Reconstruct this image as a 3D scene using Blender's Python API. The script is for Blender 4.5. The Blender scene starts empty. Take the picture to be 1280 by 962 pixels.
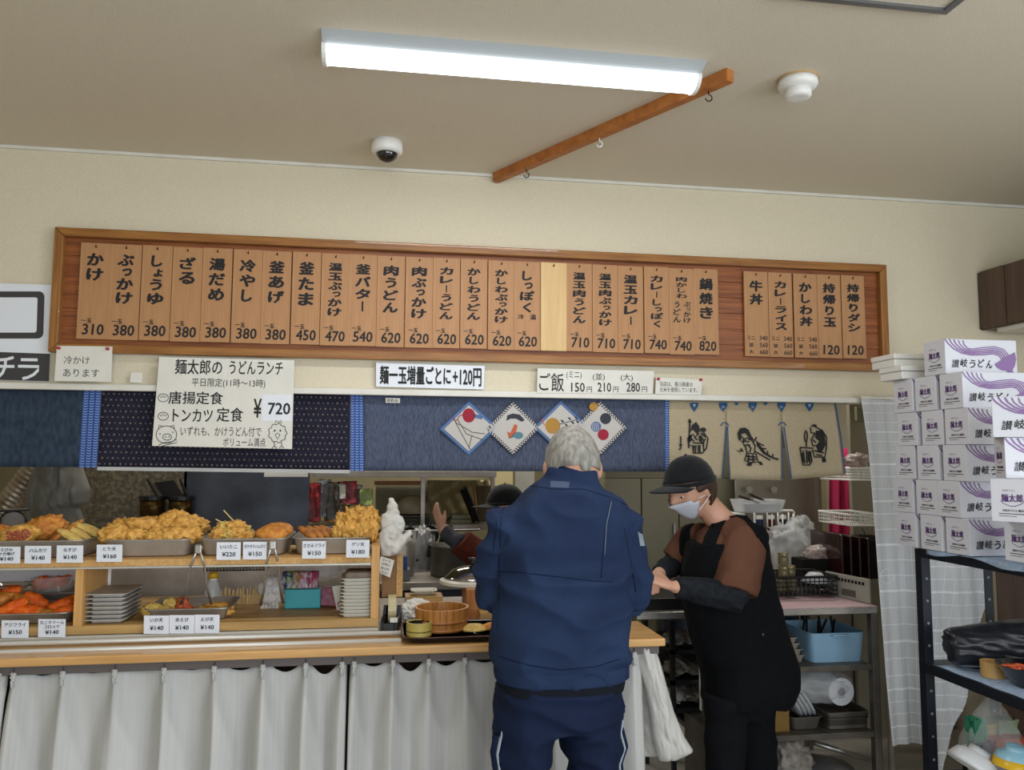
import bpy, math, random
from mathutils import Vector, Matrix, noise
from mathutils.geometry import tessellate_polygon
random.seed(7)
scn = bpy.context.scene
COL = scn.collection
R = math.radians

# ---------------------------------------------------------------- camera
FPX, YAW, PITCH, ROLL = 1000.0, R(8.85), R(5.13), R(0.30)
CAMP = Vector((0.0, -3.3, 1.5))
fwd = Vector((math.sin(YAW)*math.cos(PITCH), math.cos(YAW)*math.cos(PITCH), math.sin(PITCH)))
_r0 = Vector((math.cos(YAW), -math.sin(YAW), 0)); _u0 = _r0.cross(fwd)
rgt = _r0*math.cos(ROLL) + _u0*math.sin(ROLL); upv = -_r0*math.sin(ROLL) + _u0*math.cos(ROLL)
cam = bpy.data.objects.new('camera', bpy.data.cameras.new('camera')); COL.objects.link(cam)
mw = Matrix((rgt, upv, -fwd)).transposed().to_4x4(); mw.translation = CAMP
cam.matrix_world = mw
cam.data.sensor_fit = 'HORIZONTAL'; cam.data.sensor_width = 36.0
cam.data.lens = 36.0*FPX/1280.0; cam.data.clip_start = 0.05
scn.camera = cam
def ray(px, py): return fwd + rgt*((px-640)/FPX) - upv*((py-481)/FPX)
def aY(px, py, y): d = ray(px, py); return CAMP + d*((y-CAMP.y)/d.y)
def aZ(px, py, z): d = ray(px, py); return CAMP + d*((z-CAMP.z)/d.z)
def aX(px, py, x): d = ray(px, py); return CAMP + d*((x-CAMP.x)/d.x)

# ---------------------------------------------------------------- light and exposure
scn.view_settings.view_transform = 'Standard'; scn.view_settings.look = 'None'
scn.view_settings.gamma = 1.0; scn.view_settings.use_curve_mapping = False
scn.view_settings.exposure = 0.10
w = bpy.data.worlds.new('daylight'); scn.world = w; w.use_nodes = True
w.node_tree.nodes['Background'].inputs[0].default_value = (0.75, 0.85, 1.0, 1)
w.node_tree.nodes['Background'].inputs[1].default_value = 0.5
def area(name, loc, target, sx, sy, power, col):
    l = bpy.data.lights.new(name, 'AREA'); l.shape = 'RECTANGLE'; l.size = sx; l.size_y = sy
    l.energy = power; l.color = col
    o = bpy.data.objects.new(name, l); COL.objects.link(o); o.location = loc
    o.rotation_euler = (Vector(target)-Vector(loc)).to_track_quat('-Z', 'Y').to_euler()
    return o
area('daylight_back_window', (0.9, -5.35, 1.55), (0.9, 0, 1.3), 3.6, 1.7, 95, (0.86, 0.93, 1.0))
area('daylight_side_window', (3.32, -3.6, 1.55), (0, -2.6, 1.6), 2.0, 1.5, 55, (0.88, 0.94, 1.0))
area('room_lamp', (0.6, -3.6, 2.66), (0.6, -3.6, 0), 1.2, 0.15, 12, (1.0, 0.97, 0.92))
area('unseen_kitchen_light', (0.4, 1.7, 2.35), (0.4, 1.7, 0), 1.2, 0.2, 19, (1.0, 0.95, 0.85))
area('unseen_kitchen_light', (-1.3, 0.75, 2.35), (-1.3, 0.95, 0), 0.8, 0.2, 9, (1.0, 0.95, 0.85))  # unseen light added to brighten the kitchen's left side
area('unseen_kitchen_light', (2.2, 0.95, 2.35), (2.2, 0.95, 0), 0.8, 0.2, 9, (1.0, 0.97, 0.9))

# ---------------------------------------------------------------- materials
def lin(c): return c/12.92 if c <= 0.04045 else ((c+0.055)/1.055)**2.4
def hx(s): return tuple(lin(int(s[i:i+2], 16)/255) for i in (0, 2, 4)) + (1.0,)
MATS = {}
def mat(name, col, rough=0.6, metal=0.0, col2=None, nscale=20.0, stretch=(1, 1, 1), bump=0.0, bscale=None,
        alpha=1.0, trans=0.0, emit=0.0, sheen=0.0, detail=4.0, contrast=(0.35, 0.65), coat=0.0, ior=1.45, sss=0.0, bdist=0.002, spec=None):
    if name in MATS: return MATS[name]
    m = bpy.data.materials.new(name); m.use_nodes = True; MATS[name] = m
    nt = m.node_tree; b = nt.nodes['Principled BSDF']
    b.inputs['Base Color'].default_value = hx(col); b.inputs['Roughness'].default_value = rough
    b.inputs['Metallic'].default_value = metal; b.inputs['Alpha'].default_value = alpha
    b.inputs['Transmission Weight'].default_value = trans; b.inputs['Sheen Weight'].default_value = sheen
    b.inputs['Coat Weight'].default_value = coat; b.inputs['IOR'].default_value = ior
    if spec is None and rough >= .8: spec = .15
    if spec is not None: b.inputs['Specular IOR Level'].default_value = spec
    if sss: b.inputs['Subsurface Weight'].default_value = sss; b.inputs['Subsurface Scale'].default_value = 0.01
    if emit:
        b.inputs['Emission Color'].default_value = hx(col); b.inputs['Emission Strength'].default_value = emit
    tc = nt.nodes.new('ShaderNodeTexCoord'); mp = nt.nodes.new('ShaderNodeMapping'); mp.inputs['Scale'].default_value = stretch
    nt.links.new(tc.outputs['Object'], mp.inputs['Vector'])
    if col2:
        n = nt.nodes.new('ShaderNodeTexNoise'); n.inputs['Scale'].default_value = nscale; n.inputs['Detail'].default_value = detail
        cr = nt.nodes.new('ShaderNodeValToRGB'); cr.color_ramp.elements[0].position = contrast[0]; cr.color_ramp.elements[1].position = contrast[1]
        cr.color_ramp.elements[0].color = hx(col); cr.color_ramp.elements[1].color = hx(col2)
        nt.links.new(mp.outputs['Vector'], n.inputs['Vector']); nt.links.new(n.outputs[0], cr.inputs[0])
        nt.links.new(cr.outputs[0], b.inputs['Base Color'])
    if bump:
        n2 = nt.nodes.new('ShaderNodeTexNoise'); n2.inputs['Scale'].default_value = bscale or nscale; n2.inputs['Detail'].default_value = 3
        bp = nt.nodes.new('ShaderNodeBump'); bp.inputs['Strength'].default_value = bump; bp.inputs['Distance'].default_value = bdist
        nt.links.new(mp.outputs['Vector'], n2.inputs['Vector']); nt.links.new(n2.outputs[0], bp.inputs['Height'])
        nt.links.new(bp.outputs[0], b.inputs['Normal'])
    return m
def wood(name, c1, c2, axis=0, rough=0.5, s=14.0, coat=0.0):
    st = [6.0, 6.0, 6.0]; st[axis] = 0.35
    return mat(name, c1, rough, col2=c2, nscale=s, stretch=tuple(st), bump=0.15, detail=6, contrast=(0.3, 0.7), coat=coat)
wall_m = mat('wallpaper', 'd9d0ba', 0.9, col2='d0c6ad', nscale=240, bump=0.4, bscale=320)
ceil_m = mat('ceiling_paper', 'dcd3c1', 0.95, col2='cfc6b3', nscale=210, bump=0.6, bscale=260)
floor_m = mat('floor_vinyl', 'a8a49c', 0.5, col2='98948b', nscale=6)
white_m = mat('white_paint', 'dcdad2', 0.45, col2='d2cfc5', nscale=8)
plastic_m = mat('white_plastic', 'e6e6e2', 0.35)
steel_m = mat('stainless', 'b4b2ae', 0.3, 0.75, col2='a2a09c', nscale=30, stretch=(1, 1, 8), bump=0.05)
steel_dark = mat('dark_stainless', '6e6962', 0.45, 0.5, col2='5c5852', nscale=12, bump=0.1)  # darker steel for the prep table's shelves, legs and lower trays
steel_dull = mat('dull_stainless', 'aaa298', 0.42, 0.45, col2='989086', nscale=12, bump=0.1)
dark_steel = mat('dark_hood_steel', '3c4048', 0.38, 0.7, col2='555a64', nscale=4, bump=0.15, bscale=5, bdist=0.01)
grime_m = mat('splattered_wall', '4c473b', 0.55, 0.2, col2='6e6552', nscale=55, bump=0.5, contrast=(0.42, 0.62))
black_m = mat('black_plastic', '141416', 0.35)
rubber_m = mat('black_cloth', '101215', 0.85, col2='171a1e', nscale=120, sheen=0.15)
ink_m = mat('ink', '1d1c1e', 0.7)
ink_soft = mat('pencil_ink', '4a4a4c', 0.8)
paper_m = mat('paper', 'dedcd4', 0.75, col2='d6d4cb', nscale=9)
paper_w = mat('bright_paper', 'dfe3ea', 0.6)
card_m = mat('price_card', 'd9dde6', 0.45)
oak_m = wood('frame_wood', '7d4d22', 'a37036', 0, 0.4, coat=0.2)
oakv_m = wood('frame_wood_upright', '7d4d22', 'a37036', 2, 0.4, coat=0.2)
plank_m = wood('plank_wood', '6b3514', '99592a', 0, 0.45, coat=0.15)
plaque_m = wood('plaque_wood', 'a87a50', 'b4865c', 2, 0.55, 18)
plaque_p = wood('pale_plaque_wood', 'cba873', 'd8b883', 2, 0.55, 10)
pine_m = wood('counter_pine', 'b98a52', 'd3a76c', 0, 0.35, 8, coat=0.4)
pinev_m = wood('upright_pine', 'bb8b50', 'd2a566', 2, 0.5, 8)
piney_m = wood('base_board_pine', '9a7a48', 'c09a60', 0, 0.5, 7)
beam_m = wood('ceiling_bar_wood', '9c6230', 'b57a40', 1, 0.5, 8)
darkwood_m = wood('cabinet_wood', '4a382e', '5e4a3d', 2, 0.45, 7)
cream_m = mat('cream_panel', '9a9070', 0.6, col2='8d8466', nscale=3)
beige_m = mat('fridge_enamel', '7f7b66', 0.45, col2='77735f', nscale=3)
denim_m = mat('denim_cloth', '3d4558', 0.9, col2='596176', nscale=70, stretch=(5, 1, .6), bump=0.3, bscale=200)
indigo_m = mat('indigo_cloth', '2a3544', 0.9, col2='384656', nscale=25, stretch=(2.5, 1, 1), bump=0.3, bscale=200)
navy_dot_m = mat('navy_cloth', '22222f', 0.9, col2='292938', nscale=50, bump=0.3, bscale=200)
linen_m = mat('linen_cloth', 'b5a88e', 0.9, col2='a99b80', nscale=90, stretch=(1, 1, 4), bump=0.3, bscale=200)
blueprint_m = mat('blue_print', '2d5580', 0.85)
bandl_m = mat('pale_blue_thread', '8fa8d8', 0.8)
bandd_m = mat('blue_thread', '33508f', 0.85)
hem_m = mat('white_hem', 'b6b7b8', 0.8)
clearbag_m = mat('clear_bag', 'e8eaec', 0.22, alpha=0.34)
milkbag_m = mat('milky_bag', 'dcdad6', 0.35, alpha=0.72)
graybag_m = mat('grey_bag', '6d6c66', 0.5, alpha=0.8)
glass_m = mat('clear_glass', 'dfe6e6', 0.08, alpha=.35)
skin_m = mat('skin', 'b98a72', 0.55, col2='c29680', nscale=12, sss=0.1)
def frymat(n, a, b): return mat(n, a, 0.6, col2=b, nscale=45, bump=0.7, bscale=90, bdist=0.004, contrast=(0.35, 0.6))
fry_gold = frymat('golden_batter', 'b57f30', 'dba955')
fry_brown = frymat('brown_crumb', '8e5422', 'b5742e')
fry_orange = frymat('orange_crumb', 'ad6422', 'cf8c3a')
fry_red = frymat('red_orange_crumb', 'd04a08', 'ef7420')
fry_pale = frymat('pale_batter', 'b59448', 'd2b464')
shrimp_m = frymat('red_shrimp', '9c3c1c', 'c8643c')

# ---------------------------------------------------------------- mesh helpers
def wmat(o):
    m = Matrix.LocRotScale(o.location, o.rotation_euler, o.scale)
    return wmat(o.parent) @ m if o.parent else m
class MB:
    def __init__(s): s.v = []; s.f = []; s.mi = []; s.k = 0
    def add(s, vs, fs):
        n = len(s.v); s.v += [tuple(p) for p in vs]
        for f in fs: s.f.append(tuple(i+n for i in f)); s.mi.append(s.k)
        return s
    def box(s, c, d, rot=None, taper=1.0):
        x, y, z = d[0]/2, d[1]/2, d[2]/2
        vs = [Vector((a*x*(taper if e < 0 else 1), b*y*(taper if e < 0 else 1), e*z)) for e in (-1, 1) for a, b in ((-1, -1), (1, -1), (1, 1), (-1, 1))]
        if rot: vs = [rot @ p for p in vs]
        c = Vector(c)
        return s.add([p+c for p in vs], [(3, 2, 1, 0), (4, 5, 6, 7), (0, 1, 5, 4), (1, 2, 6, 5), (2, 3, 7, 6), (3, 0, 4, 7)])
    def bx(s, x0, x1, y0, y1, z0, z1): return s.box(((x0+x1)/2, (y0+y1)/2, (z0+z1)/2), (abs(x1-x0), abs(y1-y0), abs(z1-z0)))
    def tube(s, pts, r, n=8, cap=True, flat=None):
        pts = [Vector(p) for p in pts]; rs = r if isinstance(r, (list, tuple)) else [r]*len(pts)
        N = len(pts); vs = []; up = None
        for i, p in enumerate(pts):
            t = (pts[min(i+1, N-1)]-pts[max(i-1, 0)]).normalized()
            if up is None: up = Vector((0, 0, 1)) if abs(t.z) < 0.9 else Vector((0, 1, 0))
            a = t.cross(up).normalized(); b = a.cross(t).normalized(); up = b
            ra, rb = (rs[i] if isinstance(rs[i], tuple) else (rs[i], rs[i]*(flat or 1)))
            for k in range(n):
                an = 2*math.pi*k/n; vs.append(p + a*math.cos(an)*ra + b*math.sin(an)*rb)
        fs = [(i*n+k, i*n+(k+1) % n, (i+1)*n+(k+1) % n, (i+1)*n+k) for i in range(N-1) for k in range(n)]
        if cap: fs += [tuple(reversed(range(n))), tuple(range((N-1)*n, N*n))]
        return s.add(vs, fs)
    def lathe(s, prof, c, n=24, axis='Z', sc=(1, 1)):
        c = Vector(c); vs = []
        for r, z in prof:
            for k in range(n):
                a = 2*math.pi*k/n; x, y = r*math.cos(a)*sc[0], r*math.sin(a)*sc[1]
                vs.append(c + (Vector((x, y, z)) if axis == 'Z' else Vector((x, z, y)) if axis == 'Y' else Vector((z, x, y))))
        m = len(prof); fs = []
        for i in range(m-1):
            for k in range(n):
                q = (i*n+k, i*n+(k+1) % n, (i+1)*n+(k+1) % n, (i+1)*n+k)
                fs.append(q if axis == 'Z' else tuple(reversed(q)))
        if prof[0][0] > 1e-5: fs.append(tuple(reversed(range(n))) if axis == 'Z' else tuple(range(n)))
        if prof[-1][0] > 1e-5: fs.append(tuple(range((m-1)*n, m*n)) if axis == 'Z' else tuple(reversed(range((m-1)*n, m*n))))
        return s.add(vs, fs)
    def grid(s, fn, nu, nv, flip=False):
        vs = [fn(i/nu, j/nv) for j in range(nv+1) for i in range(nu+1)]
        fs = []
        for j in range(nv):
            for i in range(nu):
                a = j*(nu+1)+i; q = (a, a+1, a+nu+2, a+nu+1); fs.append(tuple(reversed(q)) if flip else q)
        return s.add(vs, fs)
    def rings(s, rl, n=28, p=2.3):          # loft of horizontal super-ellipses (cx,cy,z,rx,ry[,rot])
        vs = []
        for q in rl:
            cx, cy, z, rx, ry = q[:5]; ro = q[5] if len(q) > 5 else 0
            for k in range(n):
                a = 2*math.pi*k/n; ca, sa = math.cos(a), math.sin(a)
                x = rx*math.copysign(abs(ca)**(2/p), ca); y = ry*math.copysign(abs(sa)**(2/p), sa)
                vs.append((cx+x*math.cos(ro)-y*math.sin(ro), cy+x*math.sin(ro)+y*math.cos(ro), z))
        m = len(rl); fs = [(i*n+k, i*n+(k+1) % n, (i+1)*n+(k+1) % n, (i+1)*n+k) for i in range(m-1) for k in range(n)]
        if rl[0][2] > rl[-1][2]: fs = [tuple(reversed(f)) for f in fs]
        fs += [tuple(range(n)), tuple(range((m-1)*n, m*n))]
        return s.add(vs, fs)
    def ico(s, c, r, sc=(1, 1, 1), amp=0.0, fr=30, sub=3, rot=None, seed=0):
        vs, fs = ICO(sub); c = Vector(c); out = []
        for p in vs:
            k = 1 + (amp*noise.noise(p*fr*0.1+Vector((seed, seed*1.7, 0)))*2 if amp else 0)
            q = Vector((p.x*sc[0], p.y*sc[1], p.z*sc[2]))*r*k
            out.append(c + (rot @ q if rot else q))
        return s.add(out, fs)
    def poly(s, pts):
        n = len(pts); return s.add(pts, [tuple(range(n))])
    def obj(s, name, mats, parent=None, smooth=False, bevel=0.0, solid=0.0, sub=0, base=None, label=None, cat=None, group=None, kind=None):
        me = bpy.data.meshes.new(name)
        if parent: inv = wmat(parent).inverted(); vs = [inv @ Vector(p) for p in s.v]; loc = None
        else:
            if base is None:
                xs = [p[0] for p in s.v]; ys = [p[1] for p in s.v]; zs = [p[2] for p in s.v]
                base = ((min(xs)+max(xs))/2, (min(ys)+max(ys))/2, min(zs))
            loc = Vector(base); vs = [Vector(p)-loc for p in s.v]
        me.from_pydata([tuple(p) for p in vs], [], s.f)
        if not isinstance(mats, (list, tuple)): mats = [mats]
        for m in mats: me.materials.append(m)
        if len(mats) > 1: me.polygons.foreach_set('material_index', s.mi)
        if smooth: me.polygons.foreach_set('use_smooth', [True]*len(me.polygons))
        me.update()
        o = bpy.data.objects.new(name, me); COL.objects.link(o)
        if parent: o.parent = parent
        if loc is not None: o.location = loc
        if solid: md = o.modifiers.new('solid', 'SOLIDIFY'); md.thickness = solid
        if bevel:
            md = o.modifiers.new('bevel', 'BEVEL'); md.width = bevel; md.segments = 2; md.limit_method = 'ANGLE'; md.angle_limit = R(40)
        if sub: md = o.modifiers.new('sub', 'SUBSURF'); md.levels = sub; md.render_levels = sub
        tag(o, label, cat, group, kind)
        return o
def tag(o, label=None, cat=None, group=None, kind=None):
    if label: o['label'] = label
    if cat: o['category'] = cat
    if group: o['group'] = group
    if kind: o['kind'] = kind
    return o
def thing(name, label, cat, loc=(0, 0, 0), group=None, rz=0):
    o = bpy.data.objects.new(name, None); COL.objects.link(o); o.location = loc; o.rotation_euler = (0, 0, rz)
    o.empty_display_size = 0.05
    return tag(o, label, cat, group)
def struct(name, mb, m, **k): return mb.obj(name, m, kind='structure', **k)
def copy_tree(o, parent=None):
    c = o.copy(); COL.objects.link(c); c.parent = parent
    for ch in [x for x in bpy.data.objects if x.parent == o]: copy_tree(ch, c)
    return c
_ico = {}
def ICO(sub):
    if sub not in _ico:
        import bmesh
        bm = bmesh.new(); bmesh.ops.create_icosphere(bm, subdivisions=sub, radius=1.0)
        _ico[sub] = ([v.co.copy() for v in bm.verts], [tuple(v.index for v in f.verts) for f in bm.faces]); bm.free()
    return _ico[sub]
def baked(o, extra=None):          # turn modifiers into plain geometry
    dg = bpy.context.evaluated_depsgraph_get(); ev = o.evaluated_get(dg)
    me = bpy.data.meshes.new_from_object(ev); me.name = o.name
    o.modifiers.clear(); old = o.data; o.data = me; bpy.data.meshes.remove(old)
    return o
def skinned(mb, name, m, parent, voxel=0.007, smooth=6, wrinkle=0.0, wscale=9.0, label=None, aniso=(1, 1, 1)):
    o = mb.obj(name, m, parent, label=label)
    md = o.modifiers.new('r', 'REMESH'); md.mode = 'VOXEL'; md.voxel_size = voxel; md.use_smooth_shade = True
    if smooth: sm = o.modifiers.new('s', 'SMOOTH'); sm.factor = 0.5; sm.iterations = smooth
    baked(o)
    if wrinkle:
        me = o.data; n = len(me.vertices); co = [0.0]*(3*n); me.vertices.foreach_get('co', co)
        no = [tuple(v.vector) for v in me.vertex_normals]; nz = noise.noise; ax, ay, az = [a_*wscale for a_ in aniso]
        for i in range(n):
            px, py, pz = co[3*i]*ax, co[3*i+1]*ay, co[3*i+2]*az
            k = nz((px*.5, py*.5, pz*.5))*.6; l = nz((px*.5+9, py*.5, pz*.5))*.6
            d = max(-.5, 1-abs(nz((px+k, py+l, pz)))*2.2)*wrinkle-wrinkle*.4
            N_ = no[i]; co[3*i] += N_[0]*d; co[3*i+1] += N_[1]*d; co[3*i+2] += N_[2]*d
        me.vertices.foreach_set('co', co); me.update()
    o.data.polygons.foreach_set('use_smooth', [True]*len(o.data.polygons))
    return o

# ---------------------------------------------------------------- lettering
_gl = {}
def glyph(s, bold=0.0):
    key = (s, bold)
    if key in _gl: return _gl[key]
    if bold:                                   # heavier hand: the same outline laid down several times, a little apart
        vs, fs, bb = glyph(s, 0.0); V, Fc = [], []
        for k in range(7):
            a = 2*math.pi*k/6; dx, dy = (bold*math.cos(a), bold*math.sin(a)*0.8) if k < 6 else (0, 0)
            n = len(V); V += [(x+dx, y+dy) for x, y in vs]; Fc += [tuple(i+n for i in f) for f in fs]
        _gl[key] = (V, Fc, (bb[0]-bold, bb[1]+bold, bb[2]-bold, bb[3]+bold)); return _gl[key]
    cu = bpy.data.curves.new('t', 'FONT'); cu.body = s; cu.size = 1.0; cu.resolution_u = 2; cu.fill_mode = 'FRONT'
    o = bpy.data.objects.new('t', cu); COL.objects.link(o)
    me = bpy.data.meshes.new_from_object(o.evaluated_get(bpy.context.evaluated_depsgraph_get()))
    vs = [(v.co.x, v.co.y) for v in me.vertices]; fs = [tuple(p.vertices) for p in me.polygons]
    bpy.data.meshes.remove(me); bpy.data.objects.remove(o); bpy.data.curves.remove(cu)
    if vs:
        xs = [a[0] for a in vs]; ys = [a[1] for a in vs]; bb = (min(xs), max(xs), min(ys), max(ys))
    else: bb = (0, 1, 0, 1)
    _gl[key] = (vs, fs, bb); return _gl[key]
XA, ZA = Vector((1, 0, 0)), Vector((0, 0, 1))
def text(mb, s, c, w=None, h=None, right=XA, up=ZA, bold=0.0, rot=0.0, mp=None, skew=0.0):
    vs, fs, (x0, x1, y0, y1) = glyph(s, bold); c = Vector(c)
    sx = (w/(x1-x0)) if w else None; sy = (h/(y1-y0)) if h else None
    sx = sx or sy; sy = sy or sx
    out = []; n1 = max(1, len(vs)//7) if bold else 10**9; oz = right.cross(up)*.00011
    for i, (x, y) in enumerate(vs):
        a, b = (x-(x0+x1)/2)*sx, (y-(y0+y1)/2)*sy
        a += b*skew
        if rot: a, b = a*math.cos(rot)-b*math.sin(rot), a*math.sin(rot)+b*math.cos(rot)
        out.append(mp(a, b) if mp else c+right*a+up*b+oz*(i//n1))
    mb.add(out, fs); return mb
def vtext(mb, s, x, ytop, ybot, z_c, w, bold, yplane):    # vertical column of signs, centred on x between heights
    n = sum(0.7 if ch in 'っょゅッ' else 1 for ch in s); H = (ytop-ybot)/n; z = ytop
    for ch in s:
        k = 0.7 if ch in 'っょゅッ' else 1; zc = z-H*k/2; z -= H*k
        if ch == 'ー':
            text(mb, ch, (x, yplane, zc), w=H*0.8, rot=math.pi/2, bold=bold); continue
        narrow = {'し': .7, 'り': .7, 'く': .6, 'う': .75, 'っ': .75, 'ょ': .7, '一': .8}.get(ch, 1.0)
        text(mb, ch, (x+(0.006 if k < 1 else 0), yplane, zc), w=w*narrow*(0.8 if k < 1 else 1), h=H*k*0.86, bold=bold, skew=0.06)
def stroke(mb, pts, w, mp, close=False):
    pts = [Vector((p[0], p[1])) for p in pts]
    if close: pts = pts+[pts[0]]
    L, Rr = [], []
    for i, p in enumerate(pts):
        t = pts[min(i+1, len(pts)-1)]-pts[max(i-1, 0)]
        if close and i in (0, len(pts)-1): t = pts[1]-pts[-2]
        n = Vector((-t.y, t.x)).normalized()*w/2
        L.append(mp(p.x+n.x, p.y+n.y)); Rr.append(mp(p.x-n.x, p.y-n.y))
    m = len(pts); mb.add(L+Rr, [(i+m, i+1+m, i+1, i) for i in range(m-1)])
def fillp(mb, pts, mp): mb.add([mp(a, b) for a, b in pts], [tuple(range(len(pts)))])
def circ(cx, cy, rx, ry=None, n=16, rot=0):
    ry = ry or rx; o = []
    for k in range(n):
        a = 2*math.pi*k/n; x, y = rx*math.cos(a), ry*math.sin(a)
        o.append((cx+x*math.cos(rot)-y*math.sin(rot), cy+x*math.sin(rot)+y*math.cos(rot)))
    return o
def flatmap(c, right=XA, up=ZA): c = Vector(c); return lambda a, b: c+right*a+up*b
# ================================================================ the setting
CH, LZ = 2.70, 1.75
struct('floor', MB().bx(-2.7, 3.3, -5.6, 2.8, -0.05, 0), floor_m)
struct('ceiling', MB().bx(-2.7, 3.3, -5.6, 0.12, CH, CH+0.05), ceil_m)
m = MB(); m.bx(-2.7, 3.3, 0, 0.12, LZ, CH); m.bx(-2.7, -2.3, 0, 0.12, 0, LZ); m.bx(2.86, 3.3, 0, 0.12, 0, LZ)
struct('wall_back', m, wall_m)
struct('wall_left', MB().bx(-2.75, -2.65, -5.6, 2.8, 0, CH), wall_m)
m = MB(); m.bx(3.2, 3.3, -2.55, 2.8, 0, CH); m.bx(3.2, 3.3, -5.6, -4.65, 0, CH); m.bx(3.2, 3.3, -4.65, -2.55, 0, 0.75); m.bx(3.2, 3.3, -4.65, -2.55, 2.35, CH)
struct('wall_right', m, wall_m)
m = MB(); m.bx(-2.7, -1.0, -5.5, -5.4, 0, CH); m.bx(2.8, 3.3, -5.5, -5.4, 0, CH); m.bx(-1.0, 2.8, -5.5, -5.4, 0, 0.65); m.bx(-1.0, 2.8, -5.5, -5.4, 2.45, CH)
struct('wall_front', m, wall_m)
struct('trim_1', MB().bx(-2.65, 3.2, -0.012, 0, CH-0.012, CH), white_m)                 # ceiling line
struct('trim_2', MB().bx(-2.3, aY(1075, 500, -.03).x, -0.03, 0.0, LZ-0.004, 1.771), white_m, bevel=0.003)   # rail over the opening
struct('wall_far', MB().bx(-2.7, 3.3, 2.7, 2.8, 0, 2.45), cream_m)
struct('ceiling', MB().bx(-2.7, 3.3, 0.12, 2.8, 2.42, 2.47), cream_m)

# ---------------------------------------------------------------- ceiling fittings
X0, X1 = -0.205, 0.938
t = thing('ceiling_light', 'long white LED light fitting glowing on the ceiling', 'ceiling light', ((X0+X1)/2, -1.02, CH))
def zprof(px, py, y): return aY(px, py, y).z
prof = [(-1.09, CH), (-1.035, zprof(402, 56, -1.035)), (-0.955, zprof(402, 56, -1.035)), (-0.90, CH)]
m = MB()
for x in (X0, X1): m.v += [(x, y, z) for y, z in prof]
m.f = [(0, 1, 2, 3), (7, 6, 5, 4), (0, 4, 5, 1), (1, 5, 6, 2), (2, 6, 7, 3), (3, 7, 4, 0)]; m.mi = [0]*6
m.obj('housing', mat('lamp_housing', 'b4babd', 0.5), t)
zt = zprof(402, 56, -1.035)
led_m = mat('led_diffuser', 'f6fbff', 0.3, emit=2.6)
m = MB(); yc = -0.995
pr = [(yc+0.048*math.cos(a), zt-0.034*math.sin(a)) for a in [math.pi*i/10 for i in range(11)]]
N = len(pr); m.v = [(X0+0.012, y, z) for y, z in pr]+[(X1-0.012, y, z) for y, z in pr]
m.f = [(i, i+1, i+1+N, i+N) for i in range(N-1)]+[tuple(reversed(range(N))), tuple(range(N, 2*N)), (0, N, 2*N-1, N-1)]; m.mi = [0]*len(m.f)
m.obj('diffuser', led_m, t, smooth=False)
for x in (X0+0.004, X1-0.004):
    MB().lathe([(0.05, -0.006), (0.05, 0.006)], (x, yc, zt-0.002), 20, 'X', (1, 0.74)).obj('end_cap', plastic_m, t)
l = bpy.data.lights.new('tube_glow', 'AREA'); l.shape = 'RECTANGLE'; l.size = 1.1; l.size_y = 0.08; l.energy = 11; l.color = (0.97, 0.98, 1.0)
lo = bpy.data.objects.new('tube_glow', l); COL.objects.link(lo); lo.location = ((X0+X1)/2, yc, zt-0.045)

p = aZ(484, 178, CH); t = thing('security_camera', 'white dome security camera with dark lens on the ceiling', 'camera', p)
MB().lathe([(0.001, 0), (0.06, 0), (0.06, -0.035), (0.052, -0.045), (0.04, -0.046)], p, 28).obj('housing', plastic_m, t, smooth=True)
MB().lathe([(0.042, -0.044)]+[(0.042*math.cos(a), -0.044-0.036*math.sin(a)) for a in [i*math.pi/16 for i in range(1, 9)]], p, 24).obj('dome', mat('smoked_dome', '0c0d12', 0.06, coat=1), t, smooth=True)
p = aZ(997, 99, CH); t = thing('smoke_detector', 'round white smoke detector yellowed at its rim on the ceiling', 'smoke detector', p)
MB().lathe([(0.001, 0), (0.064, 0), (0.064, -0.006)], p, 32).obj('base_ring', mat('yellowed_plastic', 'b89a6c', 0.6), t)
MB().lathe([(0.061, -0.006), (0.061, -0.022), (0.054, -0.032), (0.045, -0.033), (0.04, -0.036)], p, 32).obj('housing', plastic_m, t, smooth=True)
MB().lathe([(0.041, -0.033), (0.041, -0.056), (0.036, -0.062), (0.03, -0.064), (0.001, -0.06)], p, 28).obj('sensor', plastic_m, t, smooth=True)

a, b = Vector((0.437, -0.02, 0)), Vector((1.03, -1.05, 0)); d = (b-a).normalized(); nrm = Vector((-d.y, d.x, 0))
t = thing('ceiling_bar', 'brown wooden batten fixed diagonally across the ceiling with cup hooks', 'bar', ((a.x+b.x)/2, (a.y+b.y)/2, CH-0.042))
rot = Matrix.Rotation(math.atan2(d.y, d.x), 3, 'Z')
MB().box(((a.x+b.x)/2, (a.y+b.y)/2, CH-0.02), ((b-a).length, 0.034, 0.04), rot).obj('batten', wood('batten_wood', '9a5a28', 'b87638', 0, 0.5, 6), t, bevel=0.002)
for f, c in ((0.17, 'black_plastic'), (0.52, 'white_plastic'), (0.93, 'black_plastic')):
    q = a+d*(b-a).length*f; q.z = CH-0.04
    pts = [q+Vector((0, 0, 0.004)), q+Vector((0, 0, -0.012))]+[q+Vector((0.011*math.sin(an)-0.0, 0, -0.023+0.011*math.cos(an))) for an in [i*0.5 for i in range(1, 10)]]
    hk = MB().tube(pts, 0.0022, 6).obj('cup_hook', MATS[c], t, smooth=True)
    hk['label'] = 'white cup hook' if c == 'white_plastic' else 'black cup hook'
m = MB(); fy, fx = -1.455, 1.46; al = mat('grey_aluminium', '84868a', 0.4, 0.8)
t = thing('ceiling_hatch', 'grey framed ceiling hatch at the top right edge of the photo', 'hatch', (1.2, -1.72, CH-0.015))
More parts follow.
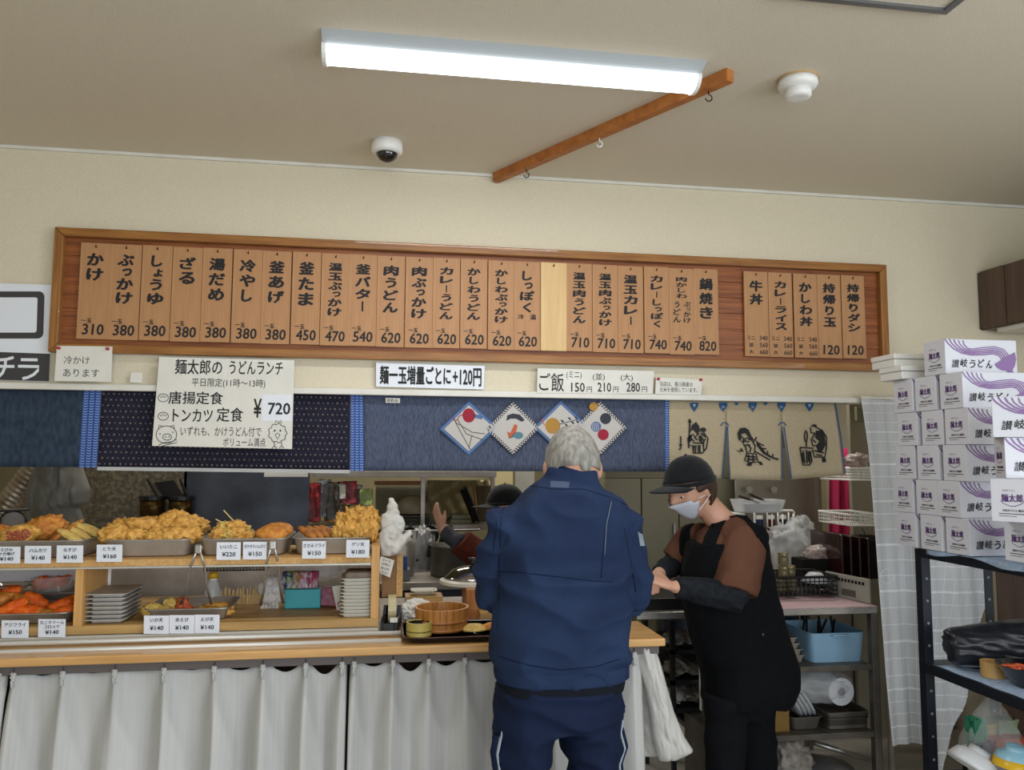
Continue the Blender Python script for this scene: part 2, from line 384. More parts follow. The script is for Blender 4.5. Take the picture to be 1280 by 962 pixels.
for n_, bxs in (('frame', (0.95, fx, fy-0.018, fy)), ('frame', (0.95, fx, fy-0.52, fy-0.502)), ('frame', (fx-0.018, fx, fy-0.502, fy-0.018)), ('frame', (0.95, 0.968, fy-0.502, fy-0.018))):
    MB().bx(bxs[0], bxs[1], bxs[2], bxs[3], CH-0.014, CH-0.0005).obj(n_, al, t)
MB().bx(0.968, fx-0.018, fy-0.502, fy-0.018, CH-0.006, CH-0.001).obj('panel', ceil_m, t)

# ---------------------------------------------------------------- menu board
TL, BR = (-1.283, 2.376), (2.223, 1.890)
t = thing('menu_board', 'long brown wooden menu board with a moulded frame hung on the wall', 'board', ((TL[0]+BR[0])/2, -0.01, BR[1]))
fw, fd = 0.034, 0.042
npl = 6; ph = (TL[1]-BR[1]-2*fw)/npl
for i in range(npl):
    z0 = BR[1]+fw+i*ph; MB().bx(TL[0]+fw*.8, BR[0]-fw*.8, -0.013-0.001*(i % 2), -0.001, z0+0.0005, z0+ph-0.0005).obj('plank', plank_m, t, bevel=0.001)
def bar_part(name, pts, y0, y1, mt, par):
    n = len(pts); m = MB(); m.add([(x, y0, z) for x, z in pts]+[(x, y1, z) for x, z in pts],
        [tuple(range(n)), tuple(reversed(range(n, 2*n)))]+[(i+n, (i+1) % n+n, (i+1) % n, i) for i in range(n)])
    return m.obj(name, mt, par, bevel=0.004)
x0, z1, x1, z0 = TL[0], TL[1], BR[0], BR[1]
bar_part('frame_rail', [(x0, z1), (x0+fw, z1-fw), (x1-fw, z1-fw), (x1, z1)], -fd, 0, oak_m, t)
bar_part('frame_rail', [(x0, z0), (x1, z0), (x1-fw, z0+fw), (x0+fw, z0+fw)], -fd, 0, oak_m, t)
bar_part('frame_stile', [(x0, z0), (x0+fw, z0+fw), (x0+fw, z1-fw), (x0, z1)], -fd, 0, oakv_m, t)
bar_part('frame_stile', [(x1, z0), (x1, z1), (x1-fw, z1-fw), (x1-fw, z0+fw)], -fd, 0, oakv_m, t)

PL = [('かけ', '310'), ('ぶっかけ', '380'), ('しょうゆ', '380'), ('ざる', '380'), ('湯だめ', '380'), ('冷やし', '380'), ('釜あげ', '380'), ('釜たま', '450'),
      ('温玉ぶっかけ', '470'), ('釜バター', '540'), ('肉うどん', '620'), ('肉ぶっかけ', '620'), ('カレーうどん', '620'), ('かしわうどん', '620'),
      ('かしわぶっかけ', '620'), ('しっぽく', '620'), ('', ''), ('温玉肉うどん', '710'), ('温玉肉ぶっかけ', '710'), ('温玉カレー', '710'), ('カレーしっぽく', '740'),
      ('肉かしわ', '740'), ('鍋焼き', '820'), ('牛丼', 'S'), ('カレーライス', 'S'), ('かしわ丼', 'S'), ('持帰り玉', '120'), ('持帰りダシ', '120')]
PXL = [102, 140, 178.5, 217, 254, 292, 329, 366, 403, 438, 472.6, 508, 542, 576.5, 611, 643, 676.7, 709, 741, 773, 805.5, 836, 867, 929, 960.5, 991, 1021, 1051]
PXR = [139, 177, 216, 253.5, 291, 329, 364.5, 402, 437, 471, 506, 541, 575, 609, 643, 675, 707.5, 739, 771.6, 803, 835.5, 867, 897, 960, 989, 1021, 1050, 1080]
OR = ['first', 'second', 'third', 'fourth', 'fifth', 'sixth', 'seventh', 'eighth', 'ninth', 'tenth', 'eleventh', 'twelfth', 'thirteenth', 'fourteenth', 'fifteenth', 'sixteenth']
py_ = -0.03
plaque_me = None
for i, (s, pr_) in enumerate(PL):
    pm = (PXL[i]+PXR[i])/2; ym = 304+ (pm-102)*(345-304)/(1051-102)
    a0 = aY(PXL[i], ym, py_); a1 = aY(PXR[i], ym, py_); xc = (a0.x+a1.x)/2; W = 0.112; zt_, zb_ = 2.322, 1.944
    dz = random.uniform(-.0015, .0015); zt_ += dz; zb_ += dz
    if s == '': lab = 'blank pale wooden menu plaque without writing near the middle of the board'
    elif i >= 23: lab = f'wooden menu plaque reading {s}, in the separate group of five at the right, {OR[i-23]} from left'
    else: lab = f'wooden menu plaque reading {s} priced {pr_}, {OR[i] if i < 16 else OR[22-i]} in the long row from the {"left" if i < 16 else "right"}'
    t = thing('menu_plaque', lab, 'menu plaque', (xc, py_, zb_), 'wooden plaques on the menu board')
    if plaque_me is None:
        o = MB().bx(xc-W/2, xc+W/2, py_, py_+0.009, zb_, zt_).obj('plate', plaque_m, t, bevel=0.001); plaque_me = o.data
    else:
        o = bpy.data.objects.new('plate', plaque_me); COL.objects.link(o); o.parent = t
        md = o.modifiers.new('bevel', 'BEVEL'); md.width = 0.001; md.limit_method = 'ANGLE'
        if s == '': o.data = plaque_me.copy(); o.data.materials.clear(); o.data.materials.append(plaque_p)
    nl = MB(); nl.tube([(xc, py_-0.006, zt_-0.014), (xc, py_+0.001, zt_-0.017)], 0.0026, 6); nl.tube([(xc, py_-0.006, zt_-0.013), (xc+0.003, py_-0.006, zt_-0.008)], 0.0015, 5)
    nl.obj('nail', mat('nail', '2a2420', 0.5, 0.6), t)
    if not s: continue
    yl = py_-0.0008; L = MB(); top = zt_-0.036
    if s == '肉かしわ':
        vtext(L, s, xc+0.0, top, top-0.098, 0, 0.05, 0.035, yl)
        vtext(L, 'うどん', xc-0.022, top-0.108, top-0.205, 0, 0.034, 0.03, yl); vtext(L, 'ぶっかけ', xc+0.024, top-0.108, top-0.205, 0, 0.034, 0.03, yl)
    else:
        k = {2: .118, 3: .182, 4: .205, 5: .225, 6: .225, 7: .232}[len(s)]
        if s == 'しっぽく': k = 0.185
        if s in ('鍋焼き', '釜たま'): k = 0.19
        vtext(L, s, xc, top, top-k, 0, 0.062 if len(s) < 6 else 0.056, 0.05, yl)
        if s == 'しっぽく': text(L, '冷', (xc-0.026, yl, top-0.2), w=0.026, h=0.022, bold=.03); text(L, '温', (xc+0.026, yl, top-0.2), w=0.026, h=0.022, bold=.03)
    L.obj('lettering', ink_m, t)
    L = MB()
    if pr_ == 'S':
        for k, (nm, v) in enumerate((('ミニ', '340'), ('並', '560'), ('大', '660'))):
            z = zb_+0.082-k*0.031
            text(L, nm, (xc-0.028, yl, z), w=0.034 if k == 0 else 0.022, h=0.018, bold=.02); text(L, v, (xc+0.03, yl, z), w=0.038, h=0.02, bold=.01)
    else:
        text(L, pr_, (xc+0.004, yl, zb_+0.038), w=0.078, h=0.044, bold=0.022, skew=.05)
        if i < 23: text(L, '一玉', (xc-0.022, yl, zb_+0.072), w=0.038, h=0.018, bold=.03)
    L.obj('price', ink_m, t)

# ---------------------------------------------------------------- paper signs
def pxt(mb, s, x0, y0, x1, y1, Y, bold=0.0, skew=0.0):
    c = aY((x0+x1)/2, (y0+y1)/2, Y); w_ = (aY(x1, (y0+y1)/2, Y)-aY(x0, (y0+y1)/2, Y)).length; h_ = (aY((x0+x1)/2, y0, Y)-aY((x0+x1)/2, y1, Y)).length
    text(mb, s, c, w=w_, h=h_, bold=bold, skew=skew)
def sheet(name, label, cat, c4, Y, m_, group=None):
    P = [aY(x, y, Y) for x, y in c4]; base = sum(P, Vector())/4; base.z = min(p.z for p in P)
    t = thing(name, label, cat, base, group); mb = MB()
    mb.add(P+[p+Vector((0, 0.0015, 0)) for p in P], [(3, 2, 1, 0), (4, 5, 6, 7), (0, 1, 5, 4), (1, 2, 6, 5), (2, 3, 7, 6), (3, 0, 4, 7)])
    mb.obj('sheet', m_, t); return t
def pin(t, px, py, Y, c='c03040'):
    p = aY(px, py, Y); MB().lathe([(0.001, -0.011), (0.006, -0.010), (0.004, -0.004), (0.006, 0)], p, 10, 'Y').obj('pin', mat('pin'+c, c, 0.4), t, smooth=True)
Y = -0.012
t = sheet('door_sign', 'white and dark grey sign with large square icon, cut by the left photo edge', 'sign', [(-46, 352), (67, 356), (61, 477), (-50, 473)], Y, paper_w)
dk = mat('sign_grey', '3d3b3c', 0.6)
m = MB(); P = [aY(x, y, Y-0.001) for x, y in [(-50, 438), (62.5, 442), (61, 476.5), (-50, 473)]]; m.poly([P[3], P[2], P[1], P[0]]); m.obj('strip', dk, t)
m = MB(); f = lambda a, b: aY(a, b, Y-0.001)
def rr(x0, y0, x1, y1, r, n=5):
    o = []
    for cx, cy, a0 in ((x1-r, y0+r, -90), (x1-r, y1-r, 0), (x0+r, y1-r, 90), (x0+r, y0+r, 180)):
        for k in range(n+1): a = R(a0+90*k/n); o.append((cx+r*math.cos(a), cy+r*math.sin(a)))
    return o
o1, o2 = rr(-30, 364, 55, 423, 7), rr(-22, 371.5, 46.5, 415.5, 3); n = len(o1)
m.add([f(a+ (390-b)*0.03, b) for a, b in o1]+[f(a+(390-b)*0.03, b) for a, b in o2], [(i, i+n, (i+1) % n+n, (i+1) % n) for i in range(n)]); m.obj('icon', dk, t)
m = MB()
for k, s_ in enumerate(([(-4, 450), (8, 449), (17, 446.5)], [(-9, 457.5), (18, 457.8)], [(7, 449), (6.5, 458), (3, 466), (-2, 471)], [(26, 449.3), (47, 449.6)], [(22.5, 457.5), (48.5, 458), (47, 463), (42, 468), (35, 471.5), (28, 473)])): stroke(m, s_, 3.6, lambda a, b: aY(a, b, Y-.0016-.0003*k))
m.obj('lettering', paper_w, t)
t = sheet('cold_noodle_notice', 'small white notice with two faint lines pinned at the board\'s lower left corner', 'notice', [(71, 432), (140.5, 433), (139, 477), (68, 476)], -0.05, paper_m)
m = MB(); pxt(m, '冷かけ', 80, 445, 112, 455, -0.051); pxt(m, 'あります', 79, 461, 124, 471, -0.051); m.obj('lettering', ink_soft, t); pin(t, 74, 435, -.05); pin(t, 135, 436, -.05)
sheet('small_card', 'tiny blank white card taped on wall left of the lunch poster', 'card', [(164, 465), (178.5, 465.5), (177.5, 478), (162, 478)], -0.02, paper_m)
Y = -0.045
t = sheet('lunch_poster', 'large cream handwritten lunch poster with pig and chick drawings', 'poster', [(199, 446), (368, 450), (365, 561), (190, 557)], Y, paper_m)
Yt = Y-0.001; m = MB()
pxt(m, '麺太郎の', 219, 449, 278, 468, Yt, 0.012); pxt(m, 'うどんランチ', 287, 451, 354, 468, Yt, 0.012)
pxt(m, '平日限定(11時〜13時)', 240, 473, 332, 485, Yt)
pxt(m, '唐揚定食', 211, 489, 279, 505, Yt, 0.012); pxt(m, 'トンカツ', 216, 511, 266, 527, Yt, 0.014); pxt(m, '定食', 271, 509, 304, 527, Yt, 0.01)
pxt(m, '¥', 317, 498, 327, 522, Yt, 0.02)
pxt(m, 'いずれも、かけうどん付で', 226, 533, 327, 545, Yt); pxt(m, 'ボリューム満点', 279, 547, 332, 558, Yt)
m.obj('lettering', ink_m, t)
P = [aY(x, y, Yt) for x, y in [(328, 493), (365, 493), (364, 526), (327, 526)]]
ps = MB().poly([P[3], P[2], P[1], P[0]]).obj('price_patch', paper_w, t); m = MB(); pxt(m, '720', 335, 503, 363, 518, Yt-0.001, 0.02); m.obj('price', ink_m, ps)
m = MB(); g = lambda a, b: aY(a, b, Yt); lw = 0.9
stroke(m, circ(208, 543, 13, 11), lw, g, True); stroke(m, circ(209, 546, 5.5, 4), lw, g, True); stroke(m, [(198, 536), (199, 531), (204, 533)], lw, g); stroke(m, [(213, 533), (217, 531), (218, 536)], lw, g)
for c in ((207, 546), (211.5, 545.5), (200, 542), (216, 540)): fillp(m, circ(c[0], c[1], .9, .9, 8), g)
stroke(m, [(198, 556), (205, 553), (214, 552), (221, 549), (221, 553), (203, 557)], lw, g)
ch = [(347+11*(1+.09*math.cos(9*a))*math.cos(a), 541+11.5*(1+.09*math.cos(9*a))*math.sin(a)) for a in [2*math.pi*k/40 for k in range(40)]]
stroke(m, ch, lw, g, True); stroke(m, [(344, 529), (345, 525), (348, 528), (351, 525), (352, 529)], lw, g)
for c in ((343.5, 538), (350.5, 538)): fillp(m, circ(c[0], c[1], 1.3, 1.3, 8), g)
stroke(m, [(344, 543), (347, 541), (350, 543), (347, 549)], lw, g, True)
for x in (343, 352): stroke(m, [(x, 552), (x, 557), (x-3, 560)], lw, g); stroke(m, [(x, 557), (x+3, 560)], lw, g)
for cy in (497, 520):
    stroke(m, circ(204, cy, 6.5, 5), lw, g, True); stroke(m, [(200, cy-2), (202, cy), (204, cy-3), (206, cy), (208, cy-2)], lw, g)
m.obj('drawing', ink_soft, t)
t = sheet('extra_noodle_sign', 'white laminated sign with heavy black brush lettering below the board', 'sign', [(470, 452.5), (606, 457), (604.5, 486.5), (470, 483)], -0.02, paper_w)
m = MB(); pxt(m, '麺一玉増量ごとに', 475, 457, 564, 481, -0.021, 0.035); pxt(m, '+120円', 566, 459.5, 602, 483, -0.021, 0.03); m.obj('lettering', ink_m, t)
t = sheet('rice_price_sign', 'long cream paper with three handwritten rice prices below the board', 'sign', [(672, 460), (817.5, 463.5), (816, 492), (671, 491)], -0.033, paper_m)
m = MB(); Yt = -0.034
pxt(m, 'ご飯', 674, 466, 705, 489, Yt, 0.006); pxt(m, '(ミニ)', 708, 464, 727, 474, Yt); pxt(m, '(並)', 741, 466, 756, 476, Yt); pxt(m, '(大)', 776, 467, 791, 477, Yt)
for s, x in (('150', 714), ('210', 747), ('280', 783)):
    pxt(m, s, x, 478, x+17, 489.5, Yt, .01); pxt(m, '円', x+19.5, 483, x+26, 490, Yt)
m.obj('lettering', ink_m, t)
t = sheet('rice_origin_notice', 'small white printed notice held by red pins right of the rice prices', 'notice', [(820, 471.5), (878, 474), (876.5, 493.5), (819, 492)], -0.033, paper_m)
m = MB(); pxt(m, '当店は、香川県産の', 825, 477, 866, 483, -0.034); pxt(m, 'お米を使用しています。', 825, 484, 872, 490, -0.034); m.obj('lettering', ink_m, t); pin(t, 822.5, 473.5, -.034); pin(t, 875.5, 474.5, -.034)
# ================================================================ hanging cloths
NT = 1.752                                   # their top edge, under the white rail
def cloth(name, pa, pb, zb_fn, m_, par, wav, nu=60, nv=10, zt_=NT, flare=0.0):
    f = cmap(pa, pb, zb_fn, wav, zt_)
    m = MB(); m.grid(f, nu, nv); return m.obj(name, m_, par, smooth=True, solid=0.0015), f
def cmap(xa, xb, zb_fn, wav, zt_):
    def f(u, v):                             # v 0 at the bottom, 1 at the top
        x = xa(v)+(xb(v)-xa(v))*u; zb = zb_fn(u); z = zb+(zt_-zb)*v
        return Vector((x, 0.012+wav(x)*(1-v*0.7), z))
    return f
wav = lambda x: 0.006*math.sin(x*14)+0.004*math.sin(x*31+1)
def lx(pt, pb): a, b = aY(pt, 490, 0.01).x, aY(pb, 590, 0.01).x; return lambda v: b+(a-b)*v
def onto(f, off=0.0018): return lambda a, b: f(a, b)+Vector((0, -off, 0))
ZB = lambda u: 1.443
t = thing('noren_curtain', 'plain dark indigo shop curtain at the left end of the opening', 'shop curtain', (-1.5, 0.01, 1.44), 'shop curtains over the serving counter')
o, f = cloth('cloth', lambda v: -2.28, lx(104, 98), lambda u: 1.452, indigo_m, t, wav)
def band(f_, cols, rows, par):               # woven trim: rows of little pale chevrons, raised on the cloth
    g = onto(f_, 0.001); m = MB(); m.grid(lambda u, v: f_(u, v)+Vector((0, -0.0006, 0)), 4, 10); m.k = 1
    for c in range(cols):
        for r_ in range(rows):
            u, v = (c+0.5)/cols, (r_+0.5)/rows; du, dv = 0.36/cols, 0.34/rows
            m.add([g(u-du, v+dv), g(u-du, v), g(u, v-dv*1.1), g(u, v-dv*0.1)], [(0, 1, 2, 3)])
            m.add([g(u+du, v+dv), g(u, v-dv*0.1), g(u, v-dv*1.1), g(u+du, v)], [(0, 1, 2, 3)])
    m.k = 0; return m
fb = cmap(lx(104, 97), lx(127, 121.5), lambda u: 1.45, wav, NT)
m = band(fb, 3, 30, t); m.obj('woven_band', [bandd_m, bandl_m], t, smooth=False)
t = thing('noren_curtain', 'near-black shop curtain with rows of pale dots behind the lunch poster', 'shop curtain', (-.6, 0.01, 1.44), 'shop curtains over the serving counter')
zbn = lambda u: 1.452-0.010*u
o, f = cloth('cloth', lx(127.5, 122), lx(438, 437), zbn, navy_dot_m, t, wav, 70)
m = MB(); g = onto(f, 0.0012); m2 = MB()
for r_ in range(13):
    for c in range(50):
        u, v = (c+0.35+0.5*(r_ % 2))/50.6, (r_+0.6)/13.3; big = (c+r_//2) % 2 == 0
        a_, b_ = (0.0046, 0.016) if big else (0.0022, 0.013)
        (m if big else m2).add([g(u-a_, v), g(u, v-b_), g(u+a_, v), g(u, v+b_)], [(0, 1, 2, 3)])
m.obj('dot_pattern', mat('dot_tan', '75675f', 0.9), t, kind='stuff'); m2.obj('dot_pattern', mat('dot_grey', '77788a', 0.9), t, kind='stuff')
m = MB(); m.grid(lambda u, v: f(u, 0)+Vector((0, -0.002, -0.012+0.014*v)), 60, 1); m.obj('hem', hem_m, t, solid=0.001)
t = thing('noren_curtain', 'blue denim shop curtain with four diamond vegetable patches', 'shop curtain', (.9, 0.01, 1.44), 'shop curtains over the serving counter')
o, f = cloth('cloth', lx(454, 455), lx(835, 835), lambda u: 1.440, denim_m, t, wav, 80)
fb = cmap(lx(438.5, 437.5), lx(454, 455), lambda u: 1.44, wav, NT)
band(fb, 3, 30, t).obj('woven_band', [bandd_m, bandl_m], t)
fb = cmap(lx(831, 831), lx(836, 836), lambda u: 1.44, wav, NT)
band(fb, 1, 30, t).obj('woven_band', [bandd_m, bandl_m], t)
Yc = 0.0004
def gp(off): return lambda a, b: aY(a, b, Yc-off)
vegred, veggold, vegdark, vegblue, vegor = [mat(n_, c_, .85) for n_, c_ in (('print_red', '9a3040'), ('print_gold', 'ac8444'), ('print_charcoal', '3f4148'), ('print_blue', '5a6f98'), ('print_orange', 'bb6248'))]
patch_w = mat('patch_white', 'bdb9b5', .9); patch_b = mat('patch_blue', '48628c', .9)
C4 = [(586, 535, 37, 34.5), (641, 535, 34, 33.5), (701, 533, 34.5, 33), (750, 535, 34, 34)]
for i, (cx, cy, rx, ry) in enumerate(C4):
    def dm(k): return [(cx-rx*k, cy+1), (cx, cy-ry*k), (cx+rx*k, cy-1), (cx, cy+ry*k)]
    m = MB(); dpts = dm(1)
    fillp(m, dpts, gp(0.0))
    pt = m.obj('diamond_patch', patch_b if i % 2 == 0 else vegdark, t, solid=0.0008)
    q = MB(); fillp(q, dm(0.84), gp(0.0022)); q.obj('white_panel', patch_w, pt)
    if i % 2:
        q = MB()                      # little white squares round the border
        for a, b in zip(dpts, dpts[1:]+dpts[:1]):
            for k in range(13):
                for l in (0, 1):
                    s_ = (k+0.25+0.5*l)/13; x = a[0]+(b[0]-a[0])*s_; y = a[1]+(b[1]-a[1])*s_
                    e = 0.955-0.07*l; x = cx+(x-cx)*e; y = cy+(y-cy)*e
                    fillp(q, [(x-1.2, y), (x, y-1.2), (x+1.2, y), (x, y+1.2)], gp(0.0022))
        q.obj('check_pattern', patch_w, pt, kind='stuff')
    else:
        q = MB(); stroke(q, dm(0.91), 0.7, gp(0.0022), True); q.obj('stitching', bandl_m, pt)
    e = 0.003
    if i == 0:
        q = MB(); fillp(q, circ(586, 519, 8, 9), gp(e)); q.obj('vegetable_print', vegred, pt)
        q = MB(); stroke(q, [(566, 521), (570, 526), (575, 519), (580, 518)], 1.2, gp(e+.0003)); q.obj('root_print', vegred, pt)
        q = MB(); [stroke(q, s_, 1.0, gp(e)) for s_ in ([(567, 523), (576, 540), (588, 562)], [(572, 524), (583, 542), (605, 550)], [(570, 528), (590, 540), (606, 542)], [(590, 544), (586, 560)])]; q.obj('stem_print', mat('print_olive', '5c5c48', .9), pt)
        q = MB(); fillp(q, [(592, 517), (603, 519), (603, 524), (593, 522)], gp(e)); q.obj('leaf_print', vegblue, pt)
    if i == 1:
        q = MB(); fillp(q, [(633, 526), (634, 519), (641, 516.5), (650, 518), (656, 525), (652, 527), (645, 523), (638, 523)], gp(e)); q.obj('vegetable_print', vegdark, pt)
        q = MB(); fillp(q, [(634, 539), (638, 541), (643, 530), (647, 531), (645, 540), (640, 546), (636, 548)], gp(e)); q.obj('vegetable_print', vegor, pt)
        q = MB(); fillp(q, circ(648, 544, 6, 4.5), gp(e)); fillp(q, [(641, 542), (643, 546), (637, 548)], gp(e)); q.obj('vegetable_print', mat('print_teal', '5c7f8c', .9), pt)
    if i == 2:
        q = MB(); fillp(q, circ(691, 532, 9.5, 10), gp(e)); q.obj('vegetable_print', veggold, pt)
        q = MB(); stroke(q, [(678, 523), (678, 527), (681, 531)], 1.2, gp(e)); q.obj('root_print', vegor, pt)
        q = MB(); stroke(q, [(699, 530), (722, 524)], 0.9, gp(e)); [fillp(q, circ(x, y, 2.4, 1.2, 8, .7), gp(e)) for x, y in ((703, 526), (708, 531), (712, 523), (716, 528), (720, 522), (722, 527))]; q.obj('leaf_print', vegdark, pt)
    if i == 3:
        for (x, y, r_, mm) in ((742, 508, 5.5, veggold), (757, 523, 7, vegdark), (745, 533, 6.5, vegblue), (754, 543, 7, vegred)):
            q = MB(); fillp(q, circ(x, y, r_, r_), gp(e)); q.obj('vegetable_print', mm, pt)
        q = MB(); [stroke(q, [(740+k*2.4, 528), (741+k*2.4, 538)], 0.7, gp(e+.0004)) for k in range(4)]; q.obj('stripe_print', patch_w, pt)
m = MB(); P = [aY(x, y, 0.0) for x, y in [(482, 497), (500, 497.5), (500, 503.5), (482, 503)]]; m.poly([P[3], P[2], P[1], P[0]]); m.k = 1
pxt(m, 'のれん', 484, 498, 498, 502.5, -0.0008, .02); m.obj('maker_tag', [paper_m, ink_m], t)

# linen curtain with three flaps
t = thing('noren_curtain', 'beige linen shop curtain in three flaps printed with black figures', 'shop curtain', (1.5, 0.01, 1.4), 'shop curtains over the serving counter')
def PZ(px, py): p = aY(px, py, 0.01); return p
outl = [[(835, 500), (922, 502), (909, 534), (902.5, 598), (835, 596)], [(922, 502), (966, 503), (978, 534), (979, 599), (912, 599), (909, 534)], [(966, 503), (1046, 504), (1057, 592), (988, 599), (978, 534)]]
full = [((836, 500), (1047, 503)), ((836, 534), (1050, 534))]
def lm(u, v): return None
pan = [(((835.5, 500), (908.5, 501)), ((836, 534), (908.5, 534)), ((836, 596), (903, 598))),
       (((908.5, 501), (978, 502)), ((908.5, 534), (978, 534)), ((913, 599), (978.5, 600))),
       (((978, 502), (1045, 503)), ((978, 534), (1050, 534)), ((989, 599), (1057, 593)))]
for a, b, c in pan:
    m = MB()
    def ff(u, v):
        if v > 0.66: s_ = (1-v)/0.34; L, Rr = (a[0][0]+(b[0][0]-a[0][0])*s_, a[0][1]+(b[0][1]-a[0][1])*s_), (a[1][0]+(b[1][0]-a[1][0])*s_, a[1][1]+(b[1][1]-a[1][1])*s_)
        else: s_ = 1-v/0.66; L, Rr = (b[0][0]+(c[0][0]-b[0][0])*s_, b[0][1]+(c[0][1]-b[0][1])*s_), (b[1][0]+(c[1][0]-b[1][0])*s_, b[1][1]+(c[1][1]-b[1][1])*s_)
        p = aY(L[0]+(Rr[0]-L[0])*u, L[1]+(Rr[1]-L[1])*u, 0.012)
        p.y += 0.004*math.sin(u*7)*(1-v); return p
    m.grid(ff, 16, 12); fl = m.obj('flap', linen_m, t, smooth=True, solid=0.0015)
gl = lambda a, b: aY(a, b, 0.0062)
for cx in (868, 904, 941, 977, 1012):
    m = MB(); fillp(m, [(cx-5, 503), (cx+5, 503), (cx+5, 507), (cx, 514.5), (cx-5, 507)], gl); m.obj('emblem_print', blueprint_m, t)
for cx in (921, 957): m = MB(); fillp(m, [(cx-3, 503), (cx+3, 503), (cx, 507)], gl); m.obj('emblem_print', blueprint_m, t)
m = MB()
stroke(m, [(1044, 503), (1051, 545), (1056.5, 592)], 1.6, gl); stroke(m, [(908.5, 533), (903.5, 597)], 1.3, gl); stroke(m, [(909.5, 533), (912.5, 598)], 1.0, gl); stroke(m, [(977.5, 533), (978, 598)], 1.0, gl); stroke(m, [(980, 533), (989.5, 598)], 1.4, gl)
for cx in (906, 978): stroke(m, [(cx-5, 532), (cx-2, 528), (cx+2, 528), (cx+5, 532)], 1.4, gl)
m.obj('edge_print', blueprint_m, t, kind='stuff')
m = MB(); gw = lambda a, b: aY(a, b, 0.0056)
for cx in (868, 1012): fillp(m, [(cx-2, 505), (cx+2, 505), (cx, 509)], gw)
for cx in (904, 941, 977): stroke(m, [(cx-2, 507), (cx+2, 508.5), (cx-2, 510)], .8, gw)
m.obj('white_print', patch_w, t)
def fig(name, fills, strokes, w_=1.8):
    m = MB()
    for p in fills: fillp(m, p, gl)
    for p in strokes: stroke(m, p, w_, gl)
    m.obj(name, ink_m, t)
fig('figure_print', [[(862, 541), (865, 531), (870, 527), (874, 532), (875, 539), (871, 542), (866, 536)], circ(879, 537, 4, 3, 10), [(860, 546), (865, 543), (864, 552), (861, 552)], [(873, 545), (877, 543), (878, 553), (874, 552)]],
    [[(862.5, 524), (861, 560)], circ(862.5, 526, 1.5, 2.2, 6), [(866, 542), (869, 546), (874, 541)], [(865, 543), (860, 548), (861, 556), (868, 557), (866, 566), (878, 566), (883, 560), (885, 548), (880, 541), (876, 541), (882, 546)],
     [(866, 553), (878, 554), (882, 548)], [(870, 556), (869, 566)], [(875, 556), (875, 566)], [(851, 545), (851, 560), (849, 562)], [(877, 546), (880, 551), (879, 558)], [(864, 548), (868, 551)], [(866, 557), (867, 564)], [(873, 556), (873, 565)], [(879, 556), (880, 563)], [(868, 546), (872, 550)], [(849, 556), (853, 556)]])
fig('figure_print', [[(922, 541), (925, 535), (931, 534), (936, 537), (939, 544), (943, 550), (938, 549), (932, 541), (927, 542), (926, 551), (923, 549)], [(919, 562), (926, 563.5), (925, 561.5), (929, 563), (925, 565)], [(935, 578), (941, 578), (939, 582), (933, 582)], [(947, 576), (952, 577), (954, 581), (950, 581)],
    [(945, 549), (950, 556), (957, 565), (966, 571), (974, 573), (972, 575), (963, 572), (954, 567), (946, 557)]],
    [[(926, 545), (930, 548), (928, 553)], [(929, 553), (933, 547), (940, 550), (944, 557), (943, 567), (934, 566), (932, 558), (929, 554)], [(934, 566), (931, 575), (938, 578), (948, 577), (945, 567)], [(936, 568), (936, 576)], [(941, 568), (942, 577)],
     [(944, 564), (963, 575)], [(934, 555), (939, 560), (937, 565)], [(946, 546), (942, 552)], [(929, 564), (926, 560)], [(960, 567), (959, 563)], [(966, 571), (966, 567)], [(931, 551), (937, 552)], [(932, 556), (938, 556)], [(933, 570), (945, 571)], [(934, 574), (946, 574)], [(947, 553), (955, 557)], [(951, 560), (958, 561)]])
fig('figure_print', [[(1013, 533), (1017, 529.5), (1021, 531), (1021, 535), (1017, 533)], [(1020, 538), (1027, 538), (1031, 546), (1032, 556), (1028, 564), (1023, 565), (1020, 558), (1024, 551), (1019, 547)], [(1027, 572), (1032, 572), (1033, 577), (1028, 578)]],
    [[(1013, 534), (1014, 541), (1019, 541)], [(1021, 534), (1028, 538), (1033, 546), (1033, 560), (1031, 571), (1018, 571), (1016, 562)], [(1019, 542), (1014, 549), (1016, 557), (1022, 556)], circ(1007.5, 545, 1.8, 7, 8)+[(1009.3, 545)], [(1000, 559), (1017, 560), (1013, 566), (1015, 576), (1012, 581), (1004, 581), (1002, 570), (1000, 559)],
     [(1004, 563), (1006, 579)], [(1008, 562), (1009, 579)], [(1012, 563), (1012, 578)], [(1020, 568), (1028, 569)], [(1008, 551), (1008, 558)], [(1003, 566), (1004, 577)], [(1010, 564), (1011, 576)], [(1018, 563), (1030, 566)], [(1016, 549), (1020, 553)], [(1026, 537), (1032, 545)]])
# ================================================================ serving counter
CZ = 0.886
t = thing('counter', 'long pale pine tray counter across the front of the kitchen opening', 'counter', (-.7, -0.4, 0))
MB().bx(-2.3, 0.952, -0.62, -0.32, CZ-0.026, CZ).obj('counter_top', pine_m, t, bevel=0.004)
MB().bx(-2.3, 0.80, -0.319, 0.30, CZ-0.03, CZ-0.002).obj('inner_worktop', steel_dull, t)
MB().bx(-2.3, 0.93, -0.30, -0.27, 0, CZ-0.031).obj('front_panel', darkwood_m, t)
MB().bx(0.90, 0.93, -0.269, 0.12, 0, CZ-0.031).obj('side_panel', white_m, t)
rail_m = mat('white_rail', 'cfcdc6', 0.3, 0.2)
for y, z in ((-0.548, CZ+0.004), (-0.47, CZ+0.012)):
    MB().tube([(-2.3, y, z), (0.06, y, z)], 0.0075, 8).obj('slide_rail', rail_m, t, smooth=True)
m = MB(); m.bx(-2.3, 0.94, -0.585, -0.535, CZ-0.058, CZ-0.027); m.obj('curtain_track', mat('grey_brown_track', '5d5654', 0.6), t)

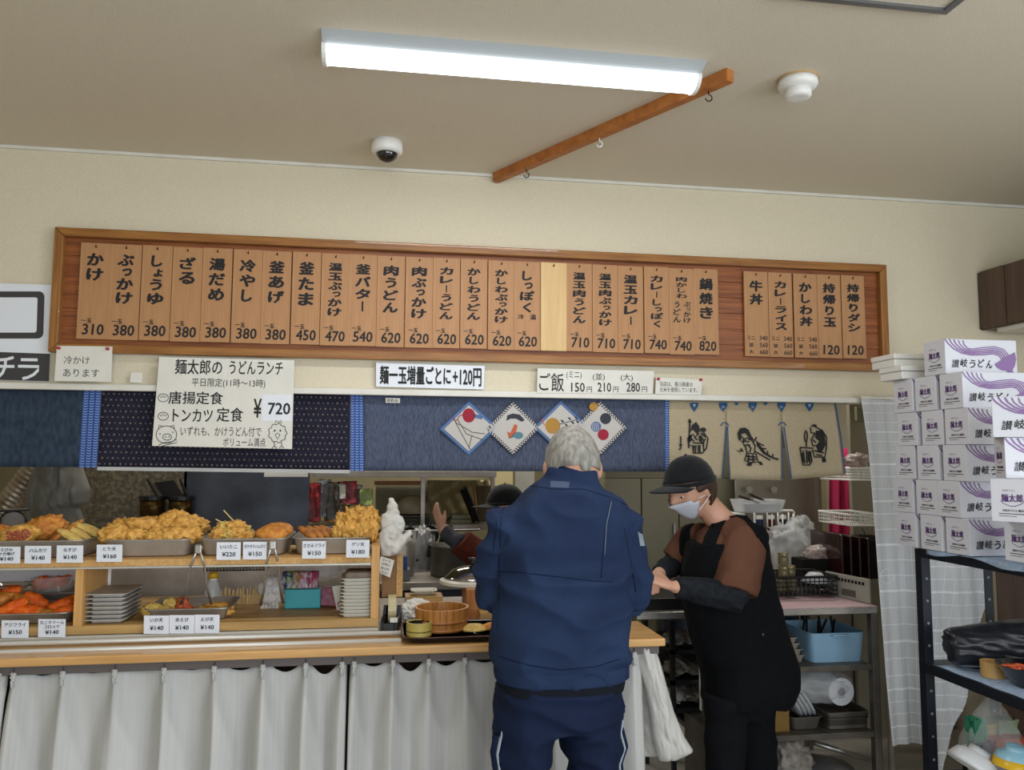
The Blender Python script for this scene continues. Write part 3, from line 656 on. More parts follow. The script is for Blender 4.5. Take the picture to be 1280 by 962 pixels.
# curtains under the counter
cur_m = mat('ivory_curtain', 'bebebd', 0.85, col2='b5b5b3', nscale=18, stretch=(9, 1, 0.1), bump=0.05, contrast=(.3, .75))
def px2x(px, y=-0.56): return aY(px, 845, y).x
def under_curtain(label, pl, sags, x_end=None, x_start=None, zt_=0.838):
    xs = [px2x(p) for p in pl]; xa = xs[0]-0.02 if x_start is None else x_start; xb = xs[-1]+0.02 if x_end is None else x_end
    t = thing('counter_curtain', label, 'curtain', ((xa+xb)/2, -0.56, 0.04), 'ivory pleated curtains under the counter')
    def fn(u, v):
        x = xa+(xb-xa)*u
        k = max([i for i in range(len(xs)) if xs[i] <= x] or [-1])
        if k < 0: ph, sg, d = 0, 0, xs[0]-x
        elif k >= len(xs)-1: ph, sg, d = 0, 0, x-xs[-1]
        else: ph = (x-xs[k])/(xs[k+1]-xs[k]); sg = sags[k]; d = min(x-xs[k], xs[k+1]-x)
        zt2 = zt_-sg*math.sin(math.pi*ph)**1.3 if sg else zt_-min(d, .1)*0.2
        z = 0.04+(zt2-0.04)*v; dn = max(0, zt_-z-0.045)
        wd = 0.011+0.045*min(1, dn/0.3)**0.7; amp = 0.026+0.03*min(1, dn/.3)
        y = -0.560-amp*math.exp(-(d/wd)**2)+0.022*math.sin(math.pi*ph)*min(1, dn/.15+.3)+.010*math.sin(2*math.pi*ph+k)*min(1, dn/.2)
        y += 0.004*noise.noise(Vector((x*9, 3, z*4)))+0.003*math.sin(x*70+z*3)*min(1, dn/.2)
        return Vector((x, y, z))
    m = MB(); m.grid(fn, int((xb-xa)*170), 44); m.obj('cloth', cur_m, t, smooth=True, solid=0.0012)
    for x in xs:
        m = MB(); y = -0.590
        m.tube([(x-.006, y, zt_-.002), (x+.005, y-.003, zt_-.014), (x-.003, y-.003, zt_-.026), (x, y-.002, zt_-.045)], [.006, .0055, .004, .006], 7)
        m.tube([(x+.006, y, zt_-.002), (x-.005, y-.002, zt_-.014), (x+.004, y-.002, zt_-.026)], [.005, .005, .004], 7)
        m.obj('pleat', cur_m, t, smooth=True)
        MB().tube([(x, -0.588, zt_-0.01), (x, -0.5875, CZ-0.036)], 0.0014, 5).obj('hook', black_m, t)
under_curtain('ivory curtain under the counter, narrow piece at the left photo edge', [-56, -8, 4], [.02, .01], x_end=px2x(11), x_start=-2.2)
under_curtain('wide ivory pleated curtain under the display case part of the counter', [22, 83, 147, 208, 270, 330, 383, 428], [.022, .020, .018, .020, .026, .036, .048], x_end=px2x(434), x_start=px2x(14))
under_curtain('ivory pleated curtain hanging behind the man in navy', [443, 491, 535, 580, 632, 690, 745, 790], [.028, .048, .034, .028, .03, .03, .01], x_end=px2x(802), x_start=px2x(437))

# display case
SB, ST = 1.128, 1.153; BZ = 0.940; FY = -0.43
t = thing('display_case', 'two-level pine display case for fried food standing on the counter', 'display case', (-1.1, -.2, CZ))
m = MB(); m.bx(-2.3, -0.017, FY, 0.12, CZ+0.026, BZ); m.obj('base_board', piney_m, t, bevel=0.002)
MB().bx(-2.3, -0.017, FY-0.012, FY+0.02, CZ+0.001, CZ+0.024).obj('base_strip', mat('dusty_white', 'b9b5aa', .5), t, bevel=0.002)
chip_m = mat('chipboard', 'b98e54', 0.7, col2='caa26a', nscale=90, bump=0.3)
MB().bx(-2.3, -0.047, FY, -0.04, SB+0.003, ST).obj('shelf_board', chip_m, t)
MB().bx(-2.3, -0.047, FY-0.006, FY+0.01, SB-0.004, SB+0.0025).obj('shelf_edge', mat('edge_strip', 'bcbab2', .35, .3), t, bevel=0.001)
MB().bx(-1.006, -0.981, FY+0.002, -0.18, BZ, SB-0.0045).obj('upright', pinev_m, t, bevel=0.001)
MB().bx(-0.981, -0.972, -0.185, -0.178, BZ, SB-0.0045).obj('upright_trim', plastic_m, t)
MB().bx(-0.045, -0.017, FY, -0.06, BZ, ST+0.035).obj('upright', pinev_m, t, bevel=0.001)

def rrings(x0, x1, y0, y1, zs):              # rings of a rounded box, each (z, inset)
    return [((x0+x1)/2, (y0+y1)/2, z, (x1-x0)/2-i, (y1-y0)/2-i) for z, i in zs]
def pan(name, label, cat, x0, x1, y0, y1, z0, z1, m_=steel_dull, group=None, flare=0.018, parent=None, p=9):
    mb = MB(); mb.rings(rrings(x0, x1, y0, y1, [(z0, flare+.006), (z0+.004, flare), (z1-.003, 0.006), (z1-.003, 0), (z1, 0), (z1, 0.007), (z0+.006, flare+.004), (z0+.004, flare+.012)]), 44, p)
    return mb.obj(name, m_, parent, smooth=False, label=label, cat=cat, group=group, bevel=0)
CN = [0]
def card(lines, x0, y0, x1, y1, Y, label):
    CN[0] += 1; label = label.replace('card reading', ('upper-level' if CN[0] < 9 else 'lower-level')+' card, '+OR[(CN[0]-1) % 8]+' from left, reading')
    t = sheet('price_card', label, 'price card', [(x0, y0), (x1, y0), (x1-.5, y1), (x0-.5, y1)], Y, card_m, 'price cards on the display case')
    h = y1-y0; m = MB(); n = len(lines)
    if n == 2:
        wn = min(len(lines[0])*5.4, x1-x0-3); c = (x0+x1)/2
        pxt(m, lines[0], c-wn/2, y0+h*.14, c+wn/2, y0+h*.36, Y-.001, .01); m.obj('lettering', ink_m, t)
        m = MB(); pxt(m, lines[1], c-8.5, y0+h*.55, c+8.5, y0+h*.8, Y-.001, .015); m.obj('price', ink_m, t)
    else:
        c = (x0+x1)/2
        for k in (0, 1): wn = min(len(lines[k])*5, x1-x0-3); pxt(m, lines[k], c-wn/2, y0+h*(.08+.24*k), c+wn/2, y0+h*(.28+.24*k), Y-.001, .01)
        m.obj('lettering', ink_m, t); m = MB(); pxt(m, lines[2], c-8.5, y0+h*.6, c+8.5, y0+h*.84, Y-.001, .015); m.obj('price', ink_m, t)
Yp = FY-0.011
for L_, a in ((('えびの', 'かき揚げ', '¥140'), (-9, 683, 25.5, 704)), (('ハムカツ', '¥140'), (31, 682, 64, 704)), (('なすび', '¥140'), (71, 681.5, 104, 703)), (('とり天', '¥160'), (121, 680.5, 153, 702)),
              (('いいたこ', '¥220'), (271, 677.5, 301, 699.5)), (('ポテサラハムカツ', '¥150'), (304, 677, 333.5, 699)), (('ささみフライ', '¥150'), (378, 676, 407.5, 698)), (('ゲソ天', '¥180'), (433, 674.5, 462, 696.5))):
    card(L_, *a, Yp, f'white price card reading {"".join(L_[:-1])} {L_[-1]} on the upper shelf edge')
Yp = FY-0.016
for L_, a in ((('アジフライ', '¥150'), (2, 775, 36, 797)), (('カニクリーム', 'コロッケ', '¥140'), (48, 773.5, 82, 796)), (('いか天', '¥140'), (180, 769, 211.5, 792)), (('赤えび', '¥140'), (212, 768.5, 243, 791.5)), (('えび天', '¥140'), (243.5, 768, 274.5, 791))):
    card(L_, *a, Yp, f'white price card reading {"".join(L_[:-1])} {L_[-1]} on the lower base strip')

# trays on the upper shelf
TZ, RZ = ST+0.001, 1.213
def sx(px, Y=-0.38, py=672): return aY(px, py, Y).x
trays = [('stainless tray of vegetable fritters and cutlets at the left photo edge', -1.62, sx(107)), ('long stainless tray piled with golden chicken tempura', sx(124), sx(240)),
         ('stainless tray holding skewered octopus and round orange cutlets', sx(246), sx(361)), ('stainless tray holding brown fillets and a heap of squid tempura', sx(363.5), -0.052)]
for lb, xa, xb in trays: pan('food_tray', lb, 'tray', xa, xb, -0.385, -0.10, TZ, RZ, steel_dull, 'food trays on the upper shelf')
def nug(name, label, px, py, Y, r, sc, m_, amp=.22, fr=28, rx=0, rz=0, ry=0, sub=4, group=None, cat='fried food'):
    c = aY(px, py, Y); rot = Matrix.Rotation(R(rz), 3, 'Z') @ Matrix.Rotation(R(ry), 3, 'Y') @ Matrix.Rotation(R(rx), 3, 'X')
    sd = random.random()*50; vs, fs = ICO(sub); mb = MB(); out = []
    for p in vs:
        q = p*(fr*.1)+Vector((sd, 0, sd)); k = 1+amp*(noise.noise(q)*1.2+noise.noise(q*2.3)*.8+.45*noise.noise(q*5))
        out.append(c+rot @ (Vector((p.x*sc[0], p.y*sc[1], p.z*sc[2]))*r*k))
    mb.add(out, fs); return mb.obj(name, m_, None, smooth=True, label=label, cat=cat, group=group)
g1 = 'vegetable fritters in the left tray'
o = nug('vegetable_fritter', 'large rolled orange vegetable fritter standing behind in the left tray', 53, 662, -.25, .062, (1.25, .8, .72), fry_orange, .2, 75, ry=-20, group=g1)
nug('vegetable_fritter', 'vegetable fritter with pink filling showing, front of the left tray', 24, 669, -.33, .055, (1.15, .7, .62), fry_gold, .2, 75, ry=-10, group=g1)
nug('vegetable_fritter', 'vegetable fritter lying at the left photo edge', -8, 668, -.27, .06, (1.1, .8, .6), fry_orange, .16, 40, group=g1)
c = aY(24, 668, -.372); m = MB()
for k in range(26): m.ico(c+Vector((random.uniform(-.04, .035), random.uniform(-.004, .004), random.uniform(-.016, .014))), .007, (1.5, .5, .6), sub=1, rot=Matrix.Rotation(random.random()*3, 3, 'Y'))
m.obj('filling', mat('pink_filling', 'a0503c', .6), bpy.data.objects['vegetable_fritter.001'], smooth=True, kind='stuff')
for k, (px, py) in enumerate(((74, 669), (82, 664), (89, 660))):
    nug('ham_cutlet', f'flat brown ham cutlet leaning in the left tray, {OR[k]} from front', px, py, -.33+.05*k, .045, (1.0, .95, .25), fry_orange if k else fry_brown, .07, 60, rx=12, ry=-38, group='ham cutlets in the left tray', sub=4)
for k, (px, py) in enumerate(((88, 670), (98, 667), (107, 662), (116, 663))):
    nug('eggplant_tempura', f'pale speckled eggplant tempura leaning in the left tray, {OR[k]} from left', px, py, -.35+.045*k, .043, (1.15, .5, .34), fry_pale, .08, 50, ry=30, rz=10*k, group='eggplant tempura in the left tray')
g2 = 'chicken tempura on the long tray'
for k, (px, py, Y, r) in enumerate(((144, 668, -.34, .042), (168, 670, -.34, .036), (192, 670, -.34, .036), (215, 669, -.34, .038), (236, 668, -.33, .036), (152, 660, -.26, .04), (178, 659, -.26, .046), (203, 660, -.26, .042), (228, 658, -.26, .046), (244, 657, -.2, .04), (213, 650, -.24, .036), (220, 646, -.22, .034), (236, 652, -.22, .034), (192, 657, -.2, .04))):
    nug('chicken_tempura', f'piece of golden chicken tempura, {["front row", "second row", "top of the heap"][0 if k < 5 else 1 if k < 10 else 2]}, {OR[[0,1,2,3,4,0,1,2,3,4,0,1,3,2][k]]} piece there', px, py, Y, r, (1.25 if k != 6 else 1.7, .9, .78), fry_gold, .3, 30, rz=random.uniform(-30, 30), group=g2)
g3 = 'skewered octopus pieces in the third tray'
for k, (px, py, Y, r) in enumerate(((275, 668, -.34, .026), (287, 669, -.34, .026), (297, 668, -.34, .026), (281, 661, -.30, .028), (293, 660, -.3, .03), (303, 664, -.27, .026), (310, 670, -.33, .02))):
    o = nug('battered_octopus', f'small battered octopus piece, {OR[k]} counted from the tray\'s left', px, py, Y, r, (1.2, .9, .9), fry_pale if k % 2 else fry_gold, .42, 34, group=g3)
    if k in (3, 4):
        a_ = aY(px+4, py-4, Y); b_ = aY(*((269.5, 648.5) if k == 3 else (279.5, 637.5)), Y-.02)
        MB().tube([a_, b_], .0022, 6).obj('skewer', mat('bamboo', 'cbb27c', .6), o)
for k, (px, py, Y) in enumerate(((340, 666, -.34), (347, 662, -.28))):
    nug('potato_cutlet', ['round orange crumbed cutlet at the front of the third tray', 'round orange crumbed cutlet behind another in the third tray'][k], px, py, Y, .056, (1.0, .8, .38), fry_orange, .06, 60, rx=20, group='potato cutlets in the third tray')
for k, px in enumerate((384, 393, 402, 410)):
    nug('chicken_fillet_fry', f'slim brown crumbed fillet lying in the right tray, {OR[k]} from left', px, 666-k*.6, -.33+.02*k, .044, (1.1, .32, .3), fry_brown, .07, 60, ry=24, rz=-38, group='crumbed fillets in the right tray')
for k, (px, py, Y, r) in enumerate(((424, 665, -.33, .034), (437, 663, -.33, .04), (451, 664, -.34, .04), (464, 662, -.31, .038), (428, 656, -.26, .036), (441, 652, -.27, .042), (456, 652, -.28, .042), (466, 651, -.24, .036), (448, 645, -.22, .034), (462, 645, -.22, .03))):
    nug('squid_tempura', f'craggy piece of squid tempura, {"front" if k < 4 else "middle" if k < 8 else "top"} layer of the heap, {OR[k % 4]} from left', px, py, Y, r, (.72, .7, 1.15), fry_gold, .38, 34, ry=random.uniform(-25, 25), group='squid tempura in the right tray')
# lower level, left of the upright
t = thing('vented_panel', 'stainless panel with a row of vent slots at lower left', 'panel', aY(48, 724, -.02)); P = [aY(-60, 706, -.02), aY(98, 725, -.02)]
MB().bx(-1.9, P[1].x, -.02, -.01, P[1].z, 1.127).obj('plate', mat('bright_steel', 'c4c7d0', .4, .3), t)
slot = None
for k in range(30):
    x = P[1].x-0.022-k*0.0102
    if slot is None: slot = MB().bx(x-.0025, x+.0025, -.023, -.0195, 1.088, 1.118).obj('vent_slot', black_m, t)
    else: c = slot.copy(); COL.objects.link(c); c.location.x -= k*0.0102
pan('food_tray', 'stainless tray of orange fried fish at lower left behind the price cards', 'tray', -1.55, aY(92, 770, -.38).x-.002, -.40, -.14, BZ+.001, .978, steel_m)
pan('food_tray', 'small stainless tray standing behind the orange fried fish', 'tray', aY(50, 740, -.1).x, aY(105, 740, -.1).x+.03, -.13, .05, BZ+.001, 1.0, steel_m)
for k, (px, py, Y, r, sc, ry, rz) in enumerate(((-8, 752, -.3, .05, (1.3, .6, .5), -20, 0), (4, 745, -.26, .045, (1.3, .6, .5), -25, 10), (10, 762, -.35, .05, (1.35, .5, .45), -30, 0), (28, 752, -.27, .042, (1.25, .6, .55), 30, 0), (36, 765, -.34, .05, (1.3, .7, .5), 5, 0), (50, 755, -.26, .048, (1.35, .5, .5), 40, 0), (58, 766, -.35, .03, (1.3, .7, .5), 10, 0))):
    nug('orange_fried_fish', f'orange crumbed fried fish in the lower left tray, {OR[k]} from left', px, py, Y, r, sc, fry_red if k % 3 else fry_orange, .09, 40, ry=ry, rz=rz, group='orange fried fish in the lower left tray')
for k, (px, py, Y, r) in enumerate(((72, 759, -.3, .038), (81, 755, -.26, .038), (74, 768, -.35, .036), (86, 765, -.33, .034), (90, 757, -.24, .03))):
    nug('crab_croquette', f'red-orange croquette heaped beside the upright, {OR[k]} piece from the left front', px, py, Y, r, (1.4, .7, .6), fry_red, .1, 40, ry=-25, group='croquettes in the lower left tray')
t = thing('pickle_tub', 'clear tub full of orange pickles behind the lower left tray', 'tub', aY(64, 740, -.045)); c = aY(64, 741, -.045); c.z = 1.0
pt = MB().lathe([(.066, 0), (.068, .044), (.069, .046)], (c.x, -.045, c.z+.001), 24).obj('tub', glass_m, t, smooth=True)
m = MB()
for k in range(60): m.ico((c.x+random.uniform(-.05, .05), -.045+random.uniform(-.045, .045), c.z+.012+random.uniform(0, .034)), .013, (1.4, .7, .6), sub=1, rot=Matrix.Rotation(random.random()*3, 3, 'Z'))
m.obj('pickles', fry_red, t, smooth=True, kind='stuff')
o = pan('steel_dish', 'shallow steel dish with orange sauce left of the pickle tub', 'dish', c.x-.21, c.x-.08, -.11, 0.02, 1.0+.001, 1.02, steel_m)
MB().lathe([(.001, 0), (.042, 0), (.04, .006), (.001, .01)], (c.x-.145, -.045, 1.009), 20).obj('sauce', fry_red, o, smooth=True)
for nm, o in (('tray_support', 0),):
    pass
def plates(n, xc, yc, w_, d_, z, pitch, m_, lab, grp, foot=.72):
    first = None
    for k in range(n):
        tt = thing('square_plate', lab.format(['bottom', 'second from bottom', 'third from bottom', 'fourth from bottom', 'fifth from bottom', 'sixth from bottom', 'seventh from bottom', 'eighth from bottom', 'ninth from bottom', 'tenth from bottom'][k] if k < n-1 else 'topmost'), 'plate', (xc, yc, z+k*pitch), grp)
        if first is None:
            mb = MB(); mb.rings([(xc, yc, z, w_*foot/2, d_*foot/2), (xc, yc, z+pitch*.72, w_*foot/2, d_*foot/2), (xc, yc, z+pitch*.78, w_/2, d_/2), (xc, yc, z+pitch*1.0-.0003, w_/2, d_/2), (xc, yc, z+pitch*.95, w_/2-.01, d_/2-.01)], 40, 12)
            first = mb.obj('dish', m_, tt)
        else: o = first.copy(); COL.objects.link(o); o.parent = tt
        tt.location.x += random.uniform(-.0015, .0015)
stone_m = mat('grey_glaze', 'a8a39c', .45, col2='b2ada6', nscale=30); cream_gl = mat('cream_glaze', 'c8c4b6', .35)
plates(7, (aZ(148, 765, .95).x), -.31, .135, .2, BZ+.001, .0139, stone_m, 'grey square plate in the stack by the left upright, {}', 'grey square plates stacked in the case', .74)
plates(11, -.092, -.33, .12, .15, BZ+.001, .0121, cream_gl, 'cream square plate in the right-hand stack, {}', 'cream square plates stacked in the case', .82)
m = MB(); zt2 = BZ+.001+11*.0121
m.rings([(-.085, -.33, zt2, .052, .06), (-.085, -.33, zt2+.012, .053, .06), (-.086, -.33, zt2+.018, .045, .055)], 30, 7)
m.obj('folded_cloth', mat('taupe_cloth', '8d7f74', .8, col2='9a8c80', nscale=20, bump=.3), None, label='folded taupe cloth lying on the cream plate stack', cat='cloth', smooth=True)
# lower tray with tempura, centre
xa, xb = aY(178, 768, -.40).x, aY(287, 767, -.40).x
pan('food_tray', 'stainless tray of small tempura pieces on the case\'s lower level, centre', 'tray', xa, xb, -.405, -.16, BZ+.001, .983, steel_m)
for k, (px, py, Y, r, sc, mm, nm, lb) in enumerate(((191, 763, -.36, .03, (1.2, .8, .8), fry_pale, 'squid_tempura', 'pale squid tempura at the left end of the centre tray'), (203, 764, -.36, .028, (1.2, .8, .7), fry_pale, 'squid_tempura', 'second pale squid tempura from the left in the centre tray'), (213, 758, -.33, .028, (.9, .7, 1.1), fry_pale, 'squid_tempura', 'upright pale squid tempura in the centre tray'),
      (228, 759, -.34, .03, (.75, .7, 1.2), shrimp_m, 'red_shrimp', 'red shrimp standing upright in the centre tray'), (234, 763, -.35, .024, (1, .7, .9), shrimp_m, 'red_shrimp', 'red shrimp leaning right in the centre tray'), (245, 764, -.35, .02, (1.5, .8, .6), shrimp_m, 'red_shrimp', 'small red shrimp lying flat in the centre tray'),
      (258, 763, -.35, .03, (1.4, .7, .5), fry_gold, 'shrimp_tempura', 'golden shrimp tempura at the middle right of the centre tray'), (272, 759, -.32, .034, (1.4, .7, .55), fry_gold, 'shrimp_tempura', 'golden shrimp tempura against the right end of the centre tray'), (278, 764, -.35, .026, (1.4, .7, .5), fry_gold, 'shrimp_tempura', 'golden shrimp tempura at the front right corner of the centre tray'))):
    nug(nm, lb, px, py, Y, r, sc, mm, .25, 34, group='tempura in the centre tray')
def tongs(px0, py0, ends, label):
    a_ = aY(px0, py0, FY-.03); t = thing('tongs', label, 'tongs', a_, 'tongs in the display case')
    MB().box(a_, (.022, .012, .03)).obj('spring_head', steel_m, t, bevel=.004)
    for ex, ey, yy in ends:
        e_ = aY(ex, ey, yy); k_ = a_+(e_-a_)*.62; dx = .006 if e_.x > a_.x else -.006
        MB().tube([a_+Vector((dx, 0, -.01)), a_+(e_-a_)*.3+Vector((dx*1.2, 0, 0)), k_, e_], [(.0045, .003), (.0045, .003), (.004, .003), (.006, .002)], 8).obj('arm', steel_m, t, smooth=True)
tongs(248, 686, ((226.5, 755, -.38), (264, 755, -.38)), 'steel tongs standing in the centre tempura tray')
tongs(341, 681, ((325.5, 757, -.36), (354, 754, -.34)), 'steel tongs on the lower boards beside the teal box')
# things behind the centre tray
c = aY(266, 742, -.14); t = thing('glass_bottle', 'small clear bottle with yellow cap behind the centre tray', 'bottle', (c.x, -.14, BZ))
b0 = (c.x, -.14, BZ+.001); MB().lathe([(.028, 0), (.03, .01), (.03, .045), (.02, .085), (.013, .1), (.013, .105)], b0, 20).obj('body', glass_m, t, smooth=True)
MB().lathe([(.0135, .098), (.0135, .103)], b0, 16).obj('neck_ring', plastic_m, t); MB().lathe([(.018, .104), (.018, .122), (.014, .126)], b0, 16).obj('cap', mat('yellow_cap', 'd0a020', .4), t, smooth=True)
def crumple(name, label, cat, c, size, m_, amp=.35, sub=4, par=None, fr=18, group=None, kind=None, top=False):
    boxy = 'packet' in name or 'sachet' in name
    vs, fs = ICO(sub); sd = random.random()*40; mb = MB(); c = Vector(c)
    for p in [0]:
        out = []
        for p in vs:
            q = p*(fr*.1)+Vector((sd, sd, 0))
            if boxy: p = Vector([math.copysign(min(1, abs(a_)*1.75)**.8, a_) for a_ in p])*.86
            r_ = 1-abs(noise.noise(q))*amp*2-abs(noise.noise(q*2.7))*amp
            out.append(c+Vector((p.x*size[0]/2*r_, p.y*size[1]/2*r_, p.z*size[2]/2*r_)))
    mb.add(out, fs); return mb.obj(name, m_, par, smooth=('bag' in name or 'sack' in name), label=label, cat=cat, group=group, kind=kind)
c = aY(339, 742, -.2)
crumple('plastic_bag', 'knotted clear plastic bag of forks left of the teal box', 'bag', (c.x, -.20, BZ+.065), (.11, .07, .13), clearbag_m)
for k in range(5):
    x = c.x-.03+k*.013; t = thing('plastic_fork', f'clear plastic fork inside the knotted bag, {OR[k]} from left', 'fork', (x, -.2, BZ), 'plastic forks in the bag')
    MB().tube([(x, -.2, BZ+.001), (x, -.2, BZ+.055)], [(.006, .001), (.003, .001)], 6).obj('handle', clearbag_m, t)
    MB().bx(x-.005, x+.005, -.201, -.199, BZ+.056, BZ+.08).obj('tines', clearbag_m, t)
chop = wood('chopstick_wood', 'c0a36c', 'd6ba84', 2, .6, 10); tt = None
for k in range(22):
    x = aY(278, 740, -.1).x+k*.0072; h = .058+random.uniform(-.006, .008)
    o = MB().tube([(x, -.10+random.uniform(-.01, .01), BZ+.001), (x+random.uniform(-.004, .004), -.1, BZ+h)], .0026, 5).obj('chopstick', chop, None, label='thin pale wooden stick behind the centre tray, '+(OR[k]+' from the left' if k < 11 else OR[21-k]+' from the right'), cat='chopstick', group='wooden sticks behind the centre tray')
c0, c1 = aY(355.5, 753, -.22), aY(401, 736, -.22)
t = thing('teal_box', 'long turquoise plastic box on the case floor', 'box', ((c0.x+c1.x)/2, -.18, BZ))
MB().bx(c0.x, c1.x, -.22, -.13, BZ+.001, c1.z).obj('box', mat('turquoise', '2f95a0', .45), t, bevel=.004)
for k, (px, w_, h_, cc) in enumerate(((360, 9, 22, '2a3350'), (366, 14, 26, '6f9055'), (374, 13, 26, '8c5a48'), (383, 12, 24, 'a48a98'), (391, 14, 26, '8f3050'))):
    c = aY(px, 728, -.165); mm = mat('wrap_'+cc, cc, .25, col2='c8c4c8', nscale=30, stretch=(1, 1, .5), contrast=(.55, .75))
    crumple('seasoning_sachet', ['dark blue', 'green', 'brown', 'pale lilac', 'crimson'][k]+' wrapped packet standing in the turquoise box', 'packet', (c.x, -.165, c1.z+.026), (.05, .055, .075), mm, .14, group='packets standing in the turquoise box')
c = aY(413, 745, -.17); MB().box((c.x, -.18, BZ+.038), (.07, .05, .07), Matrix.Rotation(R(4), 3, 'Y')).obj('crimson_packet', mat('crimson_wrap', '7c2a45', .4, col2='8f5a68', nscale=50), None, bevel=.006, label='speckled crimson packet between turquoise box and cream plates', cat='packet')
t = thing('small_card', 'white card with red circle mark leaning on the cream plates', 'card', aY(423, 763, -.26)); P = [aY(x, y, -.26) for x, y in [(415, 733), (430, 730), (436, 762), (421, 762.5)]]
mb = MB(); mb.add([P[3], P[2], P[1], P[0]], [(0, 1, 2, 3)]); mb.obj('sheet', paper_m, t, solid=.001); mb = MB(); stroke(mb, circ(425, 755, 3, 3), 1.2, lambda a, b: aY(a, b, -.262), True); mb.obj('round_mark', mat('mark_red', 'b04058', .6), t)
crumple('plastic_bag', 'shiny crumpled clear bag behind the colourful packets', 'bag', (aY(395, 712, -.06).x, -.03, 1.06), (.30, .12, .11), clearbag_m, .3)
t = thing('wire_basket', 'black wire basket hung under the shelf behind the tongs', 'basket', aY(280, 712, .0)); a0, a1 = aY(255, 703, 0), aY(333, 712, 0); m = MB()
for z in (a1.z, (a1.z+a0.z)/2, a0.z):
    for y in (0.0, .10): MB().tube([(a0.x, y, z), (a1.x, y, z)], .0022, 5).obj('wire', black_m, t)
for k in range(20): x = a0.x+(a1.x-a0.x)*k/19; MB().tube([(x, 0, a0.z), (x, 0, a1.z), (x, .1, a1.z), (x, .1, a0.z)], .0016, 5).obj('wire', black_m, t)
c = aY(197, 716, .35); MB().lathe([(.05, -.12), (.1, -.118), (.15, -.07), (.165, 0), (.17, .01), (.162, .01), (.155, 0), (.1, -.1), (.001, -.11)], (c.x, .35, 1.16), 36).obj('yellow_bowl', mat('dull_yellow', '9d8c44', .5, col2='8f7f3c', nscale=8), None, smooth=True, label='big dull yellow bowl behind the grey plate stack', cat='bowl')
MB().bx(c.x-.4, -.03, .22, .62, CZ, 1.04).obj('work_box', steel_dull, None, bevel=.005, label='low stainless cabinet supporting the yellow bowl', cat='cabinet')
# ---------------------------------------------------------------- right end of the counter
t = thing('serving_tray', 'black lacquered tray with dark red rim on the counter beside the man', 'tray', (.27, -.46, CZ)); TZ2 = CZ+.001
x0, x1, y0, y1 = .062, .50, -.605, -.33
mb = MB(); mb.rings(rrings(x0, x1, y0, y1, [(TZ2, .02), (TZ2+.005, .014), (TZ2+.020, 0), (TZ2+.0205, .006), (TZ2+.006, .018), (TZ2+.005, .024)]), 44, 9); mb.obj('tray', mat('black_lacquer', '151114', .2, coat=.6), t)
mb = MB(); mb.rings(rrings(x0, x1, y0, y1, [(TZ2+.0195, -.001), (TZ2+.022, -.001), (TZ2+.022, .005), (TZ2+.0195, .005)]), 44, 9); mb.obj('rim', mat('dark_red_lacquer', '4a1c22', .3, coat=.5), t)
F2 = TZ2+.0062
c = aZ(547, 789, F2); cx, cy = .20, -.455
t = thing('wooden_tub', 'round wooden udon tub with hoops on the black tray', 'tub', (cx, cy, F2)); cyp = wood('tub_wood', 'a5662c', 'c48a48', 2, .45, 9)
ns = 26
for k in range(ns):
    a0 = 2*math.pi*k/ns; a1_ = 2*math.pi*(k+.93)/ns; mb = MB(); prm = []
    for a_ in (a0, (a0+a1_)/2, a1_):
        for r_, z in ((.086, 0), (.094, .088), (.085, .088), (.078, 0)): prm.append((cx+r_*math.cos(a_), cy+r_*math.sin(a_), F2+z))
    mb.add(prm, [(0, 4, 5, 1), (4, 8, 9, 5), (1, 5, 6, 2), (5, 9, 10, 6), (2, 6, 7, 3), (6, 10, 11, 7), (3, 7, 4, 0), (7, 11, 8, 4), (0, 1, 2, 3), (11, 10, 9, 8)]); mb.obj('stave', cyp, t)
for z, r_ in ((.018, .0885), (.045, .091)): MB().lathe([(r_-.002, z-.005), (r_+.0022, z-.005), (r_+.003, z+.005), (r_-.002, z+.005)], (cx, cy, F2), 40).obj('hoop', wood('hoop_bamboo', '8a5222', 'a86c34', 2, .4, 9), t, smooth=True)
MB().lathe([(.001, .004), (.078, .004), (.082, .05), (.001, .05)], (cx, cy, F2), 30).obj('broth', mat('cloudy_broth', 'c9b48c', .15), t)
cx, cy = .118, -.548
t = thing('dip_cup', 'small green-yellow bamboo-style cup with dark inside on the black tray', 'cup', (cx, cy, F2)); cupm = mat('cup_yellow', 'a8954a', .4, col2='b8a558', nscale=10)
for z0, z1 in ((0, .026), (.028, .057)): MB().lathe([(.040, z0), (.0425, z0+.002), (.0425, z1), (.0375, z1), (.0375, z0)], (cx, cy, F2), 32).obj('ring', cupm, t, smooth=False)
MB().lathe([(.001, .002), (.0378, .002), (.0378, .054), (.034, .054), (.033, .02), (.001, .018)], (cx, cy, F2), 28).obj('liner', mat('cup_dark', '1c1612', .3), t)
t = thing('side_plate', 'white rectangular plate with two fried pieces on the black tray', 'plate', (.39, -.5, F2))
mb = MB(); mb.rings([(.395, -.50, F2, .07, .045), (.395, -.5, F2+.004, .075, .05), (.395, -.5, F2+.014, .092, .066), (.395, -.5, F2+.0125, .085, .06), (.395, -.5, F2+.007, .07, .045)], 36, 8); mb.obj('dish', cream_gl, t)
nug('sweet_potato_tempura', 'flat yellow tempura slice on the white plate', 592, 785, -.5, .046, (1, .62, .26), fry_pale, .06, 50, rx=18, cat='fried food', group='fried pieces on the side plate')
nug('brown_fritter', 'round brown fritter on the white plate touching the navy jacket', 614, 784, -.49, .032, (1, .8, .55), fry_orange, .08, 50, group='fried pieces on the side plate')
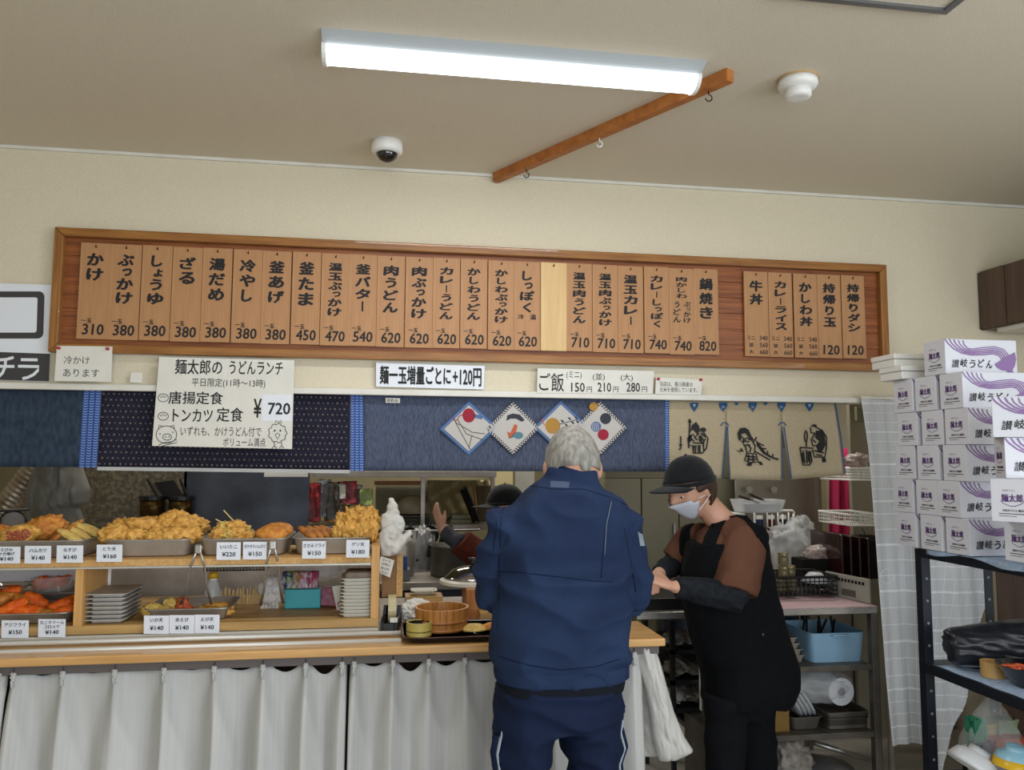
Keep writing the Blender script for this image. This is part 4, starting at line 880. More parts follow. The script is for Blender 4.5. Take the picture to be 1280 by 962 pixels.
# tape dispenser
c = Vector((.03, -.33, CZ)); t = thing('tape_dispenser', 'black desk tape dispenser at the case\'s right end', 'tape dispenser', c)
mb = MB(); pts = [(-.085, 0), (.055, 0), (.05, .03), (.03, .075), (.0, .08), (-.02, .05), (-.05, .045), (-.075, .035)]; wY = .03
def slab(pts, x0, x1, o, rz=0): # side profile in Y-Z plane extruded in X
    n = len(pts); mb = MB(); r_ = Matrix.Rotation(rz, 3, 'Z')
    mb.add([Vector(o)+r_ @ Vector((x0, y, z)) for y, z in pts]+[Vector(o)+r_ @ Vector((x1, y, z)) for y, z in pts], [tuple(range(n)), tuple(reversed(range(n, 2*n)))]+[(i+n, (i+1) % n+n, (i+1) % n, i) for i in range(n)]); return mb
slab(pts, -.03, -.018, c+Vector((0, 0, .001)), R(-8)).obj('side_wall', black_m, t, bevel=.002); slab(pts, .018, .03, c+Vector((0, 0, .001)), R(-8)).obj('side_wall', black_m, t, bevel=.002)
slab([(-.085, 0), (.055, 0), (.05, .02), (-.08, .03)], -.0175, .0175, c+Vector((0, 0, .001)), R(-8)).obj('base', black_m, t)
MB().lathe([(.022, -.014), (.05, -.014), (.05, .014), (.022, .014), (.022, -.014)], c+Vector((0, 0, .068)), 28, 'X').obj('tape_roll', mat('tape_cream', 'b8ae86', .35), t, smooth=False)
MB().box(c+Vector((.006, -.088, .045)), (.026, .004, .016)).obj('label', paper_m, t)
# glove stand at the right upright
t = thing('glove_stand', 'cardboard box end and white glove mitts propped beside the right upright', 'stand', (.03, -.3, CZ))
a0, a1 = aY(477, 745, -.30), aY(502, 695, -.30)
MB().bx(a0.x, a0.x+.05, -.30, -.22, .99, 1.17).obj('board', mat('cardboard', '87684a', .8, col2='937350', nscale=15), t); MB().bx(a0.x+.052, a0.x+.075, -.30, -.2, .99, 1.17).obj('board', chip_m, t)
gm = mat('white_vinyl_glove', 'cfccc6', .4, col2='b9b6b0', nscale=14, bump=.3)
def mitt(base, pts_list, nm): 
    mb = MB()
    for pts, r in pts_list: mb.tube([aY(x, y, base) for x, y in pts], r, 10)
    return skinned(mb, nm, gm, t, voxel=.004, smooth=4, wrinkle=.003, wscale=30)
mitt(-.33, [(((490, 694), (489, 680), (487, 668), (481, 660)), [(.038, .02), (.046, .024), (.044, .02), (.03, .012)]), (((492, 690), (502, 678), (510, 668), (514, 664)), [(.03, .02), (.026, .018), (.018, .012), (.012, .01)]), (((489, 672), (496, 664), (498, 662)), [(.03, .02), (.02, .014), (.01, .01)])], 'glove')
mitt(-.30, [(((488, 668), (487, 650), (483, 640)), [(.03, .018), (.034, .018), (.018, .01)]), (((493, 668), (498, 652), (499, 645)), [(.03, .018), (.026, .014), (.012, .01)]), (((488, 650), (491, 634), (489, 622)), [(.026, .014), (.022, .012), (.008, .006)]), (((494, 650), (492, 632), (487, 623)), [(.02, .014), (.018, .012), (.008, .006)])], 'glove')
P = [aY(x, y, -.345) for x, y in [(476, 695), (493, 700), (487.5, 721.5), (471.5, 714.5)]]; nt_ = MB(); nt_.add([P[3], P[2], P[1], P[0]], [(0, 1, 2, 3)]); nt_ = nt_.obj('note', paper_m, t, solid=.001)
mb = MB(); u_ = (P[1]-P[0]).normalized(); v_ = (P[0]-P[3]).normalized(); cc = sum(P, Vector())/4+Vector((0, -.0015, 0))
for k, s_ in enumerate(('ビニール', 'の中に', 'お入れ', 'ください')): text(mb, s_, cc+v_*(.022-.0145*k), w=.03, h=.0095, right=u_, up=v_, bold=.02)
mb.obj('lettering', ink_m, nt_)
# behind the black tray: lidded wooden tub, steel pot lid, pale boards
x0, x1 = .26, .46
MB().bx(.305, .46, -.26, -.08, CZ-.002, 1.005).obj('wooden_box', wood('box_wood', '9a6030', 'b87a40', 2, .5, 8), None, bevel=.003, label='brown wooden box behind the man\'s left elbow', cat='box')
MB().lathe([(.001, 0), (.13, 0), (.13, .012), (.001, .012)], (.345, -.1, 1.006), 36).obj('wooden_disc', cream_gl, None, label='pale round lid on the brown wooden box', cat='lid')
mb = MB(); mb.lathe([(.001, .05), (.03, .048), (.08, .035), (.11, .008), (.118, .0)], (.35, -.06, 1.0185), 36); t = mb.obj('pot_lid', mat('polished_steel', 'a8a8aa', .12, 1), None, smooth=True, label='shiny domed steel pot lid left of the man in navy', cat='lid')
MB().lathe([(.008, .048), (.008, .06), (.02, .066), (.02, .078), (.001, .08)], (.35, -.06, 1.0185), 16).obj('knob', black_m, t, smooth=True)
MB().bx(.35, .46, -.32, -.265, CZ, CZ+.045).obj('wood_block', piney_m, None, bevel=.003, label='pale wood block between black tray and brown box', cat='block')
crumple('cloth_bundle', 'crumpled pale cloth behind the wooden udon tub', 'cloth', (.12, -.28, CZ+.05), (.14, .09, .1), paper_m, .25)
pan('white_dish', 'small cream dish behind the wooden udon tub', 'dish', .10, .20, -.21, -.14, CZ+.09, CZ+.11, cream_gl)
MB().bx(.08, .22, -.225, -.125, CZ-.002, CZ+.089).obj('small_box', piney_m, None, label='plain wooden box carrying the small cream dish', cat='box')
# black register box beyond the man and bags at the counter end
MB().bx(.72, .885, -.30, -.12, CZ+.001, .96).obj('black_case', black_m, None, bevel=.004, label='low black case at the counter\'s right end behind the man', cat='case')
def hangbag(nm, lab, prof, Y, m_, thick=.05, amp=.010):
    # prof: list of (y_px, x_left_px, x_right_px) from top to bottom
    def fn(side):
        def g(u, v):
            k = v*(len(prof)-1); i = min(int(k), len(prof)-2); f_ = k-i
            y_, xl, xr = [prof[i][j]+(prof[i+1][j]-prof[i][j])*f_ for j in range(3)]
            p = aY(xl+(xr-xl)*u, y_, Y); b_ = math.sin(math.pi*u)**.6*math.sin(math.pi*min(1, v*.9+.1))**.5*thick
            q = Vector((p.x*14, side*3, p.z*6)); q2 = Vector((p.x*40+p.z*12, side, p.z*9))
            p.y += side*(b_*.5+amp*(abs(noise.noise(q))*3+1.5*abs(noise.noise(q2))+.9*abs(noise.noise(q2*2.3)))*math.sin(math.pi*u)**.5)
            return p
        return g
    mb = MB(); mb.grid(fn(-1), 34, 44, True); mb.grid(fn(1), 34, 44); return mb.obj(nm, m_, None, smooth=True, label=lab, cat='bag', group='plastic bags hanging at the counter end')
hangbag('plastic_bag', 'long translucent white plastic bag hanging from the counter\'s corner', [(806, 796, 818), (830, 797, 826), (860, 806, 834), (890, 812, 843), (920, 816, 855), (938, 820, 867), (950, 824, 846)], -.55, milkbag_m, .07)
hangbag('plastic_bag', 'shorter white plastic bag hanging behind against the ivory curtain', [(812, 792, 803), (840, 792, 812), (880, 796, 822), (920, 798, 826), (944, 797, 826)], -.47, milkbag_m, .05)
# ================================================================ people
from mathutils.bvhtree import BVHTree
def head_pts(c, rot, s=1.0, sub=4):           # local head looks along -Y, z up, origin at the centre
    vs, fs = ICO(sub); out = []
    g = lambda p, q, w_: math.exp(-((p-Vector(q)).length/w_)**2)
    for p in vs:
        x, y, z = p.x*.077, p.y*.096, p.z*.118
        if z < -.02: k = 1+ (z+.02)*3.2; x *= k; y = y*(1+(z+.02)*(1.2 if y < 0 else 4.2))
        q = Vector((x, y, z)); n = p.normalized()
        q += Vector((0, -1, 0))*(.024*g(q, (0, -.096, -.022), .017)+.012*g(q, (0, -.096, -.004), .013)+.010*g(q, (0, -.082, -.108), .02)+.007*g(q, (0, -.09, -.062), .02)+.005*g(q, (0, -.095, .03), .04))
        for sx_ in (-1, 1):
            q += Vector((0, 1, 0))*.011*g(q, (sx_*.032, -.085, .006), .017); q += Vector((sx_*.002, -.004, 0))*g(q, (sx_*.045, -.07, -.03), .025)
        out.append(Vector(c)+rot @ (q*s))
    return out, fs
def add_head(mb, c, rot, s=1.0):
    vs, fs = head_pts(c, rot, s); mb.add(vs, fs)
    for sx_ in (-1, 1): mb.ico(Vector(c)+rot @ (Vector((sx_*.078, .008, -.008))*s), .03*s, (.35, .62, 1.0), sub=2, rot=rot @ Matrix.Rotation(R(12*sx_), 3, 'Z'))
def add_eyes(c, rot, par, s=1.0):
    for sx_ in (-1, 1):
        e = Vector(c)+rot @ (Vector((sx_*.032, -.0735, .002))*s)
        o = MB().ico(e, .009*s, sub=2).obj('eye', mat('eye_white', 'd8d2cc', .25), par, smooth=True)
        MB().ico(e+rot @ (Vector((0, -.0085, -.001))*s), .0052*s, (1, .6, 1), sub=2).obj('iris', mat('iris_brown', '241812', .2), o, smooth=True)
def add_hand(mb, wr, d, up, side, s=1.0, curl=.5):  # wrist, pointing direction, back-of-hand normal, thumb side
    wr, d, up = Vector(wr), Vector(d).normalized(), Vector(up).normalized(); lat = d.cross(up).normalized()*side
    up = lat.cross(d).normalized()*(1 if lat.cross(d).dot(up) > 0 else -1)

    vs = []
    prof = [(-.03, .024, .020), (.0, .026, .018), (.03, .036, .017), (.06, .041, .015), (.088, .039, .011)]
    n = 14
    for l_, a, b in prof:
        for k in range(n):
            an = 2*math.pi*k/n; vs.append(wr+d*l_*s+lat*(a*s*math.cos(an))+up*(b*s*math.sin(an)))
    fs = [(i*n+k, i*n+(k+1) % n, (i+1)*n+(k+1) % n, (i+1)*n+k) for i in range(len(prof)-1) for k in range(n)]+[tuple(reversed(range(n))), tuple(range((len(prof)-1)*n, len(prof)*n))]
    mb.add(vs, fs)
    for k, (o_, L_, r_) in enumerate(((.030, .068, .0092), (.010, .077, .0096), (-.011, .072, .0092), (-.030, .056, .0082))):
        b = wr+(d*.075+lat*o_)*s; p = [b]; dd = d.copy(); L = [L_*.25, L_*.42, L_*.32, L_*.26]; a_ = 0
        for j, l_ in enumerate(L):
            p.append(p[-1]+dd*l_*s)
            a_ = curl*(.9 if j else .5); dd = (dd*math.cos(a_)-up*math.sin(a_)).normalized()
        mb.tube(p, [r_*s*q for q in (1.1, 1.05, 1, .92, .72)], 8)
    b = wr+(d*.02+lat*.026)*s; t1 = (lat*.75+d*.75-up*.25).normalized(); t2 = (lat*.3+d-up*.35).normalized()
    mb.tube([b, b+t1*.032*s, b+t1*.032*s+t2*.032*s, b+t1*.032*s+t2*.058*s], [.014*s, .012*s, .0105*s, .007*s], 8)
def bvh(o):
    mw_ = wmat(o); me = o.data
    return BVHTree.FromPolygons([mw_ @ v.co for v in me.vertices], [tuple(p.vertices) for p in me.polygons])
def seam(o, pts, r, m_, par, name='seam', dirv=Vector((0, 1, 0)), off=.0006, flat=None, px=None):
    tr = bvh(o); out = []
    for a, b in zip(pts, pts[1:]):
        for k in range(8):
            x = a[0]+(b[0]-a[0])*k/8; z = a[1]+(b[1]-a[1])*k/8
            h = tr.ray_cast(CAMP, (aY(x, z, 0)-CAMP).normalized())
            if h[0]: out.append(h[0]+h[1]*off)
    if len(out) > 2: return MB().tube(out, r, 6, flat=flat).obj(name, m_, par, smooth=True)
navy_m = mat('navy_workwear', '1e2a45', .85, col2='243350', nscale=6, bump=.25, bscale=400)
navy2_m = mat('navy_trousers', '131c33', .85, col2='17223c', nscale=6, bump=.25, bscale=400)
navyseam = mat('navy_seam', '131f38', .9)
# ---------------- the customer
Y0 = -.95; t = thing('person', 'grey-haired man in navy work jacket and trousers seen from behind at the counter', 'person', (.515, Y0, 0))
mb = MB()
Hc = Vector((.556, -.925, 1.470)); Hr = Matrix.Rotation(R(180), 3, 'Z') @ Matrix.Rotation(R(-4), 3, 'Z') @ Matrix.Rotation(R(14), 3, 'X')
add_head(mb, Hc, Hr, 1.03)
mb.tube([(.54, -.955, 1.34), (.548, -.95, 1.41), (.555, -.935, 1.47)], [.075, .058, .055], 16)
mb.rings([(.515, Y0, .76, .15, .10), (.515, Y0, .9, .15, .105), (.517, Y0, 1.1, .165, .105), (.53, Y0, 1.28, .175, .10), (.535, Y0, 1.36, .13, .08), (.54, Y0, 1.39, .07, .06)])
LE, RE = Vector((.318, -.91, 1.105)), Vector((.742, -.91, 1.08)); LH, RH = Vector((.40, -.665, 1.06)), Vector((.66, -.655, 1.04))
for S_, E_, H_, sd in (((.355, -.95, 1.33), LE, LH, 1), ((.705, -.95, 1.31), RE, RH, -1)):
    mb.tube([S_, (Vector(S_)+E_)/2, E_], [.05, .045, .038], 12); mb.tube([E_, (E_+H_)/2, H_], [.038, .034, .026], 12)
    add_hand(mb, H_+(H_-E_).normalized()*.01, (H_-E_), (0, -.1, 1), sd, .95, .45)
for x, xf in ((.405, .395), (.608, .618)):
    mb.tube([(x+.01*(1 if x < .5 else -1), Y0, .82), (x, Y0, .6), (x, Y0+.01, .42), (xf, Y0-.005, .1), (xf, Y0, .06)], [.075, .058, .05, .035, .035], 12)
body = skinned(mb, 'body', skin_m, t, .006, 3)
add_eyes(Hc, Hr, body, 1.03)
# hair
hair_m = mat('grey_hair', '6f6d68', .7, col2='9a978f', nscale=30, stretch=(3, 3, .6), bump=.35, bscale=90, bdist=.004)
vs, fs = ICO(4); mb = MB(); out = []; idx = {}
for i, p in enumerate(vs):
    x, y, z = p.x*.083, p.y*.101, p.z*.125
    k = 1+.03*noise.noise(Vector((p.x*6, p.y*6, p.z*3)))
    out.append(Hc+Hr @ (Vector((x, y, z))*1.03*k))
keep = [f for f in fs if not any(vs[i].z < (-.26 if vs[i].y > .25 else -.15 if vs[i].y > -.1 else .38) or (vs[i].z < .42 and vs[i].y < -.45) for i in f)]
mb.add(out, keep); mb.obj('hair', hair_m, t, smooth=True, solid=.004)
# jacket
mb = MB()
mb.rings([(.516, Y0, .862, .186, .128), (.516, Y0, .905, .190, .130), (.516, Y0, .925, .203, .142), (.516, Y0, 1.0, .202, .145), (.518, Y0, 1.12, .198, .140), (.524, Y0, 1.24, .205, .132), (.53, Y0, 1.32, .198, .122), (.535, Y0, 1.375, .155, .105), (.54, Y0, 1.41, .105, .088), (.545, Y0, 1.435, .075, .075), (.548, Y0+.004, 1.468, .067, .068)], 40, 2.5)
for S_, E_, H_, sx_ in (((.372, -.955, 1.325), LE, LH, -1), ((.692, -.955, 1.31), RE, RH, 1)):
    S_ = Vector(S_)
    mb.tube([S_+Vector((-sx_*.04, 0, .0)), S_+Vector((sx_*.006, 0, -.022)), (S_+E_)/2+Vector((sx_*.008, 0, 0)), E_+Vector((0, 0, .03)), E_+Vector((0, .015, -.012))], [.06, .077, .068, .062, .055], 18)
    mb.tube([E_+Vector((0, -.02, .0)), E_+(H_-E_)*.4, E_+(H_-E_)*.78, H_-(H_-E_)*.06], [.056, .060, .056, .042], 16)
jk = skinned(mb, 'jacket', navy_m, t, .007, 6, wrinkle=.018, wscale=7.0, aniso=(1, 1, 1.5))
for pts in ([(621, 714), (650, 715), (700, 721), (740, 726), (770, 727)], [(641, 615), (627, 640), (624, 700), (622, 800)], [(763, 626), (757, 660), (753, 700), (751, 725)], [(640, 609), (660, 606), (690, 611), (730, 611), (765, 622), (790, 634)],
            [(624, 820), (660, 831), (700, 837), (745, 833), (778, 822)], [(780, 660), (788, 700), (796, 745)], [(621, 650), (615, 700)]):
    seam(jk, pts, .0018, navyseam, jk, off=-.0002)
for pts in ([(764, 627), (758, 655), (755, 700)],): o = seam(jk, pts, .0011, mat('grey_piping', '6c7684', .6), jk, 'piping', off=.0012)
mb = MB(); mb.lathe([(.070, 0), (.0715, .02), (.067, .044), (.062, .044), (.063, .0)], (.547, Y0+.002, 1.437), 36, sc=(1, 1.03)); mb.obj('collar', navy_m, jk, smooth=True)
mb = MB(); mb.rings([(.516, Y0, .862, .189, .131), (.516, Y0, .866, .193, .134), (.516, Y0, .902, .194, .135), (.516, Y0, .906, .190, .131)], 64, 2.5); mb.obj('waistband', navy_m, jk, smooth=False)
for k in range(9):
    for sg in (-1, 1):
        a_ = R(-90+sg*(62+k*3.2)); ca, sa = math.cos(a_), math.sin(a_); x = .516+.194*math.copysign(abs(ca)**.8, ca); y = Y0+.135*math.copysign(abs(sa)**.8, sa)
        MB().tube([(x, y, .868), (x, y, .901)], .0035, 6).obj('gather', navy_m, jk, smooth=True)
def decal(o, c4, m_, nm, par, off=.001):
    tr = bvh(o); P = []
    for j in range(5):
        for i in range(5):
            u, v = i/4, j/4; a = [c4[0][k]+(c4[1][k]-c4[0][k])*u for k in (0, 1)]; b = [c4[3][k]+(c4[2][k]-c4[3][k])*u for k in (0, 1)]
            h = tr.ray_cast(CAMP, (aY(a[0]+(b[0]-a[0])*v, a[1]+(b[1]-a[1])*v, 0)-CAMP).normalized())
            if h[0] is None: return
            P.append(h[0]+h[1]*off)
    MB().add(P, [((j+1)*5+i, (j+1)*5+i+1, j*5+i+1, j*5+i) for j in range(4) for i in range(4)]).obj(nm, m_, par, smooth=True)
decal(jk, [(797, 664), (803, 668), (806, 682), (800, 682)], mat('pale_patch', '7e8a96', .7), 'sleeve_patch', jk)
decal(jk, [(688, 601), (712, 602), (711, 610), (688, 609)], mat('collar_label', '33425e', .7), 'collar_label', jk)
mb = MB(); mb.rings([(.514, Y0, .832, .183, .127), (.514, Y0, .85, .187, .13), (.516, Y0, .87, .184, .127)], 48, 2.5)
mb.obj('shirt_hem', mat('black_shirt', '14171f', .9), t, smooth=True)
# trousers
mb = MB(); mb.rings([(.512, Y0, .865, .176, .120), (.510, Y0, .82, .183, .127), (.508, Y0, .76, .186, .128), (.508, Y0, .725, .186, .12)][::-1], 36, 2.4)
mb.tube([(.420, Y0, .80), (.410, Y0, .70), (.400, Y0, .6), (.398, Y0+.01, .45), (.395, Y0, .3), (.395, Y0, .06)], [(.096, .118), (.088, .112), (.078, .10), (.074, .086), (.07, .08), (.068, .076)], 20)
mb.tube([(.596, Y0, .80), (.604, Y0, .70), (.613, Y0, .6), (.616, Y0+.01, .45), (.618, Y0, .3), (.618, Y0, .06)], [(.096, .118), (.088, .112), (.079, .10), (.074, .086), (.07, .08), (.068, .076)], 20)
tr_ = skinned(mb, 'trousers', navy2_m, t, .007, 6, wrinkle=.016, wscale=8.0, aniso=(1, 1, 1.8))
strp = mat('reflective_grey', '9aa6b2', .6)
for x, sg in ((.322, -1), (.690, 1)):
    pts = []
    tb = bvh(tr_)
    for k in range(14):
        z = .715-.045*k; h = tb.ray_cast(Vector((x+sg*.3, Y0-.045, z)), Vector((-sg, 0, 0)))
        if h[0]: pts.append(h[0]+h[1]*.0)
    MB().tube(pts, [(.004, .013)]*len(pts), 8).obj('stripe', strp, tr_, smooth=True)
    pts2 = [p+Vector((sg*.006, .02, 0)) for p in pts]; MB().tube(pts2, [(.012, .02)]*len(pts2), 8).obj('side_flap', navy2_m, tr_, smooth=True)
    h = pts[0]; MB().tube([h+Vector((0, -.01, .0)), h+Vector((0.006, -.012, .035))], .003, 6).obj('zip_pull', strp, tr_)
for x in (.405, .612):
    mb = MB(); mb.rings([(x, Y0+.05, 0.0, .045, .125), (x, Y0+.05, .02, .048, .13), (x, Y0+.045, .05, .045, .12), (x, Y0+.02, .075, .042, .08), (x, Y0, .10, .04, .05)], 24, 2.4); mb.obj('shoe', black_m, t, smooth=True)

# ---------------- the woman in black cap
YW = -.27
def W(px, py, dy=0.0): return aY(px, py, YW+dy)
base = W(925, 800); base.z = 0
t = thing('person', 'woman in black cap, face mask, brown shirt and black tunic bending over the counter end', 'person', (base.x, YW, 0))
Hc = W(862, 610); Hr = Matrix.Rotation(R(-66), 3, 'Z') @ Matrix.Rotation(R(24), 3, 'X')
mb = MB(); add_head(mb, Hc, Hr, 1.0)
mb.tube([W(912, 668), W(900, 650), W(884, 632, .01), Hc+Vector((.03, .01, -.01))], [.075, .055, .052, .05], 14)
def wr(y, xl, xr, ry, dy=0):
    a, b = W(xl, y), W(xr, y); return ((a.x+b.x)/2, YW+dy, a.z*.5+b.z*.5, (b.x-a.x)/2, ry)
mb.rings([wr(y, l+9, r_-9, ry) for y, l, r_, ry in ((868, 895, 955, .09), (860, 895, 960, .09), (840, 880, 985, .12), (800, 870, 972, .11), (760, 864, 958, .11), (720, 862, 950, .11), (690, 868, 942, .10), (665, 886, 930, .07))])
nS, nE, nWr = W(932, 674, -.11), W(918, 746, -.17), W(842, 733, -.20)
fS, fE, fWr = W(866, 672, .13), W(843, 704, .14), W(822, 718, .02)
mb.tube([nS, (nS+nE)/2, nE], [.05, .043, .038], 12); mb.tube([nE, (nE+nWr)/2, nWr], [.038, .034, .024], 12)
add_hand(mb, nWr+(nWr-nE).normalized()*.005, W(815, 722, -.2)-W(842, 733, -.2), (-.1, -.4, 1), 1, .9, .55)
mb.tube([fS, (fS+fE)/2, fE], [.046, .04, .034], 12); mb.tube([fE, (fE+fWr)/2, fWr], [.034, .03, .024], 12); add_hand(mb, fWr, Vector((-.3, -.5, -.1)), (0, 0, 1), -1, .9, .5)
for a, b in ((908, 906), (943, 947)):
    p0, p1 = W(a, 880, .05 if a > 925 else -.05), W(b, 960, .06 if a > 925 else -.05)
    mb.tube([p0, p1, Vector((p1.x, p1.y, .3)), Vector((p1.x, p1.y, .08))], [.055, .05, .045, .035], 12)
body = skinned(mb, 'body', skin_m, t, .006, 3); add_eyes(Hc, Hr, body)
brown_m = mat('brown_shirt', '57392b', .9, col2='614234', nscale=8, bump=.25, bscale=300)
mb = MB(); mb.rings([wr(y, l, r_, ry) for y, l, r_, ry in ((770, 878, 955, .10), (740, 868, 955, .12), (715, 859, 954, .138), (690, 862, 950, .135), (670, 872, 940, .11), (657, 884, 930, .085), (649, 888, 922, .068))][::1], 32, 2.3)
mb.tube([nS+Vector((-.01, .05, .01)), nS, nS+(nE-nS)*.45, nS+(nE-nS)*.93], [.082, .080, .082, .082], 18)
mb.tube([fS+Vector((.02, -.04, 0)), fS, fE+(fS-fE)*.1], [.07, .068, .062], 16)
sh = skinned(mb, 'shirt', brown_m, t, .006, 5, wrinkle=.007, wscale=10)
cv = mat('black_arm_cover', '16191d', .85, col2='202328', nscale=60, bump=.3)
mb = MB(); mb.tube([nE+Vector((.015, .0, .03)), nE+Vector((0, -.01, 0)), (nE+nWr)/2, nWr+(nE-nWr)*.04], [.056, .056, .05, .036], 16); skinned(mb, 'arm_cover', cv, t, .006, 3, wrinkle=.007, wscale=16)
mb = MB(); mb.tube([fE+(fS-fE)*.15, fE, (fE+fWr)/2, fWr+(fE-fWr)*.15], [.046, .048, .042, .034], 16); skinned(mb, 'arm_cover', cv, t, .006, 3, wrinkle=.006, wscale=16)
tun = mat('black_tunic', '090a0d', .9, col2='0d0f12', nscale=90, bump=.2, bscale=400)
mb = MB(); mb.rings([wr(y, l, r_, ry) for y, l, r_, ry in ((876, 882, 984, .155), (872, 882, 986, .155), (855, 881, 992, .157), (830, 878, 994, .155), (800, 868, 984, .15), (770, 859, 974, .146), (740, 855, 966, .150), (715, 854, 961, .152), (695, 857, 957, .150), (676, 862, 948, .138))][::1], 36, 2.4)
mb.tube([W(918, 656, .08), W(934, 664, .06), W(944, 684, .05), W(944, 710, .05)], [.03, .05, .06, .07], 14)
vest = skinned(mb, 'tunic', tun, t, .007, 5, wrinkle=.007, wscale=8, aniso=(1, 1, .7))
def strap(pts, nm='strap', w_=.022): 
    MB().tube(pts, [(w_, .006)]*len(pts), 10).obj(nm, tun, vest, smooth=True)
tr = bvh(sh)
def hug(pts, off=.006, w_=.02, nm='strap'):
    P, Nn = [], []
    for a, b in zip(pts, pts[1:]):
        for k in range(6):
            x, y_ = a[0]+(b[0]-a[0])*k/6, a[1]+(b[1]-a[1])*k/6
            h = tr.ray_cast(CAMP, (aY(x, y_, 0)-CAMP).normalized())
            if h[0]: P.append(h[0]); Nn.append(h[1])
    L = []; n = len(P)
    for i in range(n):
        d_ = (P[min(i+1, n-1)]-P[max(0, i-1)]).normalized(); s_ = d_.cross(Nn[i]).normalized(); L += [P[i]-s_*w_/2+Nn[i]*off, P[i]+s_*w_/2+Nn[i]*off]
    MB().add(L, [(2*i, 2*i+1, 2*i+3, 2*i+2) for i in range(n-1)]).obj(nm, tun, vest, smooth=True, solid=.004)
hug([(884, 690), (889, 672), (897, 656), (910, 641), (922, 642), (938, 652), (952, 667), (960, 682)], w_=.052)
hug([(856, 694), (856, 676), (858, 662), (863, 655)], w_=.042); hug([(853, 690), (870, 688), (890, 690)], w_=.05, nm='bib_edge')
for px, py in ((944, 744), (954, 793)): 
    h = bvh(vest).ray_cast(CAMP, (aY(px, py, 0)-CAMP).normalized())
    if h[0]: MB().ico(h[0], .008, (1, .4, 1), sub=2).obj('button', black_m, vest, smooth=True)
mb = MB(); mb.rings([wr(y, l, r_, ry) for y, l, r_, ry in ((892, 893, 962, .10), (875, 891, 964, .115), (850, 892, 966, .12))], 24, 2.4)
for a, b, dy in ((908, 906, -.05), (943, 948, .05)):
    p0, p1 = W(a, 868, dy), W(b, 960, dy)
    mb.tube([p0, (p0+p1)/2, p1, Vector((p1.x, p1.y, .3)), Vector((p1.x, p1.y, .05))], [.085, .078, .072, .062, .06], 18)
skinned(mb, 'trousers', mat('black_trousers', '0f1014', .9), t, .008, 5, wrinkle=.007, wscale=9)
for a, dy in ((906, -.05), (948, .05)):
    p1 = W(a, 960, dy); mb = MB(); mb.rings([(p1.x-.05, p1.y, 0, .12, .045), (p1.x-.05, p1.y, .03, .125, .048), (p1.x-.03, p1.y, .06, .1, .043), (p1.x, p1.y, .09, .05, .04)], 24, 2.4); mb.obj('shoe', black_m, t, smooth=True)
# cap, hair, mask
def capthing(Hc, Hr, par, s=1.0, m_=rubber_m, cz=.02):
    vs, fs = ICO(4); mb = MB(); keep = [f for f in fs if all(vs[i].z > .02 for i in f)]
    def cp(p): return Hc+Hr @ (Vector((p.x*.090, p.y*.108+.004, cz+p.z*.108*(1+.06*(p.y < 0)*abs(p.y))))*s)
    mb.add([cp(p) for p in vs], keep); c_ = mb.obj('cap', m_, par, smooth=True, solid=.003)
    def br(u, v):
        a_ = R(-90+(u-.5)*120); r0 = (.090*math.cos(a_), .108*math.sin(a_)+.004); k = v*.085*math.sin(math.pi*(.12+.76*u))**.6
        return Hc+Hr @ (Vector((r0[0]*(1+v*.02), r0[1]-k, cz+.004-.10*k-.25*(abs(u-.5)*2)**2*.06))*s)
    MB().grid(br, 20, 6).obj('brim', m_, c_, smooth=True, solid=.004)
    MB().ico(Hc+Hr @ (Vector((0, .004, cz+.110))*s), .007, (1, 1, .5), sub=1).obj('button', m_, c_, smooth=True)
    mb = MB(); 
    mb.tube([Hc+Hr @ (Vector((.092*math.cos(a), .110*math.sin(a)+.004, cz+.006))*s) for a in [2*math.pi*k/36 for k in range(37)]], [(.003, .009)]*37, 6, cap=False); mb.obj('band', m_, c_, smooth=True)
    return c_
Hcap = Hc
capthing(Hcap, Hr @ Matrix.Rotation(R(-14), 3, 'X'), t, 1.02)
brh = mat('brown_hair', '33221a', .6, col2='4a3326', nscale=30, stretch=(3, 3, .5), bump=.6, bscale=90)
vs, fs = ICO(4); mb = MB(); keep = [f for f in fs if all(vs[i].z < .35 and (vs[i].y > .0 or (vs[i].y > -.4 and vs[i].z > -.05)) and vs[i].z > -.80 for i in f)]
mb.add([Hc+Hr @ Vector((p.x*.090, p.y*.118+.004, p.z*.122*(1+.04*noise.noise(p*5)))) for p in vs], keep); mb.obj('hair', brh, t, smooth=True, solid=.008)
vs, fs = head_pts(Vector((0, 0, 0)), Matrix.Identity(3), 1.0); m_in = MB(); kp = [f for f in fs if all(vs[i].y < -.022 and vs[i].z < -.012-.10*max(0, vs[i].y+.09) and vs[i].z > -.120 for i in f)]
m_in.add([Hc+Hr @ (Vector((p.x*1.06, p.y*1.06-.006*math.exp(-(p.x/.04)**2), p.z*1.05))) for p in vs], kp); mk = m_in.obj('face_mask', mat('mask_white', 'b8bcc8', .8), t, smooth=True, solid=.002)
for sx_ in (-1, 1):
    for z in (-.025, -.07): MB().tube([Hc+Hr @ Vector((sx_*.062, -.045, z)), Hc+Hr @ Vector((sx_*.079, -.01, (z-.02)/2)), Hc+Hr @ Vector((sx_*.082, .018, -.005 if z > -.05 else -.03))], .0015, 5).obj('ear_loop', plastic_m, mk)

